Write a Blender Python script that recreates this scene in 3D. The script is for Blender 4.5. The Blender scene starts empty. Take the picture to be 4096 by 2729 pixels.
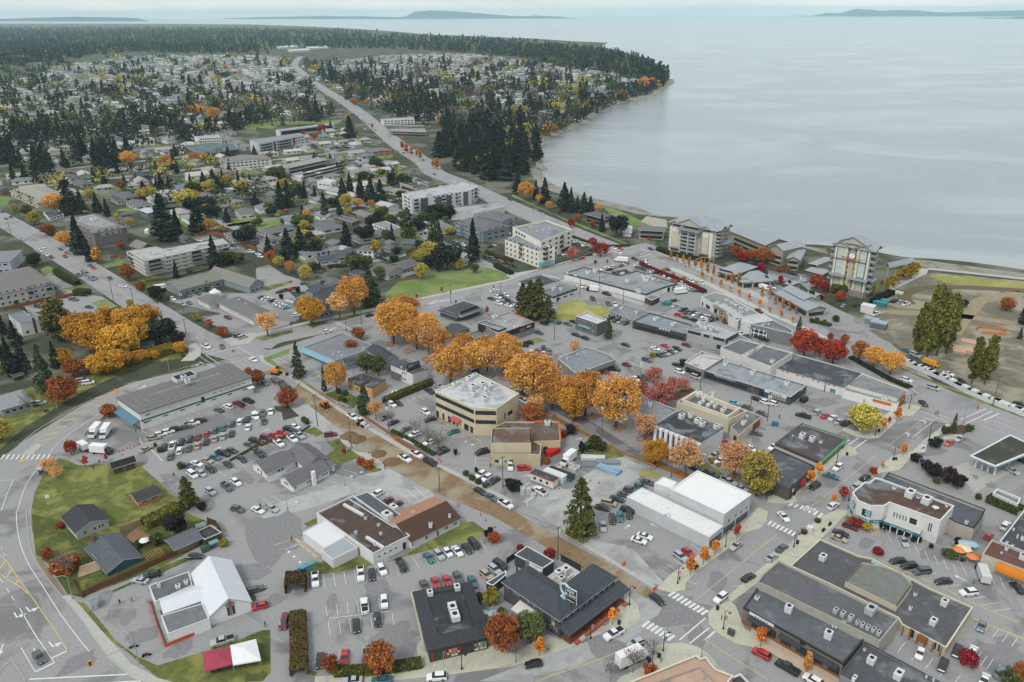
import bpy,bmesh,random
from math import cos,sin,pi,hypot,radians
import math
import numpy as np
from mathutils import Vector,Matrix
from mathutils.geometry import tessellate_polygon
rN,eN,tP=range,enumerate,tuple;rnd=random.uniform;rc_,rr_,rg_=random.choice,random.random,random.gauss;Vec=Vector;MTr=Matrix.Translation;MRo=Matrix.Rotation;OBS=bpy.data.objects
random.seed(7);RNG=np.random.default_rng(7)
SC=bpy.context.scene;COL=SC.collection
# camera
HC=140.0;FPX=4096*28/36;PITCH=math.atan((1364.5-48)/FPX);ROLL=-0.005
cs,sn=cos(ROLL),sin(ROLL)
R0=Vec((1,0,0));U0=Vec((0,sin(PITCH),cos(PITCH)));FW=Vec((0,cos(PITCH),-sin(PITCH)))
cr=cs*R0+sn*U0;cu=-sn*R0+cs*U0;CP=Vec((0,0,HC))
cam=bpy.data.cameras.new('camera');cam.lens=28;cam.sensor_width=36;cam.clip_start=1;cam.clip_end=90000
co=OBS.new('camera',cam);COL.objects.link(co)
co.matrix_world=Matrix(((cr.x,cu.x,-FW.x,0),(cr.y,cu.y,-FW.y,0),(cr.z,cu.z,-FW.z,HC),(0,0,0,1)))
SC.camera=co
# sky and light
HAZE_D=4.5e-5
SUN_EL,SUN_AZ=radians(48),radians(215)
W=bpy.data.worlds.new('World');SC.world=W;W.use_nodes=True
def SV(n,k,v):n.inputs[k].default_value=v
nt=W.node_tree;nt.nodes.clear()
N=lambda t:nt.nodes.new(t)
sky=N('ShaderNodeTexSky');sky.sky_type='NISHITA';sky.sun_disc=False;sky.sun_elevation=SUN_EL;sky.sun_rotation=SUN_AZ
bg=N('ShaderNodeBackground');SV(bg,1,0.10)
bg2=N('ShaderNodeBackground');SV(bg2,1,.88)
tc=N('ShaderNodeTexCoord');mp=N('ShaderNodeMapping');SV(mp,'Scale',(2.2,2.2,17))
no=N('ShaderNodeTexNoise');SV(no,'Scale',1.7);SV(no,'Detail',7);SV(no,'Roughness',.58)
rp=N('ShaderNodeValToRGB');rp.color_ramp.elements[0].position=.33;rp.color_ramp.elements[0].color=(.56,.66,.70,1)
rp.color_ramp.elements[1].position=.66;rp.color_ramp.elements[1].color=(.90,.885,.885,1)
ms=N('ShaderNodeMixShader');SV(ms,0,.84)
ow=N('ShaderNodeOutputWorld');L=nt.links.new
L(tc.outputs['Generated'],mp.inputs[0]);L(mp.outputs[0],no.inputs[0]);L(no.outputs[0],rp.inputs[0]);L(rp.outputs[0],bg2.inputs[0])
L(sky.outputs[0],bg.inputs[0]);L(bg.outputs[0],ms.inputs[1]);L(bg2.outputs[0],ms.inputs[2]);L(ms.outputs[0],ow.inputs[0])
sl=bpy.data.lights.new('sun','SUN');sl.energy=1.5;sl.angle=radians(18);sl.color=(1,.965,.92)
so=OBS.new('sun',sl);COL.objects.link(so)
sd=Vec((sin(SUN_AZ)*cos(SUN_EL),cos(SUN_AZ)*cos(SUN_EL),sin(SUN_EL)))
so.rotation_euler=sd.to_track_quat('Z','Y').to_euler()
vs=SC.view_settings;SC.display_settings.display_device='sRGB';vs.view_transform='Standard';vs.look='None';vs.exposure=0.46;vs.gamma=1
cy=SC.cycles;cy.max_bounces=5;cy.diffuse_bounces=2;cy.glossy_bounces=2;cy.transmission_bounces=2;cy.volume_bounces=1;cy.transparent_max_bounces=4;cy.use_denoising=True
# pixel -> place
TS=2354/1024;CUR=[0,0,TS]
def T(t,x0=None,y0=None,s=None):
 if t=='F':CUR[:]=[0,0,2353/4096]
 elif t=='X':CUR[:]=[x0,y0,s]
 else:CUR[:]=[1024*'ABCD'.index(t[0]),682*(int(t[1])-1),TS]
def src(x,y):return CUR[0]+x/CUR[2],CUR[1]+y/CUR[2]
def ray(sx,sy):
 u=(sx-2048)/FPX;v=(sy-1364.5)/FPX
 return FW+cr*u-cu*v
def PS(sx,sy,z=0.0):
 d=ray(sx,sy);k=(z-HC)/min(d.z,-1e-3);return CP+d*k
def P(x,y,z=0.0):return PS(*src(x,y),z)
def proj(p):
 q=Vec(p)-CP;d=q.dot(FW);return 2048+FPX*q.dot(cr)/d,1364.5-FPX*q.dot(cu)/d
def hgt(bx,by,ty,z0=0.0):
 g=P(bx,by,z0);t=src(bx,ty)[1];lo,hi=0.,120.
 for _ in rN(40):
  m=(lo+hi)/2
  if proj((g.x,g.y,z0+m))[1]>t:lo=m
  else:hi=m
 return lo
def vang(x,y,dx,dy,z=0):
 a=P(x-dx/2,y-dy/2,z);b=P(x+dx/2,y+dy/2,z);return math.atan2(b.y-a.y,b.x-a.x)
# materials
MATS={}
def lin(c):return tP(((int(c[i:i+2],16)/255+.055)/1.055)**2.4 if int(c[i:i+2],16)>10 else int(c[i:i+2],16)/3300 for i in(0,2,4))
KA=.80
def K_(c,rough=.85,var=.10,scale=.4,metal=0,big=0,spec=.3,coat=0,wave=None,sp=None,emit=0):
 key=(c,rough,var,scale,metal,big,spec,coat,wave,sp,emit)
 if key in MATS:return MATS[key]
 m=bpy.data.materials.new('paint_'+c);m.use_nodes=True;n=m.node_tree.nodes;l=m.node_tree.links.new
 b=n['Principled BSDF'];r=[min(x*KA,.88)for x in lin(c)]
 SV(b,'Roughness',rough);SV(b,'Metallic',metal);SV(b,'Specular IOR Level',spec)
 SV(b,'Coat Weight',coat)
 SV(b,'Base Color',(*r,1))
 if var>0:
  g=n.new('ShaderNodeNewGeometry');t=n.new('ShaderNodeTexNoise');SV(t,'Scale',scale);SV(t,'Detail',6);SV(t,'Roughness',.65)
  l(g.outputs['Position'],t.inputs['Vector'])
  cr_=n.new('ShaderNodeValToRGB');e=cr_.color_ramp.elements
  e[0].position=.3;e[1].position=.7
  e[0].color=(*[x*(1-var*1.5)for x in r],1);e[1].color=(*[min(x*(1+var*1.5),.9)for x in r],1)
  l(t.outputs[0],cr_.inputs[0]);out=cr_.outputs[0]
  if big:
   t2=n.new('ShaderNodeTexNoise');SV(t2,'Scale',big[0]);SV(t2,'Detail',5);SV(t2,'Roughness',.6);SV(t2,'Distortion',.6)
   l(g.outputs['Position'],t2.inputs['Vector'])
   c2=n.new('ShaderNodeValToRGB');c2.color_ramp.elements[0].position=big[2];c2.color_ramp.elements[1].position=big[3]
   l(t2.outputs[0],c2.inputs[0])
   mx=n.new('ShaderNodeMixRGB');l(c2.outputs[0],mx.inputs[0]);l(out,mx.inputs[1]);SV(mx,2,(*[x*KA for x in lin(big[1])],1));out=mx.outputs[0]
  if wave:
   mp=n.new('ShaderNodeMapping');SV(mp,'Rotation',(0,0,wave[0]));l(g.outputs['Position'],mp.inputs[0])
   w=n.new('ShaderNodeTexWave');SV(w,'Scale',wave[1]);w.wave_profile='SAW';l(mp.outputs[0],w.inputs['Vector'])
   if wave[3]:w.bands_direction='Z'
   mx=n.new('ShaderNodeMixRGB');mx.blend_type='MULTIPLY';SV(mx,0,wave[2]);l(out,mx.inputs[1]);l(w.outputs['Color'],mx.inputs[2]);out=mx.outputs[0]
  l(out,b.inputs['Base Color'])
 if emit:
  SV(b,'Emission Color',(*r,1));SV(b,'Emission Strength',emit)
 MATS[key]=m;return m
def M9(c):return K_(c,.9,.1,1)
def M6(c):return K_(c,.6,0)
def M7(c):return K_(c,.7,.05)
SHING=lambda c:K_(c,.95,.14,1.2,big=(.12,c,.6,.9),wave=(0,1.1,.22,1))
MEMB=lambda c,c2='7b8084':K_(c,.9,.12,.5,big=(.13,c2,.53,.64))
GLASS=K_('2b3238',.12,0,spec=.6);GLASSL=K_('7d8a90',.15,0,spec=.6);FRAME=M6('dcdcd8')
DARK=K_('262829',.8,.1,1);STEEL=K_('9aa0a3',.45,0,metal=.5);UNIT=K_('d9dada',.5,.05,1);WOODB=K_('7b5a44',.9,.15,1)
WHITE=K_('f0f0ee',.7,.04,.5);BLACK=K_('2c2d2f',.7,.05,1)
# meshes and things
def AT(u):return math.atan2(u.y,u.x)
def UN(a,b):
 u=(b-a).normalized();n=Vec((u.y,-u.x,0));return u,(n if n.dot(CP-a)>0 else-n)
def LP(a,b,t):return tP(a.lerp(b,t))
def V0(p):return Vec((p[0],p[1],0))
def BX(*a):return MB().box(*a)
def CY(*a):return MB().cyl(*a)
def TU(*a):return MB().tube(*a)
class MB:
 def __init__(s):s.v=[];s.f=[];s.m=[];s.k=0
 def add(s,vs,fs):
  o=len(s.v);s.v+=[tP(v)for v in vs];s.f+=[tP(o+i for i in f)for f in fs];s.m+=[s.k]*len(fs);return s
 def box(s,x,y,z,sx,sy,sz,a=0):
  c,n=cos(a),sin(a);vs=[]
  for dz in(0,sz):
   for dx,dy in((-1,-1),(1,-1),(1,1),(-1,1)):
    X,Y=dx*sx/2,dy*sy/2;vs.append((x+X*c-Y*n,y+X*n+Y*c,z+dz))
  return s.add(vs,[(3,2,1,0),(4,5,6,7),(0,1,5,4),(1,2,6,5),(2,3,7,6),(3,0,4,7)])
 def prism(s,p,z0,z1,top=True,bot=False):
  n=len(p)
  s.add([(a[0],a[1],z0)for a in p]+[(a[0],a[1],z1)for a in p],[(i,(i+1)%n,n+(i+1)%n,n+i)for i in rN(n)])
  if top:s.poly(p,z1)
  return s
 def poly(s,p,z):
  vs=[(a[0],a[1],z)for a in p]
  if len(vs)<=4:return s.add(vs,[tP(rN(len(vs)))])
  t=tessellate_polygon([[Vec((a[0],a[1],0))for a in p]]);fs=[]
  for f in t:
   a,b,c=[p[i]for i in f]
   fs.append(f if(b[0]-a[0])*(c[1]-a[1])-(b[1]-a[1])*(c[0]-a[0])>0 else f[::-1])
  return s.add(vs,fs)
 def cyl(s,x,y,z,r0,r1,h,n=10,cap=True):
  vs=[(x+r0*cos(2*pi*i/n),y+r0*sin(2*pi*i/n),z)for i in rN(n)]+[(x+r1*cos(2*pi*i/n),y+r1*sin(2*pi*i/n),z+h)for i in rN(n)]
  return s.add(vs,[(i,(i+1)%n,n+(i+1)%n,n+i)for i in rN(n)]+([tP(rN(n,2*n))]if cap else[]))
 def tube(s,pts,r,n=6):
  pts=[Vec(p)for p in pts];rs=r if isinstance(r,(list,tP))else[r]*len(pts);vs=[];fs=[]
  for i,p in eN(pts):
   d=(pts[min(i+1,len(pts)-1)]-pts[max(i-1,0)]).normalized();a=d.orthogonal().normalized();b=d.cross(a)
   if i and len(vs)>=n:
    a0=(Vec(vs[-n])-pts[i-1]);a=(a0-d*a0.dot(d));a=a.normalized()if a.length>1e-6 else d.orthogonal().normalized();b=d.cross(a)
   vs+=[p+(a*cos(2*pi*k/n)+b*sin(2*pi*k/n))*rs[i]for k in rN(n)]
  for i in rN(len(pts)-1):
   for k in rN(n):fs.append((i*n+k,i*n+(k+1)%n,(i+1)*n+(k+1)%n,(i+1)*n+k))
  fs+=[tP(rN(n))[::-1],tP(rN((len(pts)-1)*n,len(pts)*n))]
  return s.add(vs,fs)
 def mesh(s,name,mats,off=(0,0,0),smooth=False):
  m=bpy.data.meshes.new(name);o=Vec(off)
  m.from_pydata([tP(Vec(v)-o)for v in s.v],[],s.f)
  for x in(mats if isinstance(mats,(list,tP))else[mats]):m.materials.append(x)
  if any(s.m):m.polygons.foreach_set('material_index',s.m)
  if smooth:m.polygons.foreach_set('use_smooth',[True]*len(s.f))
  return m
def tagit(o,label,cat,group=None):
 o['label']=label;o['category']=cat
 if group:o['group']=group
def TG_(name,label,cat,loc=(0,0,0),rz=0,group=None):
 o=OBS.new(name,None);o.empty_display_size=.5;COL.objects.link(o);o.location=loc;o.rotation_euler=(0,0,rz)
 tagit(o,label,cat,group);return o
def obj(name,me,par=None,slot=None):
 o=OBS.new(name,me);COL.objects.link(o);o.parent=par
 if slot:
  for i,x in slot.items():o.material_slots[i].link='OBJECT';o.material_slots[i].material=x
 return o
def root_loc(t):
 while t.parent:t=t.parent
 return t.location
def PT_(t,name,mb,mats,smooth=False):
 if not mb.f:return None
 return obj(name,mb.mesh(name,mats,root_loc(t),smooth),t)
def SG_(name,mb,mats,label,cat,loc=None,group=None,smooth=False):
 if loc is None:
  a=np.array(mb.v);loc=(float(a[:,0].mean()),float(a[:,1].mean()),float(a[:,2].min()))
 o=obj(name,mb.mesh(name,mats,loc,smooth));o.location=loc;tagit(o,label,cat,group);return o
def ST_(name,mb,mats,kind='structure',label=None):
 o=obj(name,mb.mesh(name,mats));o['kind']=kind
 if label:o['label']=label
 return o
NSH=[0]
def SH_(name,pts,z,m,thick=0,kind='structure'):
 NSH[0]+=1;z+=NSH[0]*.00015
 p=[P(x,y,z)for x,y in pts];p=[(a.x,a.y)for a in p]
 if ar_(p)<0:p=p[::-1]
 mb=MB()
 if thick:mb.prism(p,z-thick,z)
 else:mb.poly(p,z)
 return ST_(name,mb,m,kind)
def ar_(p):return sum(p[i][0]*p[(i+1)%len(p)][1]-p[(i+1)%len(p)][0]*p[i][1]for i in rN(len(p)))/2
def of_(p,d):
 # positive d = outward for CCW
 n=len(p);out=[]
 for i in rN(n):
  a,b,c=[Vec(p[j%n][:2])for j in(i-1,i,i+1)]
  e=(b-a).normalized();f=(c-b).normalized();n1=Vec((e.y,-e.x));n2=Vec((f.y,-f.x));m=(n1+n2)
  if m.length<.2:m=n1
  m.normalize();k=d/max(m.dot(n1),.35);out.append((b.x+m.x*k,b.y+m.y*k))
 return out
def PSt(pts,w,z):
 pts=[Vec((p[0],p[1],0))for p in pts];l=[];r=[]
 for i in rN(len(pts)):
  d=(pts[min(i+1,len(pts)-1)]-pts[max(i-1,0)]).normalized();nn=Vec((-d.y,d.x,0))
  l.append(pts[i]+nn*w/2);r.append(pts[i]-nn*w/2)
 mb=MB();n=len(pts)
 mb.add([(p.x,p.y,z)for p in r]+[(p.x,p.y,z)for p in l],[(i,i+1,n+i+1,n+i)for i in rN(n-1)])
 return mb
def SMp(pts,k=6):
 pts=[Vec(p)for p in pts];out=[]
 for i in rN(len(pts)-1):
  p0,p1,p2,p3=pts[max(i-1,0)],pts[i],pts[i+1],pts[min(i+2,len(pts)-1)]
  for j in rN(k):
   t=j/k;out.append(.5*((2*p1)+(p2-p0)*t+(2*p0-5*p1+4*p2-p3)*t*t+(3*p1-p0-3*p2+p3)*t**3))
 return out+[pts[-1]]
ORD=['first','second','third','fourth','fifth','sixth','seventh','eighth','ninth','tenth','eleventh','twelfth','thirteenth','fourteenth']
NUM=['zero','one','two','three','four','five','six','seven','eight','nine','ten','eleven','twelve','thirteen','fourteen']
BATCH={}
def batch(o,label,x,group=None):
 o['label']=label;BATCH.setdefault(label,[]).append((x,o,group))
def finish_batches():
 for label,l in BATCH.items():
  l.sort(key=lambda q:q[0]);n=len(l)
  for i,(x,o,g)in eN(l):
   lab=label
   if 2<=n<=14:
    e='leftmost'if i==0 else 'rightmost'if i==n-1 else ORD[i]+' from the left'
    lab=f'{label}, {e}'
   o['label']=lab
   if g or n>1:o['group']=g or label
   w=lab.split()
   if len(w)>16:o['label']=' '.join(w[:16])
# building kit
def WI_(t,pts,spec,sgn):
 # spec: (edge,u0,u1,z0,z1,n[,style]) one part per opening
 for s in spec:
  e,u0,u1,z0,z1,n=s[:6];st=s[6]if len(s)>6 else 'w'
  a=Vec((*pts[e][:2],0));b=Vec((*pts[(e+1)%len(pts)][:2],0));d=b-a;ln=d.length;d.normalize();nn=Vec((d.y,-d.x,0))*sgn
  g=.0 if st in('b','B')else.32
  for i in rN(n):
   c0=u0+(u1-u0)*(i+g/2)/n;c1=u0+(u1-u0)*(i+1-g/2)/n
   mb=MB();q0=a+d*ln*c0;q1=a+d*ln*c1
   def quad(x0,x1,zz0,zz1,o):
    x0=x0+nn*o;x1=x1+nn*o;vs=[(x0.x,x0.y,zz0),(x1.x,x1.y,zz0),(x1.x,x1.y,zz1),(x0.x,x0.y,zz1)]
    mb.add(vs,[(0,1,2,3)if sgn>0 else(3,2,1,0)])
   mid=(q0+q1)/2+nn*.03;w=(q1-q0).length;ang=AT(d)
   nm={'w':'window','b':'window','B':'window','d':'door','p':'wall_panel','g':'garage_door','l':'louvre'}.get(st[0],'window')
   if st[0]in 'pg':
    mb.box(mid.x,mid.y,z0,w,.1,z1-z0,ang);PT_(t,nm,mb,K_(st[1:],.8,.06,.6));continue
   mb.box(mid.x,mid.y,z0,w,.08,z1-z0,ang);mb.k=1
   m_=min(.1,w*.12);quad(q0+d*m_,q1-d*m_,z0+m_,z1-m_,.085)
   fr=DARK if st[0]in 'bB'else FRAME
   PT_(t,nm,mb,[fr,GLASS if st!='L'else GLASSL])
def UN_(t,us,z,ang,m=None):
 for u in us:
  p=P(u[0],u[1],z+.6);sx,sy,sz=u[2]if len(u)>2 else(2.2,1.5,1.2)
  mb=MB();mb.box(p.x,p.y,z,sx*.9,sy*.9,.25,ang);mb.box(p.x,p.y,z+.25,sx,sy,sz,ang);mb.k=1
  mb.cyl(p.x,p.y,z+.25+sz,min(sx,sy)*.32,min(sx,sy)*.32,.06,10)
  PT_(t,'rooftop_unit',mb,[m or UNIT,DARK])
def tX(s,size,m,bold=.0):
 cu_=bpy.data.curves.new('lettering','FONT');cu_.body=s;cu_.size=size;cu_.extrude=.04;cu_.offset=bold;cu_.align_x='CENTER';cu_.align_y='CENTER'
 o=OBS.new('tmp',cu_);COL.objects.link(o);dg=bpy.context.evaluated_depsgraph_get();me=bpy.data.meshes.new_from_object(o.evaluated_get(dg))
 OBS.remove(o);me.materials.clear();me.materials.append(m);me.name='lettering';return me
def sg_(t,pts,sgn,e,u,z,text,size,col,board=None,name='sign',sub=None):
 a=Vec((*pts[e][:2],0));b=Vec((*pts[(e+1)%len(pts)][:2],0));d=(b-a);ln=d.length;d.normalize();nn=Vec((d.y,-d.x,0))*sgn
 q=a+d*ln*u+nn*.08;q.z=z;x=d if sgn>0 else-d;rl=root_loc(t);ang=math.atan2(x.y,x.x)
 par=t
 if board:
  mb=MB();mb.box(q.x,q.y,z-board[1]/2,board[0],.16,board[1],ang);par=PT_(t,name,mb,K_(board[2],.6,0))
 for tx,sz,dz,c in[(text,size,0,col)]+(sub or[]):
  if not tx:continue
  o=obj('lettering'if board else name,tX(tx,sz,K_(c,.6,0)),par)
  r=q+nn*(.13 if board else.05);o.matrix_local=MTr(Vec((r.x,r.y,z+dz))-rl)@MRo(ang,4,'Z')@MRo(pi/2,4,'X')
def cn_(A,B,C,h):
 a,b,c=[P(*q,h)for q in(A,B,C)];a,b,c=[Vec((q.x,q.y))for q in(a,b,c)]
 u=b-a;v=c-b;v=v-u*(v.dot(u)/u.dot(u));return[a,b,b+v,a+v]
class Bl:pass
def FL_(name,label,roof,wall,rf,h=None,base=None,par=.5,cat='shop',fa=None,us=(),win=(),tm='b8b8b6',sk=None,z0=0,low=None,um=None,bk_=()):
 if base:
  i,bx,by=base;g=P(bx,by,0);ty=src(*roof[i])[1];lo,hi=0.,90.
  for _ in rN(40):
   m=(lo+hi)/2
   if proj((g.x,g.y,m))[1]>ty:lo=m
   else:hi=m
  h=lo
 pw=[P(x,y,h)for x,y in roof];pw=[(p.x,p.y)for p in pw];sgn=1 if ar_(pw)>0 else-1
 q=pw if sgn>0 else pw[::-1]
 c=np.mean(np.array(q),axis=0);t=TG_(name,label,cat,(float(c[0]),float(c[1]),0))
 wm=K_(wall,.85,.07,.5)if isinstance(wall,str)else wall;rm=MEMB(rf)if isinstance(rf,str)else rf
 ang=math.atan2(pw[1][1]-pw[0][1],pw[1][0]-pw[0][0])
 mb=MB()
 if sk:
  wdt,rs,sc=sk;qi=of_(q,-.5);mb.prism(qi,z0,h,top=False);PT_(t,'wall',mb,wm)
  mb=MB();n=len(q);inn=of_(q,-wdt);vs=[(a[0],a[1],h-.3)for a in q]+[(a[0],a[1],h)for a in q]+[(a[0],a[1],h+rs)for a in inn]
  mb.add(vs,[(k*n+i,k*n+(i+1)%n,(k+1)*n+(i+1)%n,(k+1)*n+i)for k in(0,1)for i in rN(n)]);PT_(t,'skirt_roof',mb,SHING(sc))
  mb=MB();ii=of_(q,-wdt-.05);mb.poly(ii,h+rs-.3);PT_(t,'roof',mb,rm);mb=MB();mb.prism(inn,h+rs-.3,h+rs,top=False)
  zr=h+rs-.3
  mb2=MB();mb2.add([(a[0],a[1],zr)for a in inn]+[(a[0],a[1],h+rs)for a in inn],[(n+i,n+(i+1)%n,(i+1)%n,i)for i in rN(n)]);PT_(t,'parapet',mb2,wm)
 else:
  n=len(q);mb.prism(q,z0,h-.15,top=False);inn=of_(q,-.25)
  mb.add([(a[0],a[1],h-par)for a in inn]+[(a[0],a[1],h-.15)for a in inn],[(n+i,n+(i+1)%n,(i+1)%n,i)for i in rN(n)])
  PT_(t,'wall',mb,wm)
  mb=MB();o=of_(q,.06);i2=of_(q,-.3)
  mb.add([(a[0],a[1],h-.15)for a in o]+[(a[0],a[1],h)for a in o]+[(a[0],a[1],h)for a in i2]+[(a[0],a[1],h-.15)for a in i2],
   [(k*n+i,k*n+(i+1)%n,(k+1)*n+(i+1)%n,(k+1)*n+i)for k in(0,1,2)for i in rN(n)]);PT_(t,'parapet',mb,K_(tm,.7,.05))
  mb=MB();mb.poly(of_(q,-.24),h-par);PT_(t,'roof',mb,rm);zr=h-par
 if fa:
  d,fc=fa;mb=MB();mb.prism(of_(q,.08),h-d,h-.16,top=False);PT_(t,'fascia',mb,K_(fc,.7,.05))
 if low:
  d,fc=low;mb=MB();mb.prism(of_(q,.05),z0+.02,d,top=False);PT_(t,'lower_wall',mb,K_(fc,.8,.05))
 for bk in bk_:
  bp=[P(x,y,h+bk[1])for x,y in bk[0]];bp=[(p.x,p.y)for p in bp]
  if ar_(bp)<0:bp=bp[::-1]
  mb=MB();mb.prism(bp,zr,h+bk[1]-.002,top=False);PT_(t,'penthouse_wall',mb,K_(bk[2],.8,.05));mb=MB();mb.poly(of_(bp,-.3),h+bk[1]-.25);PT_(t,'penthouse_roof',mb,MEMB(bk[3]))
 ep=pw if not sk else(of_(q,-.5)if sgn>0 else of_(q,-.5)[::-1])
 WI_(t,ep,win,sgn);UN_(t,us,zr,ang,um)
 r=Bl();r.t=t;r.p=ep;r.s=sgn;r.h=h;r.ang=ang;r.zr=zr;return r
def HO_(name,label,A,B,C,wall='d8d8d4',rf='6f6f72',h=None,base=None,rs=2.0,ax='u',hip=0,over=.5,cat='house',win=None,aw=(0,0),us=(),rf2=None,parent=None,rmat=None,part_names=('wall','roof'),chim=None,door=None):
 if base:
  i,bx,by=base;ty=src(*(A,B,C)[i])[1];g=P(bx,by,0);lo,hi=0.,60.
  for _ in rN(40):
   m=(lo+hi)/2
   if proj((g.x,g.y,m))[1]>ty:lo=m
   else:hi=m
  h=lo
 p=cn_(A,B,C,h);sgn=1 if ar_(p)>0 else-1;c=sum(p,Vec((0,0)))/4
 t=parent or TG_(name,label,cat,(c.x,c.y,0))
 rf_(t,p,sgn,h,rs,ax,hip,over,wall,rf,rf2,rmat,part_names)
 e=of_(p if sgn>0 else p[::-1],-over);e=e if sgn>0 else e[::-1]
 sp=list(win or());st=max(1,round((h-.4)/3.0))
 for k,n in eN(aw):
  if n:
   for f in rN(st):sp.append((k,.06,.94,f*h/st+.95,f*h/st+2.2,n))
 if door is not None:sp.append((door,.46,.54,.1,2.2,1,'d'))
 WI_(t,e,sp,sgn);UN_(t,us,h+.8,0)
 if chim:
  q=P(*chim,h+rs);mb=MB();mb.box(q.x,q.y,h*.6,.8,.8,h*.4+rs+1.0);ro=[k for k in t.children if k.name.startswith(part_names[1])];PT_(ro[0]if ro else t,'chimney',mb,K_('7a5548'))
 r=Bl();r.t=t;r.p=e;r.s=sgn;r.h=h;r.c=p;r.ang=math.atan2((p[1]-p[0]).y,(p[1]-p[0]).x);return r
def rf_(t,p,sgn,h,rs,ax,hip,over,wall,rf,rf2=None,rmat=None,pn=('wall','roof'),z0=0,drop=.22):
 p=[Vec(x)for x in p]
 if ax=='v':p=[p[1],p[2],p[3],p[0]]
 a,b,c,d=p;w=(c-b).length;ud=(b-a).normalized();ins=hip*w/2;ln=(b-a).length;ins=min(ins,ln*.49)
 r0=(d+a)/2+ud*ins;r1=(b+c)/2-ud*ins
 mb=MB();V=lambda q,z:(q.x,q.y,z);vs=[V(a,h),V(b,h),V(c,h),V(d,h),V(r0,h+rs),V(r1,h+rs)]
 F1=[(0,1,5,4)];F2=[(2,3,4,5)];F3=[(3,0,4),(1,2,5)]if hip else[]
 fl=(lambda f:f)if sgn>0 else(lambda f:f[::-1])
 mb.add(vs,[fl(f)for f in F1+F3]);mb.k=1;mb.add(vs,[fl(f)for f in F2]);mb.k=2
 loop=[0,1,2,3]if hip else[0,1,5,2,3,4]
 lv=[vs[i]for i in loop];n=len(lv);mb.add(lv+[(x,y,z-drop)for x,y,z in lv],[fl((n+i,n+(i+1)%n,(i+1)%n,i))for i in rN(n)])
 rm=rmat or SHING(rf);PT_(t,pn[1],mb,[rm,SHING(rf2)if rf2 else rm,K_('c9c9c6',.7,0)])
 wm=K_(wall,.85,.07,.5)if isinstance(wall,str)else wall
 o=over;e0=of_(p if sgn>0 else p[::-1],-o);e0=e0 if sgn>0 else e0[::-1];e0=[Vec(x)for x in e0]
 zt=h+rs*o/(w/2)-.06;a,b,c,d=e0
 mb=MB();mb.add([V(q,z0)for q in e0]+[V(q,zt)for q in e0],[fl((i,(i+1)%4,4+(i+1)%4,4+i))for i in rN(4)])
 if not hip:
  zr=h+rs-.06;m0=(d+a)/2;m1=(b+c)/2;mb.add([V(d,zt),V(a,zt),V(m0,zr)],[fl((0,1,2))]);mb.add([V(b,zt),V(c,zt),V(m1,zr)],[fl((0,1,2))])
 PT_(t,pn[0],mb,wm)
# vehicles
PAINT={k:K_(v,.32,0,coat=.5,spec=.5)for k,v in dict(w='f2f2f2',k='1f2124',g='55595d',l='b4b8ba',r='c8202c',d='6d1f2a',t='2f6f78',b='5fb4cc',n='b3a58c',e='1f3b33',o='e0562c',y='f0a01c',h='6f7f86').items()}
CNAME=dict(w='white',k='black',g='dark grey',l='silver',r='red',d='dark red',t='teal blue',b='pale blue',n='beige',e='dark green',o='orange',y='yellow',h='grey blue')
TYRE=K_('1c1c1d',.9,0);RIM=K_('a8abad',.4,0,metal=.6);HL=K_('e6e8e8',.2,0);TL=K_('a01818',.3,0)
CT={'s':('sedan',4.7,1.82,[(-2.35,.55,0),(-2.15,.76,0),(-.95,.93,0),(-.2,.97,1.43),(.85,.97,1.41),(1.6,1.0,0),(2.2,.97,0),(2.35,.62,0)],(-1.42,1.38)),
'h':('hatchback car',4.15,1.76,[(-2.07,.58,0),(-1.9,.8,0),(-.95,.97,0),(-.3,1.0,1.5),(1.3,1.0,1.48),(1.95,.95,0),(2.07,.6,0)],(-1.28,1.3)),
'u':('SUV',4.65,1.88,[(-2.32,.65,0),(-2.15,.95,0),(-1.0,1.08,0),(-.35,1.1,1.7),(1.7,1.1,1.68),(2.2,1.05,0),(2.32,.65,0)],(-1.4,1.4)),
'p':('pickup truck',5.7,1.98,[(-2.85,.7,0),(-2.68,1.05,0),(-1.4,1.16,0),(-.75,1.18,1.86),(.55,1.18,1.84),(.85,1.2,0),(2.75,1.2,0),(2.85,.8,0)],(-1.85,1.75)),
'v':('minivan',5.0,1.98,[(-2.5,.65,0),(-2.35,.98,0),(-1.55,1.15,0),(-.8,1.18,1.82),(2.1,1.18,1.8),(2.4,1.05,0),(2.5,.65,0)],(-1.6,1.5))}
CMESH={}
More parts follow.
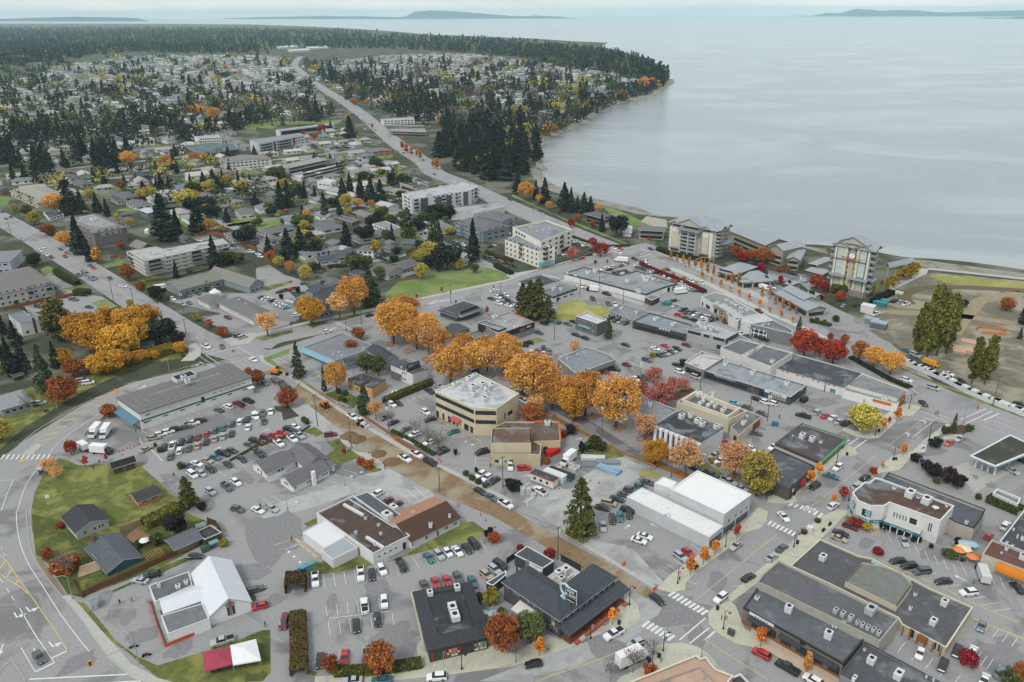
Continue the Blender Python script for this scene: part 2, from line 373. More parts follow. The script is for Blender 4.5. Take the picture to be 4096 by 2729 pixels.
def carmesh(k):
 if k in CMESH:return CMESH[k]
 nm,Lc,Wc,st,wx=CT[k];B=MB();G={'windscreen':MB(),'rear_window':MB(),'side_window':MB(),'side_window ':MB()};rows=[]
 for i,(x,zb,zr)in eN(st):
  e=.86 if i in(0,len(st)-1)else 1.0;w=Wc/2*e
  h=[(w*.94,.24),(w,.52),(w*.98,zb-.06),(w*.9,zb)]
  top=[(w*.76,zr-.05),(w*.6,zr)]if zr else[(w*.88,zb+.01),(w*.6,zb+.03)]
  hp=h+top;rows.append([(x,-y,z)for y,z in hp]+[(x,y,z)for y,z in hp[::-1]])
 n=12
 for i in rN(len(st)-1):
  a,b=rows[i],rows[i+1];ra,rb=st[i][2],st[i+1][2]
  for j in rN(n-1):
   q=[a[j],b[j],b[j+1],a[j+1]];tgt=B
   if(ra or rb):
    if j in(3,7):tgt=G['side_window'if j<5 else 'side_window ']
    elif j in(4,5,6)and not(ra and rb):tgt=G['windscreen']if rb else G['rear_window']
   tgt.add(q,[(0,1,2,3)])
  B.add([a[0],b[0],b[-1],a[-1]],[(3,2,1,0)])
 B.add(rows[0],[tP(rN(n))]);B.add(rows[-1],[tP(rN(n))[::-1]])
 out=[('body',B.mesh('body',PAINT['w']),'c')]
 for g,m in G.items():out.append((g.strip(),m.mesh(g.strip(),GLASS),None))
 if k=='p':
  m=BX(1.82,0,1.215,1.7,Wc-.42,.02);out.append(('truck_bed',m.mesh('truck_bed',DARK),None))
 wl=MB();wl.tube([(0,-.12,0),(0,.12,0)],.34,12);wl.k=1;wl.tube([(0,-.135,0),(0,.135,0)],.19,8);wm=wl.mesh('wheel',[TYRE,RIM])
 for x in wx:
  for s in(-1,1):out.append(('wheel',wm,(x,s*(Wc/2-.1),.34)))
 x0=st[0][0];x1=st[-1][0]
 m=BX(0,0,0,.12,.34,.16);hm=m.mesh('headlight',HL);m=BX(0,0,0,.12,.3,.2);tm=m.mesh('taillight',TL)
 for s in(-1,1):out.append(('headlight',hm,(x0+.03,s*Wc*.29,.58)));out.append(('taillight',tm,(x1-.03,s*Wc*.3,.7)))
 CMESH[k]=out;return out
NCAR=[0]
def car(x,y,ang,k,c,label,group,px=0,scale=1.0,fr_=False,z=0.03):
 nm=CT[k][0];o=TG_({'s':'parked_sedan','h':'parked_hatchback','u':'parked_suv','p':'pickup_truck','v':'minivan'}[k],'x',{'s':'car','h':'car','u':'car','p':'pickup truck','v':'van'}[k],(x,y,z),ang)
 batch(o,label,px,group);NCAR[0]+=1
 for pn,me,ex in carmesh(k):
  if fr_ and pn in('wheel','headlight','taillight'):continue
  q=obj(pn,me,o)
  if ex=='c':q.material_slots[0].link='OBJECT';q.material_slots[0].material=PAINT[c]
  elif ex:q.location=ex
 return o
def CA_(where,vec,data,group=None,fr_=False,z=.03):
 for it in data.split(','):
  w=it.split();x,y=float(w[0]),float(w[1]);k,c=w[2],w[3];v=vec
  if len(w)>5:v=(float(w[4]),float(w[5]))
  a=vang(x,y,v[0]*.6,v[1]*.6,.7)+pi;p=P(x,y,.75)
  car(p.x,p.y,a,k,c,f'{CNAME[c]} {CT[k][0]} {where}',group or f'cars {where}',src(x,y)[0],fr_=fr_,z=z)
def BT_(x,y,vec,label,Lb=6.2,cab='w',body='f2f2f2',cat='truck',name='box_truck',hb=3.3):
 a=vang(x,y,vec[0],vec[1],1.5)+pi;p=P(x,y,1.6);t=TG_(name,label,cat,(p.x,p.y,.03),a)
 def pt(n,m,mt):return obj(n,m.mesh(n,mt),t)
 m=BX(Lb*.12,0,.75,Lb*.76,2.3,hb-.75);pt('cargo_box',m,K_(body,.6,.03,.5))
 if cab:
  x0=-Lb*.26;m=BX(x0-.95,0,.5,1.9,2.1,1.0);m.add([(x0-1.4,-1,1.5),(x0-1.4,1,1.5),(x0,1,1.5),(x0,-1,1.5),(x0-.85,-.9,2.35),(x0-.85,.9,2.35),(x0,.9,2.35),(x0,-.9,2.35)],[(4,7,6,5),(0,3,7,4),(2,1,5,6)]);pt('cab',m,PAINT[cab])
  m=MB();m.add([(x0-1.4,-1,1.5),(x0-1.4,1,1.5),(x0-.85,.9,2.35),(x0-.85,-.9,2.35)],[(0,3,2,1)]);pt('windscreen',m,GLASS)
 m=BX(0,0,.45,Lb,.9,.3);pt('chassis',m,DARK)
 wl=MB();wl.tube([(0,-.15,0),(0,.15,0)],.45,12);wm=wl.mesh('wheel',TYRE)
 for xx in((-Lb*.42,Lb*.3)if cab else(Lb*.1,Lb*.3)):
  for s in(-1,1):o=obj('wheel',wm,t);o.location=(xx,s*1.0,.45)
 return t
# plants
def leafmat(c,c2,var=.35):
 key=('leaf',c,c2)
 if key in MATS:return MATS[key]
 m=bpy.data.materials.new('leaves_'+c);m.use_nodes=True;n=m.node_tree.nodes;l=m.node_tree.links.new;b=n['Principled BSDF'];SV(b,'Roughness',.8);SV(b,'Specular IOR Level',.12)
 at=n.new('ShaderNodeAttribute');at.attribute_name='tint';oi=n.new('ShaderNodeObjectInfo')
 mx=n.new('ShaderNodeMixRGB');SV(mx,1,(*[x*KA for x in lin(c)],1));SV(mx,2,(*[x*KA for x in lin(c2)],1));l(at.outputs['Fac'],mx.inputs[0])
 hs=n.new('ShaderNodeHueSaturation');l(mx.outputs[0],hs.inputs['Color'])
 mr=n.new('ShaderNodeMapRange');SV(mr,3,1-var);SV(mr,4,1+var);l(oi.outputs['Random'],mr.inputs[0]);l(mr.outputs[0],hs.inputs['Value'])
 mr2=n.new('ShaderNodeMapRange');SV(mr2,3,.492);SV(mr2,4,.506);l(oi.outputs['Random'],mr2.inputs[0]);l(mr2.outputs[0],hs.inputs['Hue'])
 l(hs.outputs[0],b.inputs['Base Color']);MATS[key]=m;return m
def LC_(C,S,tint,nrm=None,flat_=0.0,rng=None,seg=1,asp=1.0):
 rng=rng or RNG;n=len(C)
 d=rng.normal(size=(n,3))
 if nrm is not None:d=d+nrm*.7
 d[:,2]*=1+flat_;d/=np.linalg.norm(d,axis=1)[:,None]
 a=np.cross(d,rng.normal(size=(n,3)));a/=np.linalg.norm(a,axis=1)[:,None];b=np.cross(d,a)
 S=np.asarray(S)[:,None]
 V=np.stack([C-a*S-b*S*asp*.7,C+a*S*.8-b*S*asp,C+a*S+b*S*asp*.8,C-a*S*.7+b*S*asp],1).reshape(-1,3)
 return V,np.repeat(tint,1)
def leafmesh(name,V,tint,m):
 n=len(V)//4;me=bpy.data.meshes.new(name);me.vertices.add(len(V));me.vertices.foreach_set('co',V.astype(np.float32).ravel())
 me.loops.add(4*n);me.loops.foreach_set('vertex_index',np.arange(4*n,dtype=np.int32));me.polygons.add(n);me.polygons.foreach_set('loop_start',np.arange(0,4*n,4,dtype=np.int32));me.polygons.foreach_set('loop_total',np.full(n,4,dtype=np.int32))
 at=me.attributes.new('tint','FLOAT','FACE');at.data.foreach_set('value',np.asarray(tint,dtype=np.float32));me.update(calc_edges=True);me.validate();me.materials.append(m);return me
def conifer_pts(n,rng,R=.17,base=.06,p=.85,irr=.3):
 lev=22;z=[];r=[];th=[]
 k=rng.integers(0,lev,n);zz=base+(1-base)*((k+rng.uniform(0,.55,n))/lev)
 arms=rng.uniform(0,2*pi,(lev,9));al=rng.uniform(1-irr,1+irr*.4,(lev,9));j=rng.integers(0,9,n)
 t=arms[k,j]+rng.normal(0,.16,n);rad=R*np.maximum(1-zz,.02)**p*al[k,j]*rng.uniform(.25,1,n)**.6
 rad*=np.clip((zz-base*.4)/.12,.35,1)
 C=np.stack([rad*np.cos(t),rad*np.sin(t),zz-rad*.28],1);return C,rad
def blob_pts(n,rng,shape,nb=26,zc=.62,rz=.38,rx=.4,rb=.16):
 # clumps spread through an ellipsoid shell, leaves through each clump
 d=rng.normal(size=(nb,3));d[:,2]+=.15;d/=np.linalg.norm(d,axis=1)[:,None];f=rng.uniform(.35,1,nb)**.5
 cc=d*f[:,None]*np.array([rx-rb*.6,rx-rb*.6,rz-rb*.6])+np.array([0,0,zc]);sz=rb*rng.uniform(.7,1.35,nb)
 if shape=='egg':w=1-.45*np.clip((cc[:,2]-zc)/rz,-.3,1);cc[:,:2]*=w[:,None]
 k=rng.integers(0,nb,n);e=rng.normal(size=(n,3));e/=np.linalg.norm(e,axis=1)[:,None];q=rng.uniform(.45,1,n)**.5
 C=cc[k]+e*(q*sz[k])[:,None]*np.array([1,1,.8]);return C,k,e,nb
TREEK={}
def crown(kind,i):
 if(kind,i)in TREEK:return TREEK[(kind,i)]
 rng=np.random.default_rng(100*i+sum(map(ord,kind)));K=KINDS[kind];m=leafmat(K['c'],K['c2'],K.get('var',.22))
 n=K['n']
 if K['f']=='con':
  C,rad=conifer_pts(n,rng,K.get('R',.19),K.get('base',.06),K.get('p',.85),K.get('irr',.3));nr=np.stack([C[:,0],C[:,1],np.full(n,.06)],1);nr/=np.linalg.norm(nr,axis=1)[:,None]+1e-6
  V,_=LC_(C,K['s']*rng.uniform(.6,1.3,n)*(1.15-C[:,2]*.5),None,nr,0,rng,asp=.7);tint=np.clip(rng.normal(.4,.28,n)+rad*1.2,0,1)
 else:
  C,k,e,nb=blob_pts(n,rng,K.get('sh',''),K.get('nb',26),K.get('zc',.62),K.get('rz',.38),K.get('rx',.4),K.get('rb',.15))
  V,_=LC_(C,K['s']*rng.uniform(.6,1.3,n),None,e,0,rng);bt=rng.uniform(0,1,nb);tint=np.clip(bt[k]*.6+rng.normal(.2,.22,n),0,1)
 me=leafmesh('crown',V,tint,m)
 mb=MB();K2=K.get('tr',.035);BK=K_(K.get('bark','5b5048'),.95,.15,2)
 if K['f']=='con':mb.tube([(0,0,-.01),(0,0,.5),(0,0,.97)],[K2*.75,K2*.45,.004],6)
 else:
  zc=K.get('zc',.62);rz=K.get('rz',.38);lo=zc-rz*.75;mb.tube([(0,0,-.01),(.005,0,lo),(0,.01,zc),(0,0,zc+rz*.6)],[K2,K2*.75,K2*.45,.006],7)
  for q in rN(K.get('nl',7)):
   a=q*2.4+rng.uniform(0,.6);z0=lo+rng.uniform(-.02,.3)*rz*2*.6;l_=rng.uniform(.55,.95);rx=K.get('rx',.4)
   x,y,z=rx*l_*cos(a),rx*l_*sin(a),min(z0+rz*rng.uniform(.5,1.1),zc+rz*.85)
   mb.tube([(0,0,z0),(x*.45,y*.45,z0+(z-z0)*.55),(x,y,z)],[K2*.42,K2*.25,.003],5)
   if K.get('twig'):
    for w in rN(K['twig']):
     f=rng.uniform(.4,1);sx=rng.normal(0,.1,3);mb.tube([(x*f,y*f,z0+(z-z0)*f),(x*f+sx[0],y*f+sx[1],z0+(z-z0)*f+abs(sx[2])+.05)],[.004,.0015],4)
 tm=mb.mesh('trunk',BK);TREEK[(kind,i)]=(me,tm);return me,tm
KINDS=dict(
 fir=dict(f='con',c='222e2c',c2='46544a',n=2800,s=.024,R=.24,irr=.42,txt='dark green fir'),
 cedar=dict(f='con',c='33472f',c2='5b6d45',n=3000,s=.020,R=.23,p=.6,base=.03,irr=.25,txt='green cedar'),
 spruce=dict(f='con',c='3a4636',c2='69724f',n=3200,s=.018,R=.24,irr=.4,txt='grey green spruce'),
 pine=dict(f='con',c='3a452a',c2='74773f',n=7000,s=.019,R=.29,p=.55,base=.1,irr=.5,txt='bushy green pine'),
 round=dict(f='blob',c='252f2c',c2='3d4a40',n=2000,s=.034,zc=.55,rz=.45,rx=.42,rb=.17,nb=32,txt='dark green rounded tree'),
 green=dict(f='blob',c='4b5a34',c2='7d8148',n=4600,s=.02,zc=.58,rz=.42,rx=.42,rb=.12,nb=54,txt='olive green leafy tree'),
 maple=dict(f='blob',c='c87e30',c2='fac46a',n=9500,s=.0125,zc=.6,rz=.4,rx=.46,rb=.11,nb=90,tr=.03,nl=10,twig=2,txt='orange gold maple'),
 gold=dict(f='blob',c='b8842a',c2='f2b648',n=8000,s=.015,zc=.56,rz=.44,rx=.48,rb=.12,nb=70,txt='golden yellow tree'),
 yellow=dict(f='blob',c='9c9040',c2='dcc864',n=5200,s=.019,zc=.56,rz=.44,rx=.42,rb=.12,nb=60,txt='yellow green tree'),
 thinor=dict(f='blob',c='d89a56',c2='ffcc94',n=2600,s=.015,zc=.62,rz=.38,rx=.4,rb=.14,nb=36,tr=.03,nl=12,twig=4,bark='7a6a5c',txt='half bare orange tree'),
 rust=dict(f='blob',c='84482a',c2='c87a44',n=5200,s=.018,zc=.55,rz=.45,rx=.44,rb=.12,nb=60,txt='rust brown tree'),
 red=dict(f='blob',c='8a3028',c2='c85436',n=5400,s=.0175,zc=.56,rz=.44,rx=.42,rb=.12,nb=60,txt='red autumn maple'),
 crimson=dict(f='blob',c='8a1a34',c2='c4304c',n=1600,s=.036,zc=.56,rz=.44,rx=.42,rb=.15,txt='crimson tree'),
 pink=dict(f='blob',c='a2544c',c2='d48878',n=3600,s=.018,zc=.58,rz=.42,rx=.48,rb=.14,nb=36,nl=10,twig=3,txt='pinkish red tree'),
 column=dict(f='blob',sh='egg',c='b67636',c2='e8a85c',n=800,s=.03,zc=.56,rz=.44,rx=.13,rb=.075,nb=26,nl=3,tr=.014,txt='slender orange columnar tree'),
 colyel=dict(f='blob',sh='egg',c='8f7a28',c2='cdb048',n=1100,s=.03,zc=.54,rz=.46,rx=.2,rb=.09,nb=30,nl=3,tr=.016,txt='yellow columnar tree'),
 street=dict(f='blob',sh='egg',c='d87428',c2='ffac48',n=600,s=.035,zc=.66,rz=.34,rx=.22,rb=.09,nb=22,nl=6,tr=.014,txt='small orange street tree'),
 streetred=dict(f='blob',sh='egg',c='a4383a',c2='d06a5a',n=500,s=.035,zc=.66,rz=.34,rx=.22,rb=.09,nb=22,nl=6,tr=.014,txt='small red street tree'),
 poplar=dict(f='blob',sh='egg',c='4a5230',c2='94903f',n=4600,s=.016,zc=.52,rz=.48,rx=.17,rb=.065,nb=70,nl=5,tr=.02,txt='tall olive poplar'),
 purple=dict(f='blob',c='2d252b',c2='4a3a42',n=1700,s=.034,zc=.55,rz=.45,rx=.45,rb=.15,txt='dark purple leafed tree'),
 bare=dict(f='blob',c='6b5e54',c2='877868',n=60,s=.02,zc=.62,rz=.38,rx=.34,rb=.12,nl=16,twig=7,tr=.016,bark='7d7268',txt='bare leafless tree'),
 bush=dict(f='blob',c='39472c',c2='66713c',n=700,s=.06,zc=.5,rz=.5,rx=.55,rb=.2,tr=.03,txt='round green bush'),
 bushrust=dict(f='blob',c='8a4426',c2='c47036',n=700,s=.06,zc=.5,rz=.5,rx=.6,rb=.2,tr=.03,txt='rust coloured bush'),
 bushred=dict(f='blob',c='7c2630',c2='b03c3c',n=700,s=.06,zc=.5,rz=.5,rx=.6,rb=.2,tr=.03,txt='dark red bush'),
 bushyel=dict(f='blob',c='8a8228',c2='c8b848',n=700,s=.06,zc=.5,rz=.5,rx=.6,rb=.2,tr=.03,txt='yellow bush'),
 bushdark=dict(f='blob',c='1f2624',c2='343d36',n=700,s=.06,zc=.5,rz=.5,rx=.55,rb=.2,tr=.03,txt='dark clipped bush'),
 shoreorange=dict(f='blob',c='b87a3c',c2='e8b060',n=500,s=.07,zc=.55,rz=.45,rx=.45,rb=.16,txt='orange leafed tree'))
NT=[0]
def tree_at(kind,x,y,h,w=1.0,label=None,px=0,group=None,z=0.0,i=None):
 K=KINDS[kind];nm='shrub'if kind.startswith('bush')else{'fir':'fir_tree','cedar':'cedar_tree','spruce':'spruce_tree','pine':'pine_tree','poplar':'poplar_tree','maple':'maple_tree','red':'maple_tree','street':'street_tree','streetred':'street_tree','column':'columnar_tree','colyel':'columnar_tree','bare':'bare_tree','gold':'maple_tree'}.get(kind,'tree')
 t=TG_(nm,'x','shrub'if nm=='shrub'else 'tree',(x,y,z),rnd(0,6.28));NT[0]+=1
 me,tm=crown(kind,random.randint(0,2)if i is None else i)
 for n_,m_ in(('crown',me),('trunk',tm)):o=obj(n_,m_,t);o.scale=(h*w,h*w,h)
 batch(t,label or K['txt'],px,group);return t
def TR_(where,kind,data,w=1.0,group=None,z=0.0):
 K=KINDS[kind]
 for it in data.split(','):
  q=[float(v)for v in it.split()];g=P(q[0],q[1],z);h=max(hgt(q[0],q[1],q[2],z),.7);ww=w*(q[3]if len(q)>3 else 1)
  tree_at(kind,g.x,g.y,h,ww,f"{K['txt']} {where}",src(q[0],0)[0],group or f"trees {where}",z)
def HG_(pts,w,h,label,c='3a472b',c2='656c35',z=0.02,cat='hedge',name='hedge'):
 p=SMp([P(*q,h*.5)for q in pts],4);C=[];nr=[]
 for i in rN(len(p)-1):
  d=p[i+1]-p[i];L_=d.length;d.normalize();s=Vec((-d.y,d.x,0));n=int(L_*(w+2*h)*20)+4
  for k in rN(n):
   t=rr_()*L_;u=rnd(-(w/2+h),w/2+h)
   if abs(u)<w/2:o=s*u;zz=h;q=(0,0,1)
   else:o=s*math.copysign(w/2,u);zz=h-(abs(u)-w/2);q=tP(s*math.copysign(1,u))
   b=p[i]+d*t+o;C.append((b.x+rg_(0,.06),b.y+rg_(0,.06),z+max(zz+rg_(0,.07),.05)));nr.append(q)
 C=np.array(C);V,_=LC_(C,RNG.uniform(.16,.34,len(C)),None,np.array(nr,dtype=float));loc=(float(C[:,0].mean()),float(C[:,1].mean()),z)
 tn=np.clip(RNG.normal(.45,.3,len(C)),0,1);o=obj(name,leafmesh(name,V-np.array(loc),tn,leafmat(c,c2,.05)));o.location=loc;tagit(o,label,cat);return o
# poles, lamps, people, small things
POLE=M9('6f675e');GALV=K_('a9aeb0',.5,.04,1,metal=.3)
def utility(x,y,ty,label,z=0,cross=True,tr=0,ang=None):
 g=P(x,y);h=hgt(x,y,ty);a=radians(44)if ang is None else ang;t=TG_('utility_pole',label,'utility pole',(g.x,g.y,0));batch(t,label,src(x,0)[0])
 m=TU([(g.x,g.y,-.1),(g.x,g.y,h)],[.19,.12],8);PT_(t,'pole',m,POLE)
 if cross:
  m=BX(g.x,g.y,h-.55,2.4,.14,.16,a);PT_(t,'crossarm',m,POLE)
  for s in(-1,0,1):
   m=CY(g.x+s*1.05*cos(a),g.y+s*1.05*sin(a),h-.39,.07,.05,.25,6);PT_(t,'insulator',m,UNIT)
 for k in rN(tr):m=CY(g.x+.45*cos(a+2.1*k),g.y+.45*sin(a+2.1*k),h-2.6,.32,.32,1.1,10);PT_(t,'transformer',m,UNIT)
 return g,h
def wire(pa,pb,label):
 a=Vec(pa);b=Vec(pb);m=MB();pts=[a.lerp(b,i/8)-Vec((0,0,1.6*(1-(i/4-1)**2)))for i in rN(9)];m.tube(pts,.035,4);SG_('power_line',m,DARK,label,'power line',loc=pa)
def lamp(x,y,ty,label,ax=0,ay=0,col=None,name='street_lamp',banner=None,gooseneck=True):
 g=P(x,y);h=hgt(x,y,ty);t=TG_(name,label,'street lamp',(g.x,g.y,0));batch(t,label,src(x,0)[0]);m_=col or GALV
 m=CY(g.x,g.y,0,.28,.2,.6,8);m.tube([(g.x,g.y,0),(g.x,g.y,h)],[.12,.08],8);PT_(t,'pole',m,m_)
 if ax or ay:
  e=P(x+ax,ty+ay,h);d=Vec((e.x-P(x,ty,h).x,e.y-P(x,ty,h).y,0));d=d.normalized()*min(max(d.length,1.2),3.2)
  top=Vec((g.x,g.y,h));m=TU([top-Vec((0,0,.1)),top+d*.35+Vec((0,0,.35)),top+d],.06,6);PT_(t,'arm',m,m_);q=top+d
 else:q=Vec((g.x,g.y,h))
 m=BX(q.x,q.y,q.z-.1,.75,.3,.16,math.atan2(ay,ax)if ax else 0);hd=PT_(t,'lamp_head',m,m_)
 if banner:m=BX(g.x+.4,g.y,h*.52,.65,.05,1.3,0.3);PT_(t,'banner',m,K_(banner,.7,.05))
 return t,g,h
def villlamp(x,y,ty,label,banner=None):return lamp(x,y,ty,label,9,4,BLACK,'street_lamp',banner)
def post_sign(x,y,ty,w,hh,c,label,text=None,tc='1d1d1d',name='road_sign',ang=0.2,two=False,bars=None,m2=None):
 g=P(x,y);h=max(hgt(x,y,ty),.9);t=TG_(name,label,'sign',(g.x,g.y,0));m=MB()
 if two:
  for s in(-1,1):m.box(g.x+s*w/2*cos(ang),g.y+s*w/2*sin(ang),0,.15,.15,h,ang)
 else:m.tube([(g.x,g.y,0),(g.x,g.y,h)],.06 if h<5 else.12,6)
 PT_(t,'post',m,WHITE if two else GALV)
 m=BX(g.x+.12*sin(ang),g.y-.12*cos(ang),h-hh,w,.1,hh,ang);bd=PT_(t,'sign_board',m,K_(c,.6,0))
 if text:
  o=obj('lettering',tX(text,m2 or hh*.45,K_(tc,.6,0)),bd);o.matrix_local=MTr(Vec((.2*sin(ang),-.2*cos(ang),h-hh/2)))@MRo(ang,4,'Z')@MRo(pi/2,4,'X')
 return t,g,h,bd
def bodymesh(walk):
 m=bpy.data.meshes.new('person');s=.28 if walk else.06
 V=[(0,0,.95),(0,0,1.2),(0,0,1.42),(0,0,1.52),(0,.03,1.62),(0,.02,1.74)];R=[.16,.15,.13,.06,.095,.07];E=[(0,1),(1,2),(2,3),(3,4),(4,5)]
 def ch(p,pts,rs):
  for q,r in zip(pts,rs):V.append(q);R.append(r);E.append((p,len(V)-1));p=len(V)-1
  return p
 for d in(-1,1):
  ch(0,[(d*.1,0,.88),(d*.11,.05+s*.4*d,.5),(d*.11,s*d,.09),(d*.12,s*d+.17,.05)],[.1,.07,.05,.04])
  w=ch(2,[(d*.19,0,1.4),(d*.25,-s*.3*d,1.13),(d*.26,.06-s*.5*d,.9),(d*.26,.08-s*.5*d,.82)],[.065,.05,.035,.036])
  bx,by,bz=V[w]
  for i,(o,l)in eN(((-.03,.075),(-.01,.085),(.01,.09),(.03,.07))):ch(w,[(bx,by+o*1.2,bz-.05),(bx-d*.01,by+o*1.3+.01,bz-.05-l)],[.01,.008])
  ch(w,[(bx-d*.02,by+.05,bz-.01),(bx-d*.02,by+.07,bz-.06)],[.011,.009])
 m.from_pydata(V,E,[]);o=OBS.new('tmp',m);COL.objects.link(o);md=o.modifiers.new('s','SKIN')
 for i,r in eN(R):m.skin_vertices[0].data[i].radius=(r*1.05 if i<3 else r,r*(.75 if i<3 else 1))
 m.skin_vertices[0].data[0].use_root=True;sb=o.modifiers.new('u','SUBSURF');sb.levels=sb.render_levels=1
 dg=bpy.context.evaluated_depsgraph_get();me=bpy.data.meshes.new_from_object(o.evaluated_get(dg));OBS.remove(o);me.name='person'
 me.materials.clear()
 for x in(K_('c79a80',.7,0),BLACK,BLACK):me.materials.append(x)
 for p in me.polygons:
  z=p.center.z;p.material_index=0 if z>1.5 or(z<.84 and abs(p.center.x)>.2)else 1 if z>.92 or abs(p.center.x)>.19 else 2;p.use_smooth=True
 return me
BODY={}
def person(x,y,label,top='26282b',leg='2b3038',walk=1,ang=0,z=.03,vest=None,hair='3a2c22'):
 if walk not in BODY:BODY[walk]=bodymesh(walk)
 g=P(x,y,0);o=obj('person',BODY[walk],None,{1:K_(top,.8,0),2:K_(leg,.8,0)});o.location=(g.x,g.y,z);o.rotation_euler=(0,0,ang);tagit(o,label,'person')
 m=MB();vs=[];n=8
 for r,zz in((.085,1.66),(.102,1.71),(.085,1.77),(.03,1.81)):vs+=[(r*cos(6.283*i/n),.005+r*sin(6.283*i/n),zz)for i in rN(n)]
 m.add(vs,[(k*n+i,k*n+(i+1)%n,(k+1)*n+(i+1)%n,(k+1)*n+i)for k in rN(3)for i in rN(n)]+[tP(rN(3*n,4*n))]);q=obj('hair',m.mesh('hair',K_(vest and 'f0f0ee'or hair,.8,0)),o)
 if vest:
  m=MB();vs=[]
  for rx,ry,zz in((.2,.15,1.02),(.19,.145,1.2),(.19,.13,1.4)):vs+=[(rx*cos(6.283*i/10),ry*sin(6.283*i/10),zz)for i in rN(10)]
  m.add(vs,[(k*10+i,k*10+(i+1)%10,(k+1)*10+(i+1)%10,(k+1)*10+i)for k in rN(2)for i in rN(10)]);obj('safety_vest',m.mesh('safety_vest',K_(vest,.6,0)),o)
 return o
def TB_(name,x,y,size,ang,c,label,cat,z=.03,lid=None,grp=None):
 p=P(x,y,size[2]/2);m=MB()
 sx,sy,sz=size;m.box(p.x,p.y,z,sx,sy,sz*.82,ang)
 t=TG_(name,label,cat,(p.x,p.y,z),0,grp);PT_(t,'body',m,K_(c,.6,.06,.8));m=BX(p.x,p.y,z+sz*.82,sx*1.04,sy*1.04,sz*.18,ang);PT_(t,'lid',m,K_(lid or c,.6,.06,.8));return t
def umbrella(x,y,r,c,label,n=8,h=2.5):
 p=P(x,y,h);t=TG_('patio_umbrella',label,'umbrella',(p.x,p.y,.03));m=TU([(p.x,p.y,.03),(p.x,p.y,h+.3)],.04,6);PT_(t,'pole',m,DARK)
 m=CY(p.x,p.y,h-.35,r,.08,.65,n);PT_(t,'canopy',m,K_(c,.8,.04));return t
# setting: land, beach, sea, hills
def pts(t,l,z=0):T(t);return[P(x,y,z)for x,y in l]
ASPH=K_('9e9d9c',.95,.1,1.6,big=(.05,'807f7f',.52,.60));ROAD=K_('a09fa0',.95,.07,1.5,big=(.06,'8c8b8c',.52,.66));LIGHTASPH=K_('b3b5b1',.95,.07,.6,big=(.08,'9d9b9b',.48,.6))
GRASS=K_('666d38',1,.2,.7,big=(.14,'8c8c4c',.48,.6));GRASSD=K_('535c2e',1,.2,.7,big=(.16,'7d7f40',.5,.62));GRASSG=K_('6c8346',1,.12,.5,big=(.06,'86915a',.45,.6));GRASSDRY=K_('96944e',1,.1,.5,big=(.07,'aea565',.45,.6))
PAVE=K_('b9b9b0',.9,.06,.9);PAVEC=K_('c4c2ad',.9,.05,.6,big=(.3,'b4b4ab',.55,.6));KERB=K_('b0b1aa',.9,.05,1)
DIRT=K_('8c7659',1,.13,.6,big=(.07,'a39780',.48,.58));SITE=K_('777362',1,.18,.3,big=(.05,'a09a86',.48,.58));SOIL=K_('5e4a36',1,.14,1);MULCH=K_('51483f',1,.15,1)
LAND=K_('474d39',1,.25,.1,big=(.03,'757568',.5,.6));BEACH=K_('9a978a',1,.16,.4,big=(.06,'77785f',.5,.62));FAIR=K_('b0aa9c',1,.1,.3)
sh=pts('D2',[(4200,1150),(3000,1010),(2354,925),(1900,865),(1500,815),(1240,795),(900,745),(530,700),(280,670),(-300,560),(-700,450)],-3)
sh+=pts('C2',[(1330,412),(1180,350),(1000,310),(740,250),(560,195),(430,150),(350,108),(285,55),(255,0)],-3)
sh+=pts('C1',[(330,1560),(285,1500),(288,1440),(262,1320),(350,1280),(480,1222),(640,1150),(730,1105),(790,1050),(830,1012),(1000,950),(1190,912),(1320,882),(1370,832),(1480,775),(1495,735)],-3)
fr_=pts('C1',[(1430,640),(1250,540),(1000,470),(820,430),(880,394),(600,384),(200,356)],-3)+pts('B1',[(2354,350),(1900,330),(1600,322),(1350,296),(900,266),(500,246),(0,228)],-3)+pts('A1',[(1500,222)],-3)
shore=SMp(sh,4);w_in=[]
for i,p in eN(sh):
 d=(sh[min(i+1,len(sh)-1)]-sh[max(i-1,0)]).normalized();nn=Vec((-d.y,d.x,0));f=i/len(sh)
 w_in.append(p+nn*((8+12*math.exp(-((f-.38)/.1)**2)+2*sin(i*1.7))*(1+p.y/3500)))
w_in=SMp(w_in,4)
for q in w_in:q.z=0
n=len(shore);mb=MB();mb.add([tP(p)for p in shore]+[(p.x,p.y,0)for p in w_in],[(i,i+1,n+i+1,n+i)for i in rN(n-1)])
f0=len(fr_);mb.add([tP(p)for p in fr_]+[(p.x-12,p.y-60,0)for p in fr_],[(i,i+1,f0+i+1,f0+i)for i in rN(f0-1)]);ST_('beach',mb,BEACH)
lp=[(p.x,p.y)for p in w_in]+[(p.x-12,p.y-60)for p in fr_]+[(-9000,14500),(-16000,9000),(-16000,-900),(1800,-900),(2600,-200)]
bm=bmesh.new();vv=[bm.verts.new((x,y,0))for x,y in lp];ed=[bm.edges.new((vv[i],vv[(i+1)%len(vv)]))for i in rN(len(vv))]
bmesh.ops.triangle_fill(bm,use_beauty=True,edges=ed,normal=(0,0,1));bmesh.ops.recalc_face_normals(bm,faces=bm.faces)
for f in bm.faces:
 if f.normal.z<0:f.normal_flip()
print('LAND',sum(f.calc_area()for f in bm.faces),abs(ar_(lp)))
me=bpy.data.meshes.new('land');bm.to_mesh(me);bm.free();me.materials.append(LAND);o=obj('land',me);o['kind']='structure'
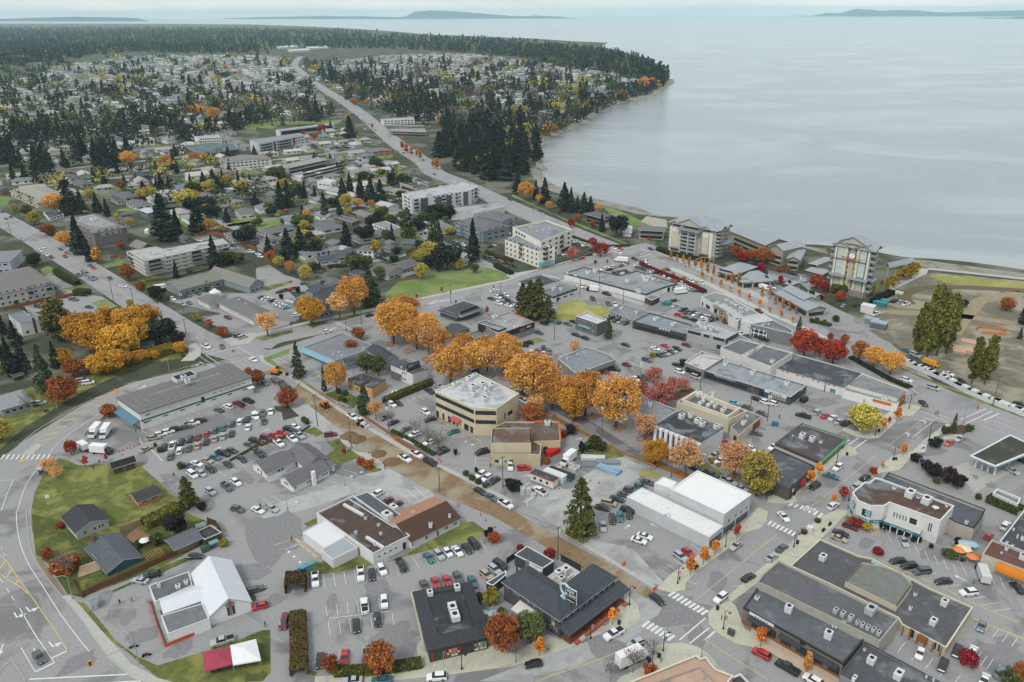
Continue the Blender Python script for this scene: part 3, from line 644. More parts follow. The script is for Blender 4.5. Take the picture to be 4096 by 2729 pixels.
# sea
ws=bpy.data.materials.new('sea_water');ws.use_nodes=True;n_=ws.node_tree.nodes;l_=ws.node_tree.links.new;b_=n_['Principled BSDF']
SV(b_,'Roughness',.16);SV(b_,'IOR',1.33)
g_=n_.new('ShaderNodeNewGeometry');mpp=n_.new('ShaderNodeMapping');SV(mpp,'Scale',(.0022,.0034,1));SV(mpp,'Rotation',(0,0,.5));l_(g_.outputs['Position'],mpp.inputs[0])
t_=n_.new('ShaderNodeTexNoise');SV(t_,'Scale',1.6);SV(t_,'Detail',7);SV(t_,'Distortion',1.2);l_(mpp.outputs[0],t_.inputs[0])
r_=n_.new('ShaderNodeValToRGB');r_.color_ramp.elements[0].position=.46;r_.color_ramp.elements[1].position=.60;r_.color_ramp.elements[0].color=(.238,.27,.283,1);r_.color_ramp.elements[1].color=(.315,.352,.352,1)
l_(t_.outputs[0],r_.inputs[0]);l_(r_.outputs[0],b_.inputs['Base Color'])
m2=n_.new('ShaderNodeMapping');SV(m2,'Scale',(.05,.16,1));SV(m2,'Rotation',(0,0,-.12));l_(g_.outputs['Position'],m2.inputs[0])
t2=n_.new('ShaderNodeTexNoise');SV(t2,'Scale',1.2);SV(t2,'Detail',6);SV(t2,'Roughness',.6);l_(m2.outputs[0],t2.inputs[0])
bm_=n_.new('ShaderNodeBump');SV(bm_,'Strength',.28);SV(bm_,'Distance',3);l_(t2.outputs[0],bm_.inputs['Height']);l_(bm_.outputs[0],b_.inputs['Normal'])
mb=MB();mb.add([(-24000,-2000,-3.15),(24000,-2000,-3.15),(24000,25000,-3.15),(-24000,25000,-3.15)],[(0,1,2,3)]);ST_('sea',mb,ws)
# far hills
HILL=K_('3f5a60',1,.15,.002)
def hill(name,tops,by,depth=900):
 mb=MB();vs=[]
 for sx,ty in tops:
  sx_,by_=src(sx,by);_,ty_=src(sx,ty);b=PS(sx_,by_,-3);dist=hypot(b.x,b.y);r=ray(sx_,ty_);k=(dist+depth)/hypot(r.x,r.y);zt=HC+r.z*k;u=Vec((b.x,b.y,0)).normalized()
  vs+=[(b.x,b.y,-4),(b.x+u.x*depth*.45,b.y+u.y*depth*.45,max(zt*.62,-3)),(b.x+u.x*depth,b.y+u.y*depth,max(zt,-3)),(b.x+u.x*depth*2.2,b.y+u.y*depth*2.2,-4)]
 m=len(tops);mb.add(vs,[(i*4+j,(i+1)*4+j,(i+1)*4+j+1,i*4+j+1)for i in rN(m-1)for j in rN(3)]);ST_(name,mb,HILL)
def jag(l,k=5,a=2):
 o=[]
 for i in rN(len(l)-1):
  for j in rN(k):
   t=j/k;o.append((l[i][0]+(l[i+1][0]-l[i][0])*t,l[i][1]+(l[i+1][1]-l[i][1])*t+rnd(-a,a)*(0 if i==0 and j==0 else 1)))
 return o+[l[-1]]
T('B1');hill('hills',jag([(-300,170),(0,160),(600,150),(1000,152),(1300,158),(1500,166)]),176)
hill('hills',jag([(1290,168),(1380,150),(1470,108),(1600,97),(1800,102),(2000,118),(2354,148),(2500,150),(2560,143),(2800,155),(2930,166)]),171)
T('D1');hill('hills',jag([(150,149),(410,147),(530,121),(640,124),(800,82),(920,88),(1030,101),(1270,91),(1600,116),(2000,104),(2354,95),(2900,80)]),151)
hill('hills',jag([(1950,171),(2030,163),(2110,168),(2130,170),(2200,163),(2354,152),(2600,150)],3,1),173,300)
T('A1');hill('hills',jag([(-900,165),(-300,150),(0,172),(300,166),(650,155),(1000,158),(1250,168),(1360,190)]),196,700)
# streets and lots
T('F');SH_('asphalt_ground',[(-1200,2600),(3400,2600),(3200,1250),(2353,945),(2150,880),(2060,800),(1990,740),(1880,690),(1760,645),(1560,580),(1470,565),(1390,585),(1180,655),(1000,700),(880,722),(760,762),(640,800),(560,815),(430,850),(300,880),(190,930),(60,1010),(-60,1100),(-900,1700)],.02,ASPH)
def road(t,l,w,m=ROAD,z=.03,name='road'):
 p=SMp(pts(t,l),5);return ST_(name,PSt(p,w,z),m)
def road2(segs,w,m=ROAD,z=.03,name='road',fr_=0):
 p=[]
 for t,l in segs:p+=pts(t,l)
 p=SMp(p,5);return ST_(name,PSt(p,w,z),m)
HW=[('D3',[(3000,1150),(2354,840),(1700,545),(1350,420),(900,215),(560,40)]),('C2',[(2354,1330),(1900,1080),(1400,905),(1000,750),(560,575),(0,335)]),('B2',[(1900,125),(1640,20)]),('B1',[(1560,1500),(1330,1350),(1150,1200),(960,1040),(800,930),(660,845),(510,745),(410,660),(355,600),(380,550),(412,520)])]
road2(HW,21)
LR=[('A2',[(-500,210),(0,440),(600,790),(1000,1040),(1400,1300),(1850,1568)]),('B3',[(0,150),(120,240)])]
road2(LR,17)
road2([('A3',[(2354,60)]),('B2',[(150,1545),(600,1450),(1050,1345),(1500,1240),(1850,1160),(2354,1040)]),('C2',[(400,930),(700,840),(1050,745),(1300,690)])],15,z=.034)
road2([('B2',[(700,250),(1000,320),(1250,385),(1400,470),(1550,600),(1850,740),(2100,865),(2354,960)])],9)
road2([('A2',[(1150,80),(1350,170),(1600,280),(1900,420),(2100,500),(2300,590)])],7)
road2([('B2',[(700,900),(900,850),(1100,830),(1300,790),(1450,760)])],5)
# far streets
for l in([('A1',[(340,1020),(560,1100),(900,1200),(1100,1270),(1180,1400)])],[('A1',[(1830,735),(2354,870)])],[('B1',[(430,1280),(700,1340),(900,1370)])],[('B1',[(1800,980),(2354,900)]),('C1',[(100,850),(500,800)])],[('B1',[(1100,1150),(1600,1160)])]):road2(l,9,z=.05)
# brown torn up street and its dust
dl=pts('B3',[(330,470),(560,650),(800,840),(1060,1040),(1250,1180),(1500,1330)])+pts('C4',[(-150,60),(260,300),(640,520),(960,640),(1230,800)])
dr=pts('B3',[(420,350),(640,500),(960,740),(1400,1020),(1660,1130),(2000,1320),(2300,1510)])+pts('C4',[(130,70),(480,260),(860,470),(1240,690),(1330,780)])
q=[(p.x,p.y)for p in dl]+[(p.x,p.y)for p in dr[::-1]];mb=MB();mb.poly(q if ar_(q)>0 else q[::-1],.045);ST_('dirt_road',mb,DIRT)
T('B3');SH_('dusty_lot',[(330,640),(520,530),(800,760),(1200,1160),(1560,1330),(1640,1420),(1500,1520),(1180,1420),(900,1400),(560,1520),(180,1620),(0,1650),(200,1490),(700,1330),(1080,1200),(700,870),(640,880),(470,780),(380,760)],.026,LIGHTASPH)
T('C4');SH_('dusty_lot',[(300,60),(560,230),(860,420),(1270,660),(1430,690),(1100,330),(760,270),(620,230),(500,100),(420,-80),(200,-60)],.026,LIGHTASPH);SH_('dusty_lot',[(1000,680),(1240,800),(1400,890),(1100,1180),(600,1420),(0,1568),(-300,1560),(300,1330),(860,1130),(1150,1010),(1180,900)],.036,K_('adafad',.95,.06,.5,big=(.07,'9b9a9b',.5,.6)))
T('C3');SH_('gravel_yard',[(500,1330),(760,1180),(1000,1060),(1200,1150),(1180,1250),(900,1420),(700,1560),(300,1568),(100,1480),(240,1330)],.026,LIGHTASPH)
# construction site beyond the highway
T('D2');SH_('construction_ground',[(820,1390),(1000,1210),(1120,1130),(1480,940),(1900,975),(2354,1020),(3300,1120),(3300,2600),(2354,2290),(1700,1940),(1260,1650),(1050,1550),(940,1480)],.024,SITE)
for a in([(1300,1230),(1250,1150),(1380,1090),(1640,1075),(2000,1085),(2400,1110)],[(1700,1500),(1850,1300),(2000,1180),(2354,1130)],[(1100,1300),(1300,1310),(1700,1330),(2354,1420)]):
 ST_('dirt_track',PSt(SMp(pts('D2',a),5),7,.04),K_('9d9176'if a[0][0]!=1300 else '6e604c',1,.1,.4))
T('D2');SH_('dry_grass',[(1480,955),(1800,975),(2354,1035),(2354,1100),(1790,1050),(1620,1030)],.036,GRASSDRY)
T('D2');SH_('beach_grass',[(1240,815),(1500,833),(1900,885),(2354,945),(3000,1030),(3000,1065),(2354,983),(1900,932),(1470,893),(1250,845)],.04,BEACH);SH_('beach_grass',[(270,690),(530,718),(560,770),(440,740),(280,700)],.04,BEACH)
T('C2');SH_('lawn',[(850,350),(920,345),(1080,410),(1200,470),(1310,515),(1200,520),(1040,495),(940,440)],.04,GRASSG);SH_('dry_grass',[(1180,470),(1240,420),(1420,455),(1430,530),(1320,520)],.04,FAIR)
T('C2');SH_('lawn',[(430,1225),(600,1185),(900,1270),(880,1340),(420,1390),(400,1330)],.05,GRASSDRY)
T('B2');SH_('lawn',[(1190,1130),(1330,1010),(1500,1000),(1680,920),(1900,910),(2110,890),(2354,965),(2354,985),(1900,1090),(1500,1200),(1180,1250)],.05,GRASSG)
SH_('lawn',[(0,460),(200,425),(410,430),(420,480),(200,500),(0,560)],.04,GRASSG);SH_('lawn',[(40,1080),(330,1010),(345,1030),(100,1110)],.04,GRASS)
SH_('lawn',[(715,1380),(800,1320),(1060,1290),(1080,1300),(780,1385)],.05,GRASSD);SH_('lawn',[(470,1420),(600,1385),(670,1400),(520,1450)],.05,GRASSD);SH_('lawn',[(0,1540),(320,1468),(340,1490),(60,1568)],.05,GRASS)
SH_('parking_lot',[(0,900),(120,865),(260,960),(400,1000),(520,1120),(300,1110),(420,1230),(300,1420),(0,1500)],.03,ASPH)
T('B1');SH_('field',[(0,1110),(420,1115),(800,1100),(760,1140),(200,1150),(150,1190),(0,1170)],.05,GRASSG);SH_('lawn',[(1060,1440),(1200,1390),(1300,1440),(1120,1470)],.05,GRASSG)
T('A1');SH_('field',[(2120,1140),(2354,1130),(2354,1200),(2250,1190)],.05,GRASSG)
T('A2');SH_('lawn',[(370,910),(440,880),(545,915),(460,950),(390,945)],.05,GRASSG);SH_('lawn',[(580,1085),(760,1045),(820,1100),(690,1110)],.05,GRASS);SH_('lawn',[(840,1215),(970,1185),(1085,1255),(900,1262)],.05,GRASSG)
SH_('parking_lot',[(440,985),(510,960),(660,1050),(560,1075)],.04,ASPH);SH_('parking_lot',[(380,960),(520,940),(800,1140),(940,1160),(1080,1250),(860,1310),(240,1300),(200,1240),(640,1170)],.035,ASPH)
SH_('parking_lot',[(1550,1200),(1800,1120),(2354,1130),(2354,1568),(2300,1568),(1800,1350),(2040,1320)],.035,ASPH);SH_('parking_lot',[(1770,640),(1940,600),(2354,760),(2150,760),(1980,640)],.035,ASPH)
SH_('lawn',[(1165,1035),(1400,960),(1540,1000),(1560,1110),(1450,1225),(1330,1140)],.05,GRASSD);SH_('lawn',[(1050,370),(1200,330),(1420,310),(1420,250),(1340,250),(1400,330),(1220,380)],.04,GRASSG)
SH_('lawn',[(2040,450),(2354,430),(2354,500),(2100,480)],.04,GRASSG);SH_('lawn',[(0,230),(100,250),(60,330),(0,320)],.04,GRASSG);SH_('lawn',[(1030,840),(1150,810),(1120,870),(940,900)],.05,GRASSG)
# west side of the ring road
T('A3');SH_('grass_verge',[(-300,1290),(0,1005),(120,890),(250,780),(400,690),(560,590),(740,480),(920,390),(1160,285),(1400,190),(1660,165),(1730,120),(1640,60),(1300,170),(900,280),(600,340),(300,420),(0,520),(-300,700)],.05,GRASS)
SH_('pavement',[(1660,185),(1780,180),(1845,130),(1850,75),(1800,20),(1740,20),(1730,120)],.14,PAVE,.12);SH_('pavement',[(2050,-20),(2130,45),(2300,20),(2354,-40),(2354,-80)],.14,PAVE,.12)
# triangle park
park=[(545,1070),(700,1085),(900,1130),(1010,1120),(1250,1110),(1330,1180),(1480,1310),(1560,1400),(1730,1510),(1560,1568),(1500,1600)]
SH_('lawn',park+[(1640,1780),(1300,1990),(1060,1990),(700,1830),(480,1960),(330,1960),(290,1700),(285,1560),(320,1390),(400,1230)],.05,GRASS)
ST_('path',PSt(SMp(pts('A3',[(530,1060),(640,1085),(740,1130),(900,1125),(1010,1125)]),5),1.8,.07),ASPH)
T('A4');SH_('garden_ground',[(290,20),(330,400),(430,470),(620,760),(750,790),(1120,650),(1500,500),(2040,210),(1900,90),(1640,-20),(1300,100),(1000,240),(600,100)],.055,GRASSD)
SH_('grass_verge',[(690,830),(770,840),(880,960),(1060,1180),(1250,1330),(1430,1410),(1850,1600),(1500,1568),(1350,1450),(1180,1300),(1000,1180)],.05,GRASS);SH_('lawn',[(1435,1420),(1870,1290),(2200,1180),(2270,1150),(2270,1600),(1860,1600)],.05,GRASS)
SH_('pavement',[(570,780),(640,770),(760,890),(920,1080),(1050,1220),(1210,1400),(1450,1530),(1700,1600),(1500,1640),(1200,1520),(1000,1350),(870,1180),(720,960)],.12,PAVE,.1)
SH_('gravel_verge',[(330,420),(370,410),(600,760),(560,780),(420,600)],.06,K_('8f7f68',1,.12,.8))
# church yard grass ends, green edges of lots
T('A4');SH_('grass_strip',[(1400,560),(1500,500),(1720,420),(1740,450),(1560,530),(1440,590)],.045,GRASSD);SH_('grass_strip',[(940,770),(1200,650),(1220,670),(960,780)],.045,GRASSD);SH_('grass_strip',[(2180,540),(2220,640),(2300,760),(2354,780),(2354,820),(2310,830),(2240,700)],.045,GRASSD)
T('B4');SH_('lawn',[(-90,1150),(60,1090),(130,1090),(135,1480),(60,1560),(-100,1568)],.05,GRASSD)
SH_('lawn',[(440,560),(640,440),(930,400),(1070,490),(1000,520),(720,560),(560,580),(440,610)],.05,GRASSD);SH_('lawn',[(1200,470),(1420,370),(1900,110),(1990,90),(2110,170),(2080,230),(1860,290),(1540,370),(1350,420),(1220,465)],.05,GRASS)
SH_('lawn',[(440,110),(560,60),(580,110),(470,140)],.05,GRASS);SH_('lawn',[(480,1460),(560,1475),(540,1510),(490,1500)],.05,GRASSD)
SH_('pavement',[(545,1520),(1000,1480),(1500,1410),(1480,1240),(1520,1180),(1420,740),(1450,720),(1560,1290),(1700,1350),(2354,1190),(2354,1420),(1700,1510),(1100,1568),(540,1568)],.14,PAVEC,.12)
T('B3');SH_('lawn',[(640,930),(800,890),(980,1060),(760,1140),(640,1060),(720,1000),(660,940)],.05,GRASS);SH_('lawn',[(930,1130),(1080,1100),(1160,1190),(1050,1215)],.05,GRASS);SH_('lawn',[(430,830),(540,790),(630,850),(560,880)],.05,GRASS)
SH_('grass_strip',[(-250,1090),(0,960),(300,860),(430,820),(440,840),(0,990),(-230,1110)],.05,GRASSD)
SH_('mulch_bed',[(165,600),(300,600),(400,690),(250,730),(235,655),(180,640)],.05,MULCH)
SH_('lawn',[(640,480),(720,460),(880,490),(960,540),(900,620),(780,570),(640,500)],.05,GRASSD);SH_('leaf_litter',[(900,640),(1010,690),(1220,830),(1480,1000),(1680,1120),(1660,1140),(1400,1000),(1180,830)],.05,K_('8a5a34',1,.15,.8))
SH_('lawn',[(65,160),(310,70),(300,120),(140,170),(270,270),(180,240)],.05,GRASSG);SH_('lawn',[(490,330),(660,250),(660,280),(520,330)],.05,GRASSG)
SH_('pavement',[(20,140),(65,130),(80,190),(300,300),(480,420),(960,740),(1400,990),(1680,1130),(1960,1260),(2354,1460),(2354,1500),(1940,1290),(1660,1150),(1380,1020),(940,760),(460,440),(240,300),(40,180)],.12,PAVE,.1)
T('B3');SH_('pavement',[(780,880),(850,930),(1180,1160),(1120,1170),(830,970),(760,900)],.1,PAVE,.08)
T('C4');SH_('pavement',[(480,180),(860,400),(1240,640),(1330,690),(1290,700),(860,440),(460,205)],.12,PAVE,.1)
SH_('pavement',[(960,660),(1060,760),(1160,870),(1180,980),(1140,1050),(1040,1080),(900,1080),(690,1180),(400,1300),(0,1430),(-20,1400),(0,1300),(330,1130),(440,1180),(1000,790)],.14,PAVEC,.12)
SH_('pavement',[(1330,710),(1460,745),(1590,720),(1600,660),(1680,570),(1960,360),(2160,190),(2290,150),(2340,90),(2354,0),(2260,-40),(2180,60),(1820,340),(1700,400),(1480,560),(1350,680)],.14,PAVEC,.12)
SH_('pavement',[(1870,870),(1800,930),(1810,1030),(1880,1110),(2050,1210),(2230,1250),(2354,1330),(2354,1180),(2140,1080),(2060,870),(2000,820)],.14,PAVEC,.12)
T('D4');SH_('pavement',[(640,-20),(480,50),(300,205),(60,420),(-150,590),(-380,790),(-330,830),(-100,660),(100,470),(200,505),(490,250),(760,-10)],.14,PAVEC,.12);SH_('pavement',[(-160,1180),(80,1330),(360,1490),(600,1640),(760,1568),(560,1430),(100,1180),(-150,1050)],.14,K_('cbb9a2',.9,.05,.6),.12)
T('C4');SH_('pavement',[(1330,1240),(1400,1215),(1560,1205),(1700,1240),(1800,1300),(1900,1420),(2000,1500),(1300,1568),(960,1568),(1000,1520),(1290,1390)],.14,PAVEC,.12)
T('D3');SH_('pavement',[(-20,1568),(0,1480),(60,1490),(230,1490),(270,1470),(250,1430),(640,1110),(700,1060),(800,1060),(825,1040),(800,990),(720,950),(190,1370),(0,1430)],.14,PAVEC,.12)
SH_('pavement',[(680,820),(810,880),(930,900),(1020,890),(1240,690),(1330,690),(1400,620),(1400,600),(1300,570),(1200,600),(980,740),(960,800),(800,830),(700,790)],.14,PAVEC,.12)
SH_('pavement',[(1470,880),(1640,760),(1680,770),(1600,850),(1450,960),(1200,1190),(1040,1210),(900,1290),(740,1400),(760,1330),(1060,1130),(1140,1060),(1330,1010)],.14,PAVEC,.12)
SH_('gravel_bed',[(1600,880),(1800,850),(1740,900),(1620,910)],.05,M9('bdbcb2'));SH_('mulch_bed',[(1600,810),(1780,770),(1890,800),(1800,860),(1640,850)],.06,SOIL)
SH_('forecourt',[(1690,1160),(1870,1110),(2230,1210),(1900,1400)],.045,K_('b4b3ad',.9,.06,.6))
SH_('grass_verge',[(1210,240),(1600,400),(2000,560),(2354,680),(2354,710),(1700,470),(1560,400),(1220,260)],.05,GRASS)
T('C3');SH_('lawn',[(600,1010),(700,900),(860,960),(1060,1030),(1010,1070),(820,1080),(600,1040)],.05,GRASS);SH_('lawn',[(1165,1240),(1200,1175),(1380,1230),(1330,1260)],.05,GRASSDRY);SH_('leaf_litter',[(380,680),(800,900),(1060,1040),(1300,1100),(1620,1230),(1600,1260),(1060,1060),(780,920),(360,720)],.05,K_('8f6a35',1,.15,.8))
SH_('lawn',[(1600,1110),(1750,1100),(1960,1230),(1900,1240)],.05,GRASS);SH_('maple_street',[(300,560),(500,600),(760,760),(1080,970),(1300,1080),(1700,1250),(1600,1250),(1060,1030),(700,800),(360,640)],.032,K_('6f6d70',.95,.05,.7))
SH_('planting_bed',[(1180,470),(1500,470),(1640,430),(1700,460),(1520,540),(1300,560)],.05,SOIL)
T('C2');SH_('lawn',[(150,1560),(230,1535),(330,1568),(200,1590)],.05,GRASSG)
T('D2');SH_('lawn',[(1030,1080),(1060,1010),(1200,900),(1400,920),(1420,930),(1130,1085)],.05,GRASSG);SH_('boardwalk',[(1130,1110),(1460,950),(1480,905),(1420,900),(1100,1075)],.1,PAVE,.08);SH_('boardwalk',[(1460,910),(1900,955),(2354,1005),(3200,1100),(3200,1070),(2354,985),(1900,935),(1480,895)],.1,PAVE,.08)
SH_('gravel_median',[(-100,1260),(300,1420),(560,1540),(540,1550),(240,1430),(-120,1280)],.06,K_('c2c4b8',.9,.1,.8));SH_('hotel_drive',[(0,920),(150,940),(420,960),(560,1040),(380,1080),(500,1200),(700,1310),(900,1390),(1000,1460),(700,1500),(420,1400),(600,1300),(300,1040),(0,1000)],.04,ASPH)
T('C2');SH_('gravel_median',[(1480,890),(1780,1010),(2354,1290),(2354,1330),(1760,1040),(1440,905)],.06,K_('c2c4b8',.9,.1,.8));SH_('pavement',[(1290,740),(1440,800),(1800,960),(2354,1225),(2354,1170),(1800,905),(1380,745)],.12,PAVE,.1)
SH_('pavement',[(-60,960),(0,1000),(100,960),(480,850),(860,760),(905,750),(880,730),(440,850),(310,900),(160,920)],.12,PAVE,.1);SH_('pavement',[(480,1000),(640,1060),(820,1090),(1220,1225),(1200,1240),(700,1090),(440,1010)],.12,PAVE,.1)
SH_('grass_verge',[(0,215),(400,410),(700,520),(1080,680),(1080,695),(660,530),(0,240)],.05,GRASSG)
AP=MB()
for t_,l in(('A3',[(1300,1100,3),(1550,1250,2),(2250,1250,3),(620,760,2),(900,1000,3),(1900,1480,2)]),('A4',[(1330,1130,3),(1180,960,2),(960,800,2),(2250,560,5),(120,780,2),(1650,1260,3),(300,1150,1.5),(700,1400,3)]),('B3',[(680,960,4),(100,1270,2),(980,1470,3),(1560,560,3),(900,150,2)]),('B4',[(1220,1170,4),(1280,1155,4),(1420,1150,1.6),(180,230,8),(240,180,6),(430,670,3),(150,820,2.5),(700,830,2),(1100,700,3),(1350,1340,3)]),('C4',[(1560,960,5),(1480,870,4),(1120,300,2),(900,1280,4),(1700,1120,3),(1900,650,3)]),('D4',[(2200,1310,4),(900,300,2),(1500,390,3),(2180,1200,2)]),('D3',[(700,860,2),(1250,800,3),(900,1200,4),(1500,1000,4),(500,560,4),(2050,1330,1.5),(1900,1250,1)]),('C3',[(700,830,4),(1000,1000,3),(1700,350,5),(900,60,4),(2200,780,3),(520,1260,4)]),('C2',[(800,1200,6),(1350,1260,5),(1000,800,6),(600,1450,4),(1750,1290,5)]),('B2',[(300,1350,6),(900,1400,5),(2000,1170,5)])):
 T(t_)
 for x,y,r in l:c=P(x,y);a=rnd(0,3);k=[r*rnd(.6,1.2)for _ in rN(11)];AP.poly([(c.x+cos(a)*k[i]*1.7*cos(i*.571)-sin(a)*k[i]*sin(i*.571),c.y+sin(a)*k[i]*1.7*cos(i*.571)+cos(a)*k[i]*sin(i*.571))for i in rN(11)],.055+len(AP.v)*1e-5)
ST_('asphalt_patches',AP,K_('8a898a',.95,.12,1.2))
# painted markings
MW=MB();MY=MB()
def ln_(M,l,w=.14,z=.062):
 s=PSt([P(*q)for q in l],w,z);M.add(s.v,s.f)
def cv_(M,l,w=.16,z=.062):
 s=PSt(SMp([P(*q)for q in l],6),w,z);M.add(s.v,s.f)
def dh_(M,a,b,n,w=.16,f=.45):
 A,B=P(*a),P(*b)
 for i in rN(n):s=PSt([A.lerp(B,(i)/n),A.lerp(B,(i+f)/n)],w,.062);M.add(s.v,s.f)
def SL_(a,b,n,d,M=None,w=.12):
 for i in rN(n):
  t=i/max(n-1,1);x=a[0]+(b[0]-a[0])*t;y=a[1]+(b[1]-a[1])*t;ln_(M or MW,[(x,y),(x+d[0],y+d[1])],w)
def zb_(a,b,n,d,w=.6):SL_(a,b,n,d,MW,w)
def aR(x,y,dx,dy,s=1.0,turn=0):
 a=P(x,y);b=P(x+dx,y+dy);d=(b-a).normalized();nn=Vec((-d.y,d.x,0));L_=3.2*s;e=a+d*L_*.62
 q=PSt([a,e],.28*s,.062);MW.add(q.v,q.f)
 if turn:d=(nn*turn).normalized();nn=Vec((-d.y,d.x,0));q=PSt([e,e+d*.6*s],.28*s,.063);MW.add(q.v,q.f);e=e+d*.5*s
 t=e+d*1.2*s;l=e+nn*.6*s;r=e-nn*.6*s;MW.add([(r.x,r.y,.062),(t.x,t.y,.062),(l.x,l.y,.062)],[(0,1,2)])
T('A4');cv_(MW,[(150,0),(165,200),(240,440),(400,700),(560,950),(700,1140),(820,1290)],.2);cv_(MY,[(-40,360),(60,460),(110,530),(170,620),(280,770),(420,970),(530,1130),(620,1285)],.22);cv_(MY,[(-40,540),(60,620),(180,690),(260,760)],.22)
ln_(MW,[(480,1350),(625,1280)],.45);ln_(MW,[(325,1478),(505,1390)],.45);ln_(MW,[(180,890),(320,1130),(500,1390)],.2);ln_(MW,[(195,1255),(325,1478)],.2);ln_(MW,[(270,1545),(1170,1500)],.4);ln_(MW,[(560,1600),(1300,1562)],.4)
dh_(MW,(10,330),(60,440),2);dh_(MW,(0,620),(30,660),1,.16,1);dh_(MW,(60,705),(150,850),2,.18,.6)
for a,b in(((0,530),(50,455)),((60,610),(105,540)),((150,660),(165,630))):ln_(MY,[a,b],.4)
aR(240,880,50,60,1.3,1);aR(130,930,40,70,1.3,1);aR(450,1200,50,60,1.3,1);aR(310,1260,20,40,1.0);aR(30,1220,-30,80,1.3)
T('A3');cv_(MW,[(170,960),(330,830),(560,690),(800,560),(1100,440),(1400,350),(1650,300)],.18);cv_(MY,[(315,945),(520,760),(760,600),(920,530),(1060,470),(1300,390),(1560,290),(1840,200)],.22);cv_(MY,[(385,965),(560,820),(740,700),(880,600),(1030,490)],.22)
for i in rN(7):x=340+i*85;y=930-i*62-(i*i*.6);ln_(MY,[(x,y),(x+105-i*3,y-25)],.5)
zb_((10,1090),(430,1090),10,(30,-45),.55);cv_(MW,[(385,1105),(300,1230),(220,1370),(160,1568)],.2);cv_(MW,[(445,1045),(560,920),(720,800),(940,650)],.16);ln_(MW,[(0,1285),(125,1275),(60,1420),(10,1568)],.2)
ln_(MW,[(1835,195),(1875,215)],.4);ln_(MW,[(1900,212),(1955,240)],.4);ln_(MW,[(1835,140),(1980,240)],.18);ln_(MW,[(1890,130),(2190,60),(2354,150)],.3);ln_(MW,[(1890,130),(2020,215)],.3);ln_(MW,[(2120,205),(2354,140)],.25);ln_(MW,[(1870,105),(2120,45)],.25);aR(1760,240,60,-20,1.2);aR(1195,430,60,-25,1.2);aR(1260,445,100,-40,1.4)
dh_(MW,(1010,530),(1180,460),2,.16,.5);dh_(MW,(820,640),(960,570),2,.16,.5);ln_(MW,[(1500,320),(1900,215)],.16)
SL_((1540,1075),(2350,780),10,(60,-110));ln_(MW,[(1690,960),(2354,735)],.12);ln_(MW,[(1390,1000),(1500,1110),(1530,1030),(1455,1050)],.3);SL_((1450,840),(2260,560),9,(-40,-30));SL_((1770,1190),(2354,960),7,(90,35));ln_(MW,[(1280,905),(1310,950),(1400,930)],.25)
ln_(MY,[(1300,825),(1360,865)],.2);SL_((2040,620),(2090,605),3,(50,40),MY,.2);SL_((2000,1190),(2180,1100),3,(80,60));aR(1960,1000,50,-15,.9)
ln_(MW,[(1760,50),(1975,75)],.16)
T('B3');SL_((40,800),(170,595),3,(-5,-90));ln_(MW,[(40,800),(35,740)],.12);ln_(MW,[(30,740),(230,660),(240,730)],.14);SL_((1660,640),(2070,930),9,(-95,40));SL_((1210,580),(1600,470),8,(60,45));SL_((1290,800),(1720,1060),7,(90,-45));SL_((2020,1040),(2010,1160),4,(130,5));ln_(MW,[(2020,1060),(2010,1160)],.14);ln_(MY,[(1670,720),(2070,925)],.3);ln_(MY,[(1520,715),(1670,650)],.25)
SL_((540,1325),(810,1190),4,(120,30));SL_((440,1370),(250,1480),3,(150,40));SL_((1370,1520),(1560,1440),4,(-100,-90));SL_((140,1420),(60,1450),2,(90,60));SL_((600,1030),(720,985),2,(0,2));SL_((840,1250),(900,1220),2,(50,30));ln_(MW,[(230,1530),(500,1490)],.12);aR(60,835,50,-20,.9);SL_((110,930),(-20,990),2,(60,40));SL_((150,170),(290,130),4,(60,30));SL_((540,270),(680,200),3,(60,40))
for a in((870,1240),(960,1205),(1920,925),(1980,950),(360,1480)):ln_(MW,[a,(a[0]+20,a[1]+6)],.8)
T('B4');SL_((615,585),(1290,475),8,(20,120));SL_((1440,425),(2060,265),8,(65,100));SL_((645,865),(1225,785),7,(10,100));SL_((665,1010),(1250,925),7,(15,125));ln_(MW,[(670,985),(1240,920)],.15);SL_((545,1400),(970,1330),5,(20,-90));ln_(MY,[(150,320),(370,245),(580,415),(400,500)],.18);SL_((260,355),(370,300),3,(150,-55));SL_((360,445),(420,420),2,(150,-60))
for a in((360,255),(410,305),(460,345),(515,390)):ln_(MY,[a,(a[0]+40,a[1]+32)],.5)
for a in((290,370),(340,415),(395,465)):ln_(MW,[a,(a[0]+20,a[1]+6)],.9)
T('C4');zb_((1440,780),(1740,950),9,(60,-40),.75);zb_((1200,1060),(1430,1190),7,(65,-50),.75);ln_(MW,[(1540,1185),(1780,980)],.35);ln_(MW,[(1635,1215),(1815,1070)],.35);ln_(MW,[(1775,1185),(1865,1105)],.5)
cv_(MY,[(1685,822),(2020,548),(2354,275)],.16);cv_(MY,[(1265,1138),(1000,1280),(700,1400),(400,1500),(220,1568)],.18);cv_(MY,[(1785,1190),(2100,1390),(2354,1550)],.18);SL_((1270,560),(1560,400),5,(110,75));SL_((700,220),(1000,90),5,(10,-70));ln_(MW,[(1615,640),(1700,670)],.12);ln_(MW,[(2015,690),(2110,680)],.12);ln_(MW,[(1640,295),(1730,360)],.14);aR(1030,160,40,-25,.9);aR(1340,150,-50,-30,.9)
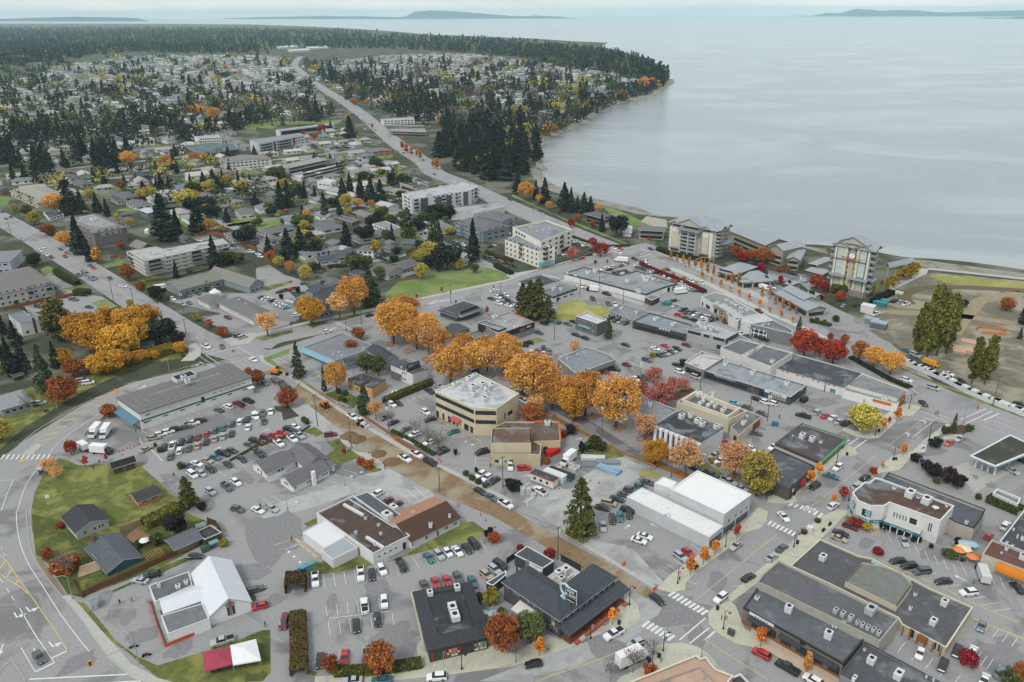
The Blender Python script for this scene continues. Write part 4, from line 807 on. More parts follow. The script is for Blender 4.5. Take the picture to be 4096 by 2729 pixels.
T('D4');zb_((10,100),(480,250),9,(1,1),.1);zb_((0,125),(220,225),7,(35,-35),.7);zb_((330,-10),(460,60),4,(40,-40),.7);cv_(MY,[(-60,330),(90,205)],.16);SL_((570,240),(720,110),5,(130,60));SL_((1090,190),(1700,490),8,(40,90));SL_((1770,470),(2220,640),6,(50,110));SL_((1080,450),(1540,640),5,(120,-20));SL_((1380,590),(2060,920),7,(170,-25));SL_((1190,1300),(1700,1600),5,(70,-95));SL_((1890,1080),(2240,1240),5,(60,-80));SL_((1900,1390),(2010,1450),3,(60,-90));ln_(MY,[(1010,440),(1500,650),(2000,900),(2310,1025)],.25);ln_(MY,[(1890,985),(2350,1175)],.35);SL_((940,150),(1000,140),4,(30,80),MY,.2);ln_(MY,[(530,265),(680,130)],.2);aR(1820,640,-60,-30,1)
T('D3');cv_(MY,[(395,1527),(700,1290),(993,1055)],.16);cv_(MY,[(1098,970),(1437,710)],.16);ln_(MW,[(1437,710),(1520,735)],.35);ln_(MW,[(1325,890),(1540,725),(1650,760)],.2);ln_(MW,[(1405,645),(1660,745)],.25);ln_(MW,[(1560,675),(1680,720)],.25);ln_(MW,[(1820,760),(2065,645)],.35);ln_(MW,[(1770,725),(2005,625)],.35);ln_(MW,[(1985,730),(2125,668)],.5);ln_(MY,[(1960,725),(2030,752)],.5);ln_(MW,[(2040,715),(2280,815)],.15);dh_(MW,(2000,790),(2354,910),3,.16,.5);dh_(MW,(2090,695),(2260,755),1,.16,1)
ln_(MW,[(740,955),(830,895)],.4);ln_(MW,[(795,990),(910,910)],.4);ln_(MW,[(700,940),(750,910)],.4);aR(1285,880,40,-50,1.1,1);aR(1440,765,40,-50,1.1,1);cv_(MY,[(-1250,240),(-650,440),(0,640),(190,710)],.16);ln_(MY,[(335,610),(340,650),(390,620)],.2);SL_((400,670),(720,790),6,(45,-45));ln_(MY,[(1310,430),(1375,480)],.5);ln_(MW,[(1280,490),(1350,480)],.3);dh_(MW,(780,220),(1450,440),4,.16,.35);zb_((190,1520),(400,1568),5,(35,-25),.7);SL_((-270,560),(-190,530),2,(90,40));SL_((2200-2354,870),(2250-2354,780),4,(90,20));ln_(MW,[(270,1440),(350,1440)],.12)
T('C3');SL_((2100,880),(2260,770),4,(110,30));SL_((80,150),(350,90),6,(0,60));ln_(MY,[(940,140),(1180,240),(1700,440),(2354,690)],.14);SL_((1450,260),(1480,250),2,(30,25));ln_(MW,[(1110,120),(1140,150)],.15);ln_(MW,[(1090,240),(1140,280)],.15);aR(580,910,40,-10,.9);aR(95,1245,60,-5,.9);aR(400,1140,50,-20,.9)
T('C2');dh_(MW,(0,290),(860,660),14,.2,.45);dh_(MW,(30,370),(800,700),14,.2,.45);cv_(MY,[(0,335),(430,520),(860,690)],.2);cv_(MY,[(1290,760),(1800,1000),(2354,1280)],.2);dh_(MW,(1300,790),(2354,1330),12,.2,.45);dh_(MW,(1380,770),(2354,1220),12,.2,.45)
ln_(MW,[(905,745),(1110,705)],.5);ln_(MW,[(940,785),(1000,810)],.4);ln_(MW,[(1110,730),(1180,715),(1260,750)],.4);ln_(MW,[(1170,800),(1280,770)],.5);ln_(MW,[(940,750),(1010,780)],.4);cv_(MY,[(100,1000),(-100,1040)],.16);zb_((270,970),(420,1000),9,(25,-12),.5);ln_(MW,[(60,970),(180,945)],.3);cv_(MY,[(600,1080),(860,1190),(1020,1250)],.14);cv_(MY,[(245,1450),(500,1540)],.14);SL_((640,1160),(860,1250),5,(-25,-40));SL_((400,790),(500,780),4,(20,20))
T('B2');cv_(MY,[(330,1568),(480,1520),(620,1480)],.2);cv_(MY,[(1480,1180),(1540,1240)],.1);zb_((720,1405),(850,1470),9,(40,-12),.5);dh_(MW,(440,1520),(1160,1330),6,.2,.4);zb_((1640,1200),(1760,1185),6,(30,15),.5);ln_(MW,[(1560,1270),(1700,1235)],.2);ln_(MW,[(1940,1170),(2120,1125)],.2);dh_(MW,(1900,1140),(2354,1040),4,.2,.4);aR(1120,1350,-40,12,1.1)
T('A2');cv_(MY,[(-100,390),(0,440),(600,775),(1000,1050),(1300,1240),(1600,1410),(1960,1568)],.2);dh_(MW,(1620,1430),(1860,1568),4,.2,.4);SL_((450,975),(620,1060),8,(50,-15));ln_(MW,[(0,370),(600,690),(1100,985),(1250,1080)],.14);ln_(MW,[(310,720),(360,760)],.2)
T('B1');dh_(MW,(1560,1480),(1000,1060),14,.25,.4);dh_(MW,(980,1040),(500,735),8,.3,.4);cv_(MY,[(1480,1480),(1300,1340),(1100,1180),(950,1060),(700,880),(480,740)],.3);ln_(MW,[(1210,1290),(1330,1320)],.5);ln_(MY,[(1160,1265),(1200,1270)],.8)
ST_('white_markings',MW,K_('e4e4e0',.8,.05,.8));ST_('yellow_markings',MY,K_('dcc27a',.8,.05,.8))
# kerb lines of islands
def kerb(l,w=.25,c=KERB,h=.16):
 s=PSt(SMp([P(*q)for q in l],5),w,h);a=s.v;m=MB();m.add(a,s.f);k=len(a)//2
 m.add([(x,y,0)for x,y,z in a],[]);m.f+=[(i,2*k+i,2*k+i+1,i+1)for i in rN(k-1)]+[(k+i,k+i+1,3*k+i+1,3*k+i)for i in rN(k-1)];m.m+=[0]*(2*(k-1));ST_('kerb',m,c)
T('A3');SH_('traffic_island',[(195,1045),(320,945),(375,945),(382,970),(300,1045)],.14,K_('b5b5a8',.9,.12,1),.12);SH_('traffic_island',[(160,1110),(180,1085),(240,1090),(245,1105),(200,1118)],.14,M9('c8a878'),.12)
T('A4');kerb([(245,0),(250,120),(275,300),(310,420),(420,590),(560,770),(720,960),(860,1150),(1000,1330),(1200,1500)]);kerb([(0,1470),(70,1400),(110,1380),(150,1420),(240,1568)])
T('B2');SH_('traffic_island',[(690,1450),(740,1440),(755,1455),(700,1470)],.14,PAVE,.12);SH_('traffic_island',[(1560,1230),(1620,1205),(1700,1200),(1620,1235)],.14,PAVE,.12);SH_('traffic_island',[(1115,1410),(1140,1390),(1240,1470),(1300,1490),(1240,1500)],.14,K_('a9764a',.9,.15,.8),.12)
SH_('pavement',[(0,1530),(520,1400),(880,1330),(1180,1270),(1220,1255),(1480,1195),(1900,1105),(2354,1005),(2354,990),(1900,1085),(1470,1180),(860,1310),(500,1380),(0,1500)],.12,PAVE,.1)
# buildings of the near town
def AW_(t,a,b,h,d,col,drop=.7,name='awning'):
 # sloped canopy along the wall line a-b (world points), sticking out by d on the camera side
 a=Vec((a[0],a[1],0));b=Vec((b[0],b[1],0));u=(b-a).normalized();n=Vec((u.y,-u.x,0))
 if n.dot(CP-a)<0:n=-n
 m=MB();vs=[a+Vec((0,0,h)),b+Vec((0,0,h)),b+n*d+Vec((0,0,h-drop)),a+n*d+Vec((0,0,h-drop))];vs+=[v-Vec((0,0,.18))for v in vs]
 m.add(vs,[(0,1,2,3),(7,6,5,4),(3,2,6,7),(0,3,7,4),(2,1,5,6)]);return PT_(t,name,m,K_(col,.8,.05))
def FN_(l,h,label,c,name='wooden_fence',post=True,th=.1,z=0):
 p=[P(*q)for q in l];t=TG_(name,label,'fence',(p[0].x,p[0].y,z));m=MB()
 for a,b in zip(p,p[1:]):
  c_=(a+b)/2;an=math.atan2(b.y-a.y,b.x-a.x);m.box(c_.x,c_.y,z+.1,(b-a).length,th,h-.1,an)
 PT_(t,'board_panel',m,K_(c,.9,.12,1.5))
 if post:
  L_=sum((b-a).length for a,b in zip(p,p[1:]));k=min(int(L_/3)+1,60)
  for a,b in zip(p,p[1:]):
   n=max(int((b-a).length/3),1)
   for i in rN(n):q=a.lerp(b,i/n);m=BX(q.x,q.y,z,.16,.16,h+.12);PT_(t,'post',m,K_(c,.9,.12,1.5))
 return t
# thrift store
T('A3')
r=FL_('thrift_store','long white store with grey low pitched roof and teal stripe beside the full car park',[(1060,520),(1275,670),(2325,330),(2110,203)],'e2e2de','7a7877',base=(1,1300,825),cat='store',sk=(9,1.1,'7d7b7a'),
 win=[(1,.01,.05,2.2,3.0,1,'w')]+[(1,.02+i*.145,.02+i*.145+.07,2.3,2.9,1,'w')for i in rN(7)]+[(1,.62,.95,5.0,5.4,6,'w'),(1,.03,.09,4.9,5.5,1),(1,.22,.27,5.2,5.5,1,'w'),(1,.51,.56,2.7,5.2,1,'l')])
m=MB();a,b=[Vec((*q,0))for q in(r.p[1],r.p[2])];u,n=UN(a,b);q=(a+b)/2+n*.03;m.box(q.x,q.y,3.3,(b-a).length,.12,.55,AT(u));PT_(r.t,'teal_stripe',m,M7('2c5c66'))
m=MB();q=P(1700,360,r.h);an=AT(u);m.box(q.x,q.y,r.h-.2,8,5,2.2,an);PT_(r.t,'roof_well_wall',m,M7('d4d6d6'));m=BX(q.x,q.y,r.h+2.01,7.2,4.2,.05,an);PT_(r.t,'roof_well',m,DARK);UN_(r.t,[(1690,345,(1.8,1.8,1.6)),(1725,375,(1.8,1.8,1.4))],r.h+2.05,an)
AW_(r.t,r.p[0],tP(Vec(r.p[0]).lerp(Vec(r.p[1]),.95)),3.6,3.2,'5f8794');a,b=V0(r.p[1]),V0(r.p[2]);AW_(r.t,tP(b.lerp(a,.06)),tP(b),3.2,2.4,'e8e8e6',.1,'entrance_canopy')
FN_([(770,880),(830,820),(950,720),(1000,680),(1110,640)],1.3,'white railing fence behind the two white box trucks','d8d8d2','railing')
# park cabins
r=HO_('log_cabin','old dark log cabin with black roof on the green lawn',(1030,1180),(1255,1110),(1235,1070),'5a4d45','353231',h=2.6,rs=1.6,aw=(0,0),door=0)
r=HO_('orange_hut','small orange wooden hut with dark roof and white end on the lawn',(1262,1492),(1492,1400),(1405,1325),'d58a58','4a494a',base=(0,1275,1545),rs=1.2,aw=(2,0),win=[(3,.3,.6,1,1.9,1)])
T('B3')
# L shaped white house
T('X',960,1720,4.3556)
b1=HO_('white_hall','white L shaped hall with grey shingle roofs and a chimney beside the dirt road',(450,775),(1000,535),(745,350),'e9e9e6','77757a',base=(0,478,885),rs=2.0,win=[(3,.3,.5,1,2,1),(3,.55,.68,.1,2.1,1,'d'),(0,.35,.6,1,2,2)],cat='hall')
HO_('','',(1580,510),(1200,230),(790,395),'e9e9e6','77757a',h=b1.h,rs=2.3,parent=b1.t,hip=.2)
HO_('','',(915,1005),(1590,690),(1370,515),'e9e9e6','77757a',h=b1.h,rs=2.0,parent=b1.t,win=[(0,.03,.09,1,2.2,1),(0,.36,.47,1,2.2,2),(0,.6,.7,1,2.2,2),(0,.77,.96,1,2.2,3),(3,.3,.65,1.2,2.4,3)])
HO_('','',(1580,640),(1680,600),(1600,505),'e9e9e6','77757a',h=b1.h,rs=1.2,parent=b1.t)
m=MB();q=P(1300,960);m.box(q.x,q.y,0,1.1,1.0,5.0,.78);PT_(b1.t,'chimney',m,WHITE)
for a in((560,850),(620,880),(690,800)):q=P(*a);m=BX(q.x,q.y,.1,5,.08,1.1,.78);PT_(b1.t,'ramp_railing',m,WHITE)
# bottom left houses
T('A4')
HO_('cottage','grey green cottage with dark roof and wide white gable above the ring road',(690,208),(1008,76),(870,-75),'b5b8ae','46484c',base=(0,697,278),rs=1.9,ax='v',win=[(0,.2,.32,1.1,2.2,1),(0,.5,.62,1.1,2.2,1),(0,.66,.86,1.1,2.2,2),(3,.3,.5,1,2,1)],over=.4)
r=HO_('blue_house','dark blue house with slate grey gable roof behind the brown fence',(975,575),(1320,418),(1105,195),'3d5d6c','626870',base=(0,992,612),rs=1.9,ax='v',over=.4,win=[(3,.3,.6,1,2,1)],chim=(860,250))
r=HO_('pavilion','open grey roofed garden pavilion beside the wooden deck',(1600,362),(1870,242),(1782,143),'8a7a68','6d7178',h=2.6,rs=.9,over=1.2,cat='pavilion')
FL_('shed_extension','dark flat roofed shed behind the brown fence and dumpsters',[(1790,190),(1880,258),(2040,192),(1935,125)],'5a5148','4a4b4c',h=2.4,cat='shed')
HO_('garden_shed','small grey plastic garden shed at the church yard corner',(835,870),(905,838),(880,785),'a9adac','8d9394',h=1.9,rs=.5,over=.08,cat='shed',win=[(0,.25,.75,.1,1.6,1,'pbfc2c2')])
FN_([(760,795),(910,720),(1100,640),(1370,520),(1640,395),(1880,285),(2038,225)],1.9,'long brown board fence between the church yard and the houses','6f4a34')
FN_([(2040,215),(1990,140),(1910,110)],2.2,'short brown fence beside the blue gate','5c4334');FN_([(1110,200),(1310,125)],2.2,'tan slatted fence behind the wooden deck','a48568');FN_([(650,640),(770,800)],1.2,'weathered brown fence above the ring road kerb','6b4c3a')
FN_([(1800,165),(1900,135)],1.6,'white and blue lattice gate behind the pavilion','cfdde2','garden_gate',False)
m=MB();q=[P(x,y)for x,y in((1140,260),(1300,330),(1430,260),(1260,160))];m.prism([(a.x,a.y)for a in q[::-1]]if ar_([(a.x,a.y)for a in q])<0 else[(a.x,a.y)for a in q],.05,.45);SG_('wooden_deck',m,K_('8d6a50',.9,.12,1),'wooden deck with white patio furniture behind the blue house','deck')
t=TG_('patio_table','white round patio table with folded white umbrella on the wooden deck','patio table',P(1340,275,.45));q=P(1340,275,.45);m=CY(q.x,q.y,1.15,.8,.8,.06,12);PT_(t,'tabletop',m,WHITE);m=CY(q.x,q.y,.45,.3,.06,.7,8);PT_(t,'base',m,WHITE)
umbrella(1325,255,1.5,'f0f0ee','white patio umbrella open on the wooden deck',8,2.6)
t=TG_('pergola','small orange brown wooden pergola below the deck','pergola',P(1410,385));q=P(1405,385,2.2)
for i in rN(7):m=MB();a=q+Vec((cos(.74),sin(.74),0))*(i-3)*.7;m.box(a.x,a.y,2.1,.12,3.6,.14,.74);PT_(t,'rafter',m,M9('b07a50'))
for i in rN(4):m=MB();a=q+Vec(((-1,1)[i%2]*2*cos(.74)-(-1,1)[i//2]*1.6*sin(.74),(-1,1)[i%2]*2*sin(.74)+(-1,1)[i//2]*1.6*cos(.74),0));m.box(a.x,a.y,0,.14,.14,2.1,.74);PT_(t,'post',m,M9('9a6a48'))
m=MB()
for i in rN(5):q=P(820,560-i*12);m.box(q.x,q.y,.05+i*.18,5.4-.2*i,1.6-.15*i,.17,.62)
SG_('lumber_stack',m,K_('c2a98a',.9,.14,2),'stack of pale sawn lumber beside the blue house','lumber')
# church
c=HO_('church','white church with steep pale metal roof, cross window and flat annexes',(1910,983),(2320,832),(2110,452),'e6e7e6','d7dbde',base=(0,1945,1068),rs=3.6,ax='v',over=.35,cat='church',rmat=K_('dfe4e8',.45,.03,.3,wave=(-.76,1.6,.06,0)),win=[(0,.40,.64,1.0,3.6,2)])
HO_('','',(1500,945),(1990,775),(1925,628),'e6e7e6','d7dbde',h=c.h,rs=1.1,over=.3,parent=c.t,rmat=K_('dfe4e8',.45,.03,.3,wave=(.81,1.6,.06,0)))
a,b=[Vec((*q,0))for q in c.p[:2]];d,n=UN(a,b);q=a+(b-a)*.52+n*.12;an=AT(d)
m=BX(q.x,q.y,1.0,.22,.12,4.8,an);m.box(q.x,q.y,3.6,1.9,.12,.22,an);PT_(c.t,'cross',m,K_('a83c2c',.6,.03))
for s in(-1,1):m=MB();e=q+d*s*.62-n*.06;m.add([(e.x-d.x*.5*1,e.y-d.y*.5,3.95),(e.x+d.x*.5,e.y+d.y*.5,3.95),(e.x+d.x*.5,e.y+d.y*.5,5.3 if s<0 else 4.7),(e.x-d.x*.5,e.y-d.y*.5,4.7 if s<0 else 5.3)],[(0,1,2,3)]);PT_(c.t,'window',m,GLASSL)
def AX_(par_t,roof,h,wall,rf,nm='annex'):
 p=[P(x,y,h)for x,y in roof];p=[(v.x,v.y)for v in p];p=p if ar_(p)>0 else p[::-1];m=MB();m.prism(p,0,h,top=False);w=PT_(par_t,nm+'_wall',m,K_(wall,.8,.05));m=MB();m.poly(of_(p,-.2),h-.12);PT_(par_t,nm+'_roof',m,MEMB(rf)if isinstance(rf,str)else rf);m=MB();n=len(p);i=of_(p,-.25);o=of_(p,.05);m.add([(a[0],a[1],h+.02)for a in o]+[(a[0],a[1],h+.02)for a in i]+[(a[0],a[1],h-.18)for a in o]+[(a[0],a[1],h-.3)for a in i],[(k,(k+1)%n,n+(k+1)%n,n+k)for k in rN(n)]+[(2*n+k,2*n+(k+1)%n,(k+1)%n,k)for k in rN(n)]+[(n+k,n+(k+1)%n,3*n+(k+1)%n,3*n+k)for k in rN(n)]);PT_(par_t,nm+'_edge',m,K_('d8d8d8',.7,0));return p
AX_(c.t,[(1480,960),(1545,1125),(1925,985),(1860,845)],3.3,'e6e7e6','77787a');AX_(c.t,[(1368,682),(1735,552),(1770,680),(1425,830)],3.4,'e6e7e6','6a6b6d');UN_(c.t,[(1460,685,(.8,.6,1.0)),(1635,690,(1.2,.8,.9)),(1710,650,(.9,.9,1.0))],3.3,an)
FN_([(1370,840),(1410,930),(1460,1095),(1520,1250),(1600,1220),(1790,1140)],1.0,'orange red railing along the church ramp','c8563c','ramp_railing_fence',False,.12)
m=MB();q=[P(x,y)for x,y in((1410,900),(1540,1225),(1800,1130),(1950,1070),(1930,1010),(1560,1130),(1470,920))];q=[(a.x,a.y)for a in q];m.prism(q if ar_(q)>0 else q[::-1],0,.4);PT_(c.t,'ramp',m,K_('9a9f96',.9,.08,1))
# tents
def tent(l,h,col,label,peak=1.0):
 p=[P(x,y,h)for x,y in l];c_=sum(p,Vec())/4;t=TG_('canopy_tent',label,'tent',(c_.x,c_.y,0));m=MB();vs=[tP(v)for v in p]+[(c_.x,c_.y,h+peak)]+[(v.x,v.y,h-.35)for v in p];m.add(vs,[(i,(i+1)%4,4)for i in rN(4)]+[(5+i,5+(i+1)%4,(i+1)%4,i)for i in rN(4)]);PT_(t,'canopy',m,K_(col,.75,.04,.6))
 for v in p:m=MB();q=v.lerp(c_,.04);m.tube([(q.x,q.y,0),(q.x,q.y,h-.2)],.05,6);PT_(t,'leg',m,GALV)
tent([(1862,1298),(1882,1475),(2140,1400),(2112,1235)],2.5,'a84458','crimson canopy tent on the lawn beside the white one');tent([(2115,1232),(2142,1410),(2400,1365),(2354,1172)],2.5,'eeeeec','white canopy tent on the lawn right of the crimson one')
T('B4')
# restaurant supply block: brown roofed white building
T('F')
r=FL_('white_block_building','white walled building with rusty brown flat roof and rooftop vents',[(727,1179),(857,1272),(942,1230),(812,1138)],'e4e4e2','57473f',base=(1,861,1298),cat='building',us=[(890,1188,(3,2.2,1.8)),(905,1166,(2.6,1.6,1.0)),(870,1205,(.7,.7,.6)),(818,1222,(.7,.7,.6)),(840,1190,(.7,.7,.6)),(875,1225,(.7,.7,.6)),(862,1250,(.7,.7,.6))],win=[(1,.1,.2,1.6,2.3,1),(1,.25,.35,1.6,2.3,1),(1,.4,.5,1.6,2.3,1),(1,.55,.64,1.6,2.3,1),(1,.75,.9,.1,2.5,1,'d')],tm='d0d0ce')
r.t['label']='white walled building with rusty brown flat roof below the torn up street'
AX_(r.t,[(800,1146),(845,1130),(902,1170),(945,1200),(905,1212)],r.h-.35,'d8d8d6','585e66','rear')
for a,b in((((790,1160)),(835,1185)),((842,1235),(882,1260))):
 p,q=P(*a,r.h),P(*b,r.h);m=BX((p.x+q.x)/2,(p.y+q.y)/2,r.h-.3,(q-p).length,.8,.7,math.atan2(q.y-p.y,q.x-p.x));PT_(r.t,'duct',m,UNIT)
T('B4');AX_(r.t,[(428,192),(625,338),(832,225),(640,75)],3.2,'dedede',K_('e2e4e6',.6,.03),'canopy');AX_(r.t,[(598,355),(705,445),(935,330),(815,242)],3.0,'dcdcdb',K_('a9b0b6',.55,.05,.5,wave=(-.76,1.6,.1,0)),'lean_to')
r=HO_('gabled_annex_building','long white building with terracotta and brown gable roof beside the torn up street',(1424,290),(1893,62),(1700,-172),'e0e0de','5c4438',base=(0,1440,362),rs=2.3,rf2='b98b70',over=.5,cat='building',win=[(0,.0,.04,1,2,1),(0,.27,.33,.9,2.2,1),(0,.5,.56,.2,2.6,1,'d'),(0,.68,.75,1,2.3,2),(0,.86,.94,1,2.3,2)],us=[(1605,130,(1,1,1.2)),(1780,40,(.7,.7,.9)),(1450,10,(.8,.8,.8))])
# black roofed shop
r=FL_('black_roofed_shop','shop with black mansard roof and bright window displays beside the car park',[(1435,738),(1577,1285),(2150,1150),(1985,640)],'4a4542','3c3d40',h=4.2,sk=(3.2,1.1,'45474c'),us=[(1600,750,(1.6,1.4,1)),(1850,700,(1.8,1.4,1)),(1808,898,(3,2,1.4)),(1830,968,(3,2,1.4))],win=[(1,.22,.27,.1,2.4,1,'d'),(1,.29,.51,.5,2.7,1,'pd98a4c'),(1,.54,.74,.5,2.7,1,'b'),(1,.77,.98,.5,2.7,1,'p5f9cb0'),(1,.27,.29,0,3.2,1,'p8a4a34'),(1,.51,.54,0,3.2,1,'p8a4a34'),(1,.74,.77,0,3.2,1,'p8a4a34'),(1,.03,.07,0,3.2,1,'p8a4a34'),(0,.7,.82,1.6,3.2,1,'b')])
# lattice bars on the displays
for u0,u1 in((.29,.51),(.77,.98)):
 a,b=V0(r.p[1]),V0(r.p[2]);d=(b-a);L_=d.length;d.normalize();n=Vec((d.y,-d.x,0))*r.s
 for i in rN(6):
  for k in rN(3):
   m=MB();q=a+d*L_*(u0+(u1-u0)*(i+.5)/6)+n*.09;m.box(q.x,q.y,.6+k*.72,L_*(u1-u0)/6*.75,.06,.5,AT(d));PT_(r.t,'display_item',m,K_(rc_(['e8d8a8','d25a3c','e0e0dc','3c6a84','c8b040','a8c8d0','50382c']),.7,0))
# the inn
T('X',1940,2180,3.92)
i1=HO_('inn','charcoal grey two storey inn with L shaped hip roof, white windows and porch',(1170,1200),(2085,515),(1690,290),'56535a','4e545b',base=(0,1160,1490),rs=2.6,hip=.9,over=.55,cat='inn',win=[(0,.02+i*.108,.075+i*.108,4.1,5.9,1)for i in rN(9)])
i2=HO_('','',(250,580),(1170,1200),(1560,870),'56535a','4e545b',h=i1.h,rs=2.6,hip=.9,over=.55,parent=i1.t,win=[(0,.03,.1,4.4,5.6,1),(0,.17,.22,4.1,5.9,1),(0,.24,.29,4.1,5.9,1),(0,.42,.47,4.1,5.9,1),(0,.53,.58,4.1,5.9,1),(0,.67,.72,4.1,5.9,1),(0,.86,.92,4.1,5.9,1),(0,.82,.97,1.2,2.2,3),(0,.86,.94,2.6,3.6,1,'pc8c8b8')])
a,b=Vec((*i1.p[0],0)),Vec((*i1.p[1],0));d=(b-a).normalized();n=Vec((d.y,-d.x,0))*i1.s
for bx in(.02,.128,.236,.344,.452,.56,.668,.776,.884):
 for s in(-.018,.073):
  q=a.lerp(b,bx+s)+n*.06;m=BX(q.x,q.y,4.1,.38,.1,1.8,AT(d));PT_(i1.t,'shutter',m,BLACK)
m=MB();L_=(b-a).length;vs=[]
for e in(a-d*.6,b+d*1.8):vs+=[e+Vec((0,0,3.9)),e+n*3.6+Vec((0,0,3.0)),e+n*3.6+Vec((0,0,2.8)),e+Vec((0,0,3.6))]
m.add(vs,[(0,1,5,4),(1,2,6,5),(3,2,1,0),(4,5,6,7),(2,3,7,6)]);PT_(i1.t,'porch_roof',m,SHING('4e545b'))
for i in rN(8):q=a.lerp(b,(i+.2)/7.4)+n*3.3;m=BX(q.x,q.y,.3,.16,.16,2.6);PT_(i1.t,'porch_post',m,BLACK)
m=MB();q=a.lerp(b,.5)+n*1.9;m.box(q.x,q.y,0,L_,3.4,.35,AT(d));PT_(i1.t,'porch_floor',m,M9('8a4a34'))
for i,f in eN((.08,.3,.44,.62,.75,.95)):q=a.lerp(b,f)+n*4.4;m=BX(q.x,q.y,0,3.2 if i not in(0,5)else 1.4,.9,.7,AT(d));w=PT_(i1.t,'brick_planter',m,M9('a85f42'))
for i,f in eN((.17,.55)):q=a.lerp(b,f)+n*5.2;m=BX(q.x,q.y,.35,2.2,.5,.12,AT(d));m.box(q.x-.8*d.x,q.y-.8*d.y,.1,.15,.45,.25);m.box(q.x+.8*d.x,q.y+.8*d.y,.1,.15,.45,.25);SG_('bench',m,STEEL,('grey bench','pale stone bench')[i]+' in front of the inn porch '+('near its left end','near its middle')[i],'bench')
for l,h_,c_ in(([(910,560),(1130,690),(1490,430),(1270,290)],3.6,'c9c2b8'),([(1000,560),(1130,650),(1380,470),(1240,380)],4.0,'b8b0a6')):AX_(i1.t,l,h_,'d8d4cc',c_,'courtyard')
AX_(i1.t,[(465,150),(900,370),(1080,250),(660,15)],3.6,'47464a',SHING('585e66'),'side')
AX_(i1.t,[(660,380),(800,470),(905,395),(700,285)],3.2,'d8d8d4',K_('d4d4d0',.8,.05),'patio');AX_(i1.t,[(20,590),(120,640),(330,470),(330,400)],3.0,'3e3e42',SHING('555b62'),'stair')
UN_(i1.t,[(1270,420,(1.6,1.6,1.6)),(1160,450,(2.2,1.6,1.4)),(1200,540,(1.4,1.4,1.2)),(655,420,(1.2,1.2,1.6))],4.0,i1.ang)
m=MB();q=P(660,370,i1.h);m.cyl(q.x,q.y,i1.h-1,.45,.45,3.6,10);PT_(i1.t,'flue',m,STEEL);m=MB();q=P(500,390,i1.h);m.cyl(q.x,q.y,i1.h-1,.2,.2,2.6,8);PT_(i1.t,'flue',m,DARK)
a2,b2=Vec((*i2.p[0],0)),Vec((*i2.p[1],0));AW_(i1.t,tP(a2.lerp(b2,.3)),tP(a2.lerp(b2,.66)),3.3,3.2,'d9d5cc',.8)
# roof sign
q=P(1345,1010,i1.h+.5);m=TU([(q.x,q.y,i1.h-.8),(q.x,q.y,i1.h+6.8)],.1,6);sp=PT_(i1.t,'sign_post',m,DARK);an=-.72
m=BX(q.x,q.y-.1,i1.h+2.6,3.3,.25,4.2,an);sb=PT_(i1.t,'sign',m,M6('d8e2e6'));m=BX(q.x-.05,q.y-.25,i1.h+4.4,3.0,.2,2.2,an);PT_(sb,'sign_panel',m,BLACK);m=BX(q.x-.05,q.y-.25,i1.h+2.75,3.0,.2,1.4,an);PT_(sb,'sign_panel',m,BLACK)
for tx,sz,zz in(('ROD',1.0,6.05),('& GUN',.95,5.05),('Lodging Inn',.5,3.4)):
 o=obj('lettering',tX(tx,sz,WHITE),sb);o.matrix_local=MTr(Vec((q.x-.18,q.y-.40,i1.h+zz))-i1.t.location)@MRo(an,4,'Z')@MRo(pi/2,4,'X')
m=MB();e=q+Vec((-1.9*cos(an),-1.9*sin(an),0));pts_=[]
for k in rN(15):th=pi*(.1+1.35*k/14);pts_.append((e.x+1.3*cos(th)*cos(an),e.y+1.3*cos(th)*sin(an),i1.h+5.6+1.5*sin(th)))
m.tube(pts_+[(e.x-.6,e.y+.4,i1.h+3.2),(e.x,e.y,i1.h+2.6)],[.28]*15+[.5,.3],7);PT_(sb,'sign_emblem',m,K_('bcd3dc',.5,.03))
# patio umbrellas
for i,(x,y)in eN(((130,1055),(128,1165),(0,1035))):umbrella(x,y,1.5 if i<2 else.9,'9fb4bf',('pale blue patio umbrella beside the black roofed shop, upper one','pale blue patio umbrella beside the black roofed shop, lower one','small grey patio umbrella against the black roofed shop')[i])
FN_([(1190,250),(1500,420)],2.2,'dark slatted fence behind the inn courtyard','3c3c3e','yard_fence');FN_([(340,300),(500,190)],2.0,'dark wooden fence beside the inn parking','3c3a3a','yard_fence')
# bottom centre tan roof
T('X',2480,2500,4.527)
r=FL_('tan_roofed_building','building with pinkish tan flat roof at the bottom edge of the view',[(150,1040),(1380,545),(1460,605),(1550,575),(1725,795),(2050,915),(1760,1300),(900,1700)],'b8a896',K_('bfa08c',.9,.05,.5,big=(.08,'b89884',.5,.7)),h=6.5,tm='ddd6c2',bk_=[([(640,1035),(1465,750),(1720,1040),(1100,1500)],.9,'cfc6b0','bfa08c')])
r=FL_('corner_kiosk','dark roofed low building corner below the tan roof at the street',[(1880,1010),(2180,880),(2400,1100),(2100,1300)],'c8c8c4','50504e',h=4.0,tm='e2e2de')
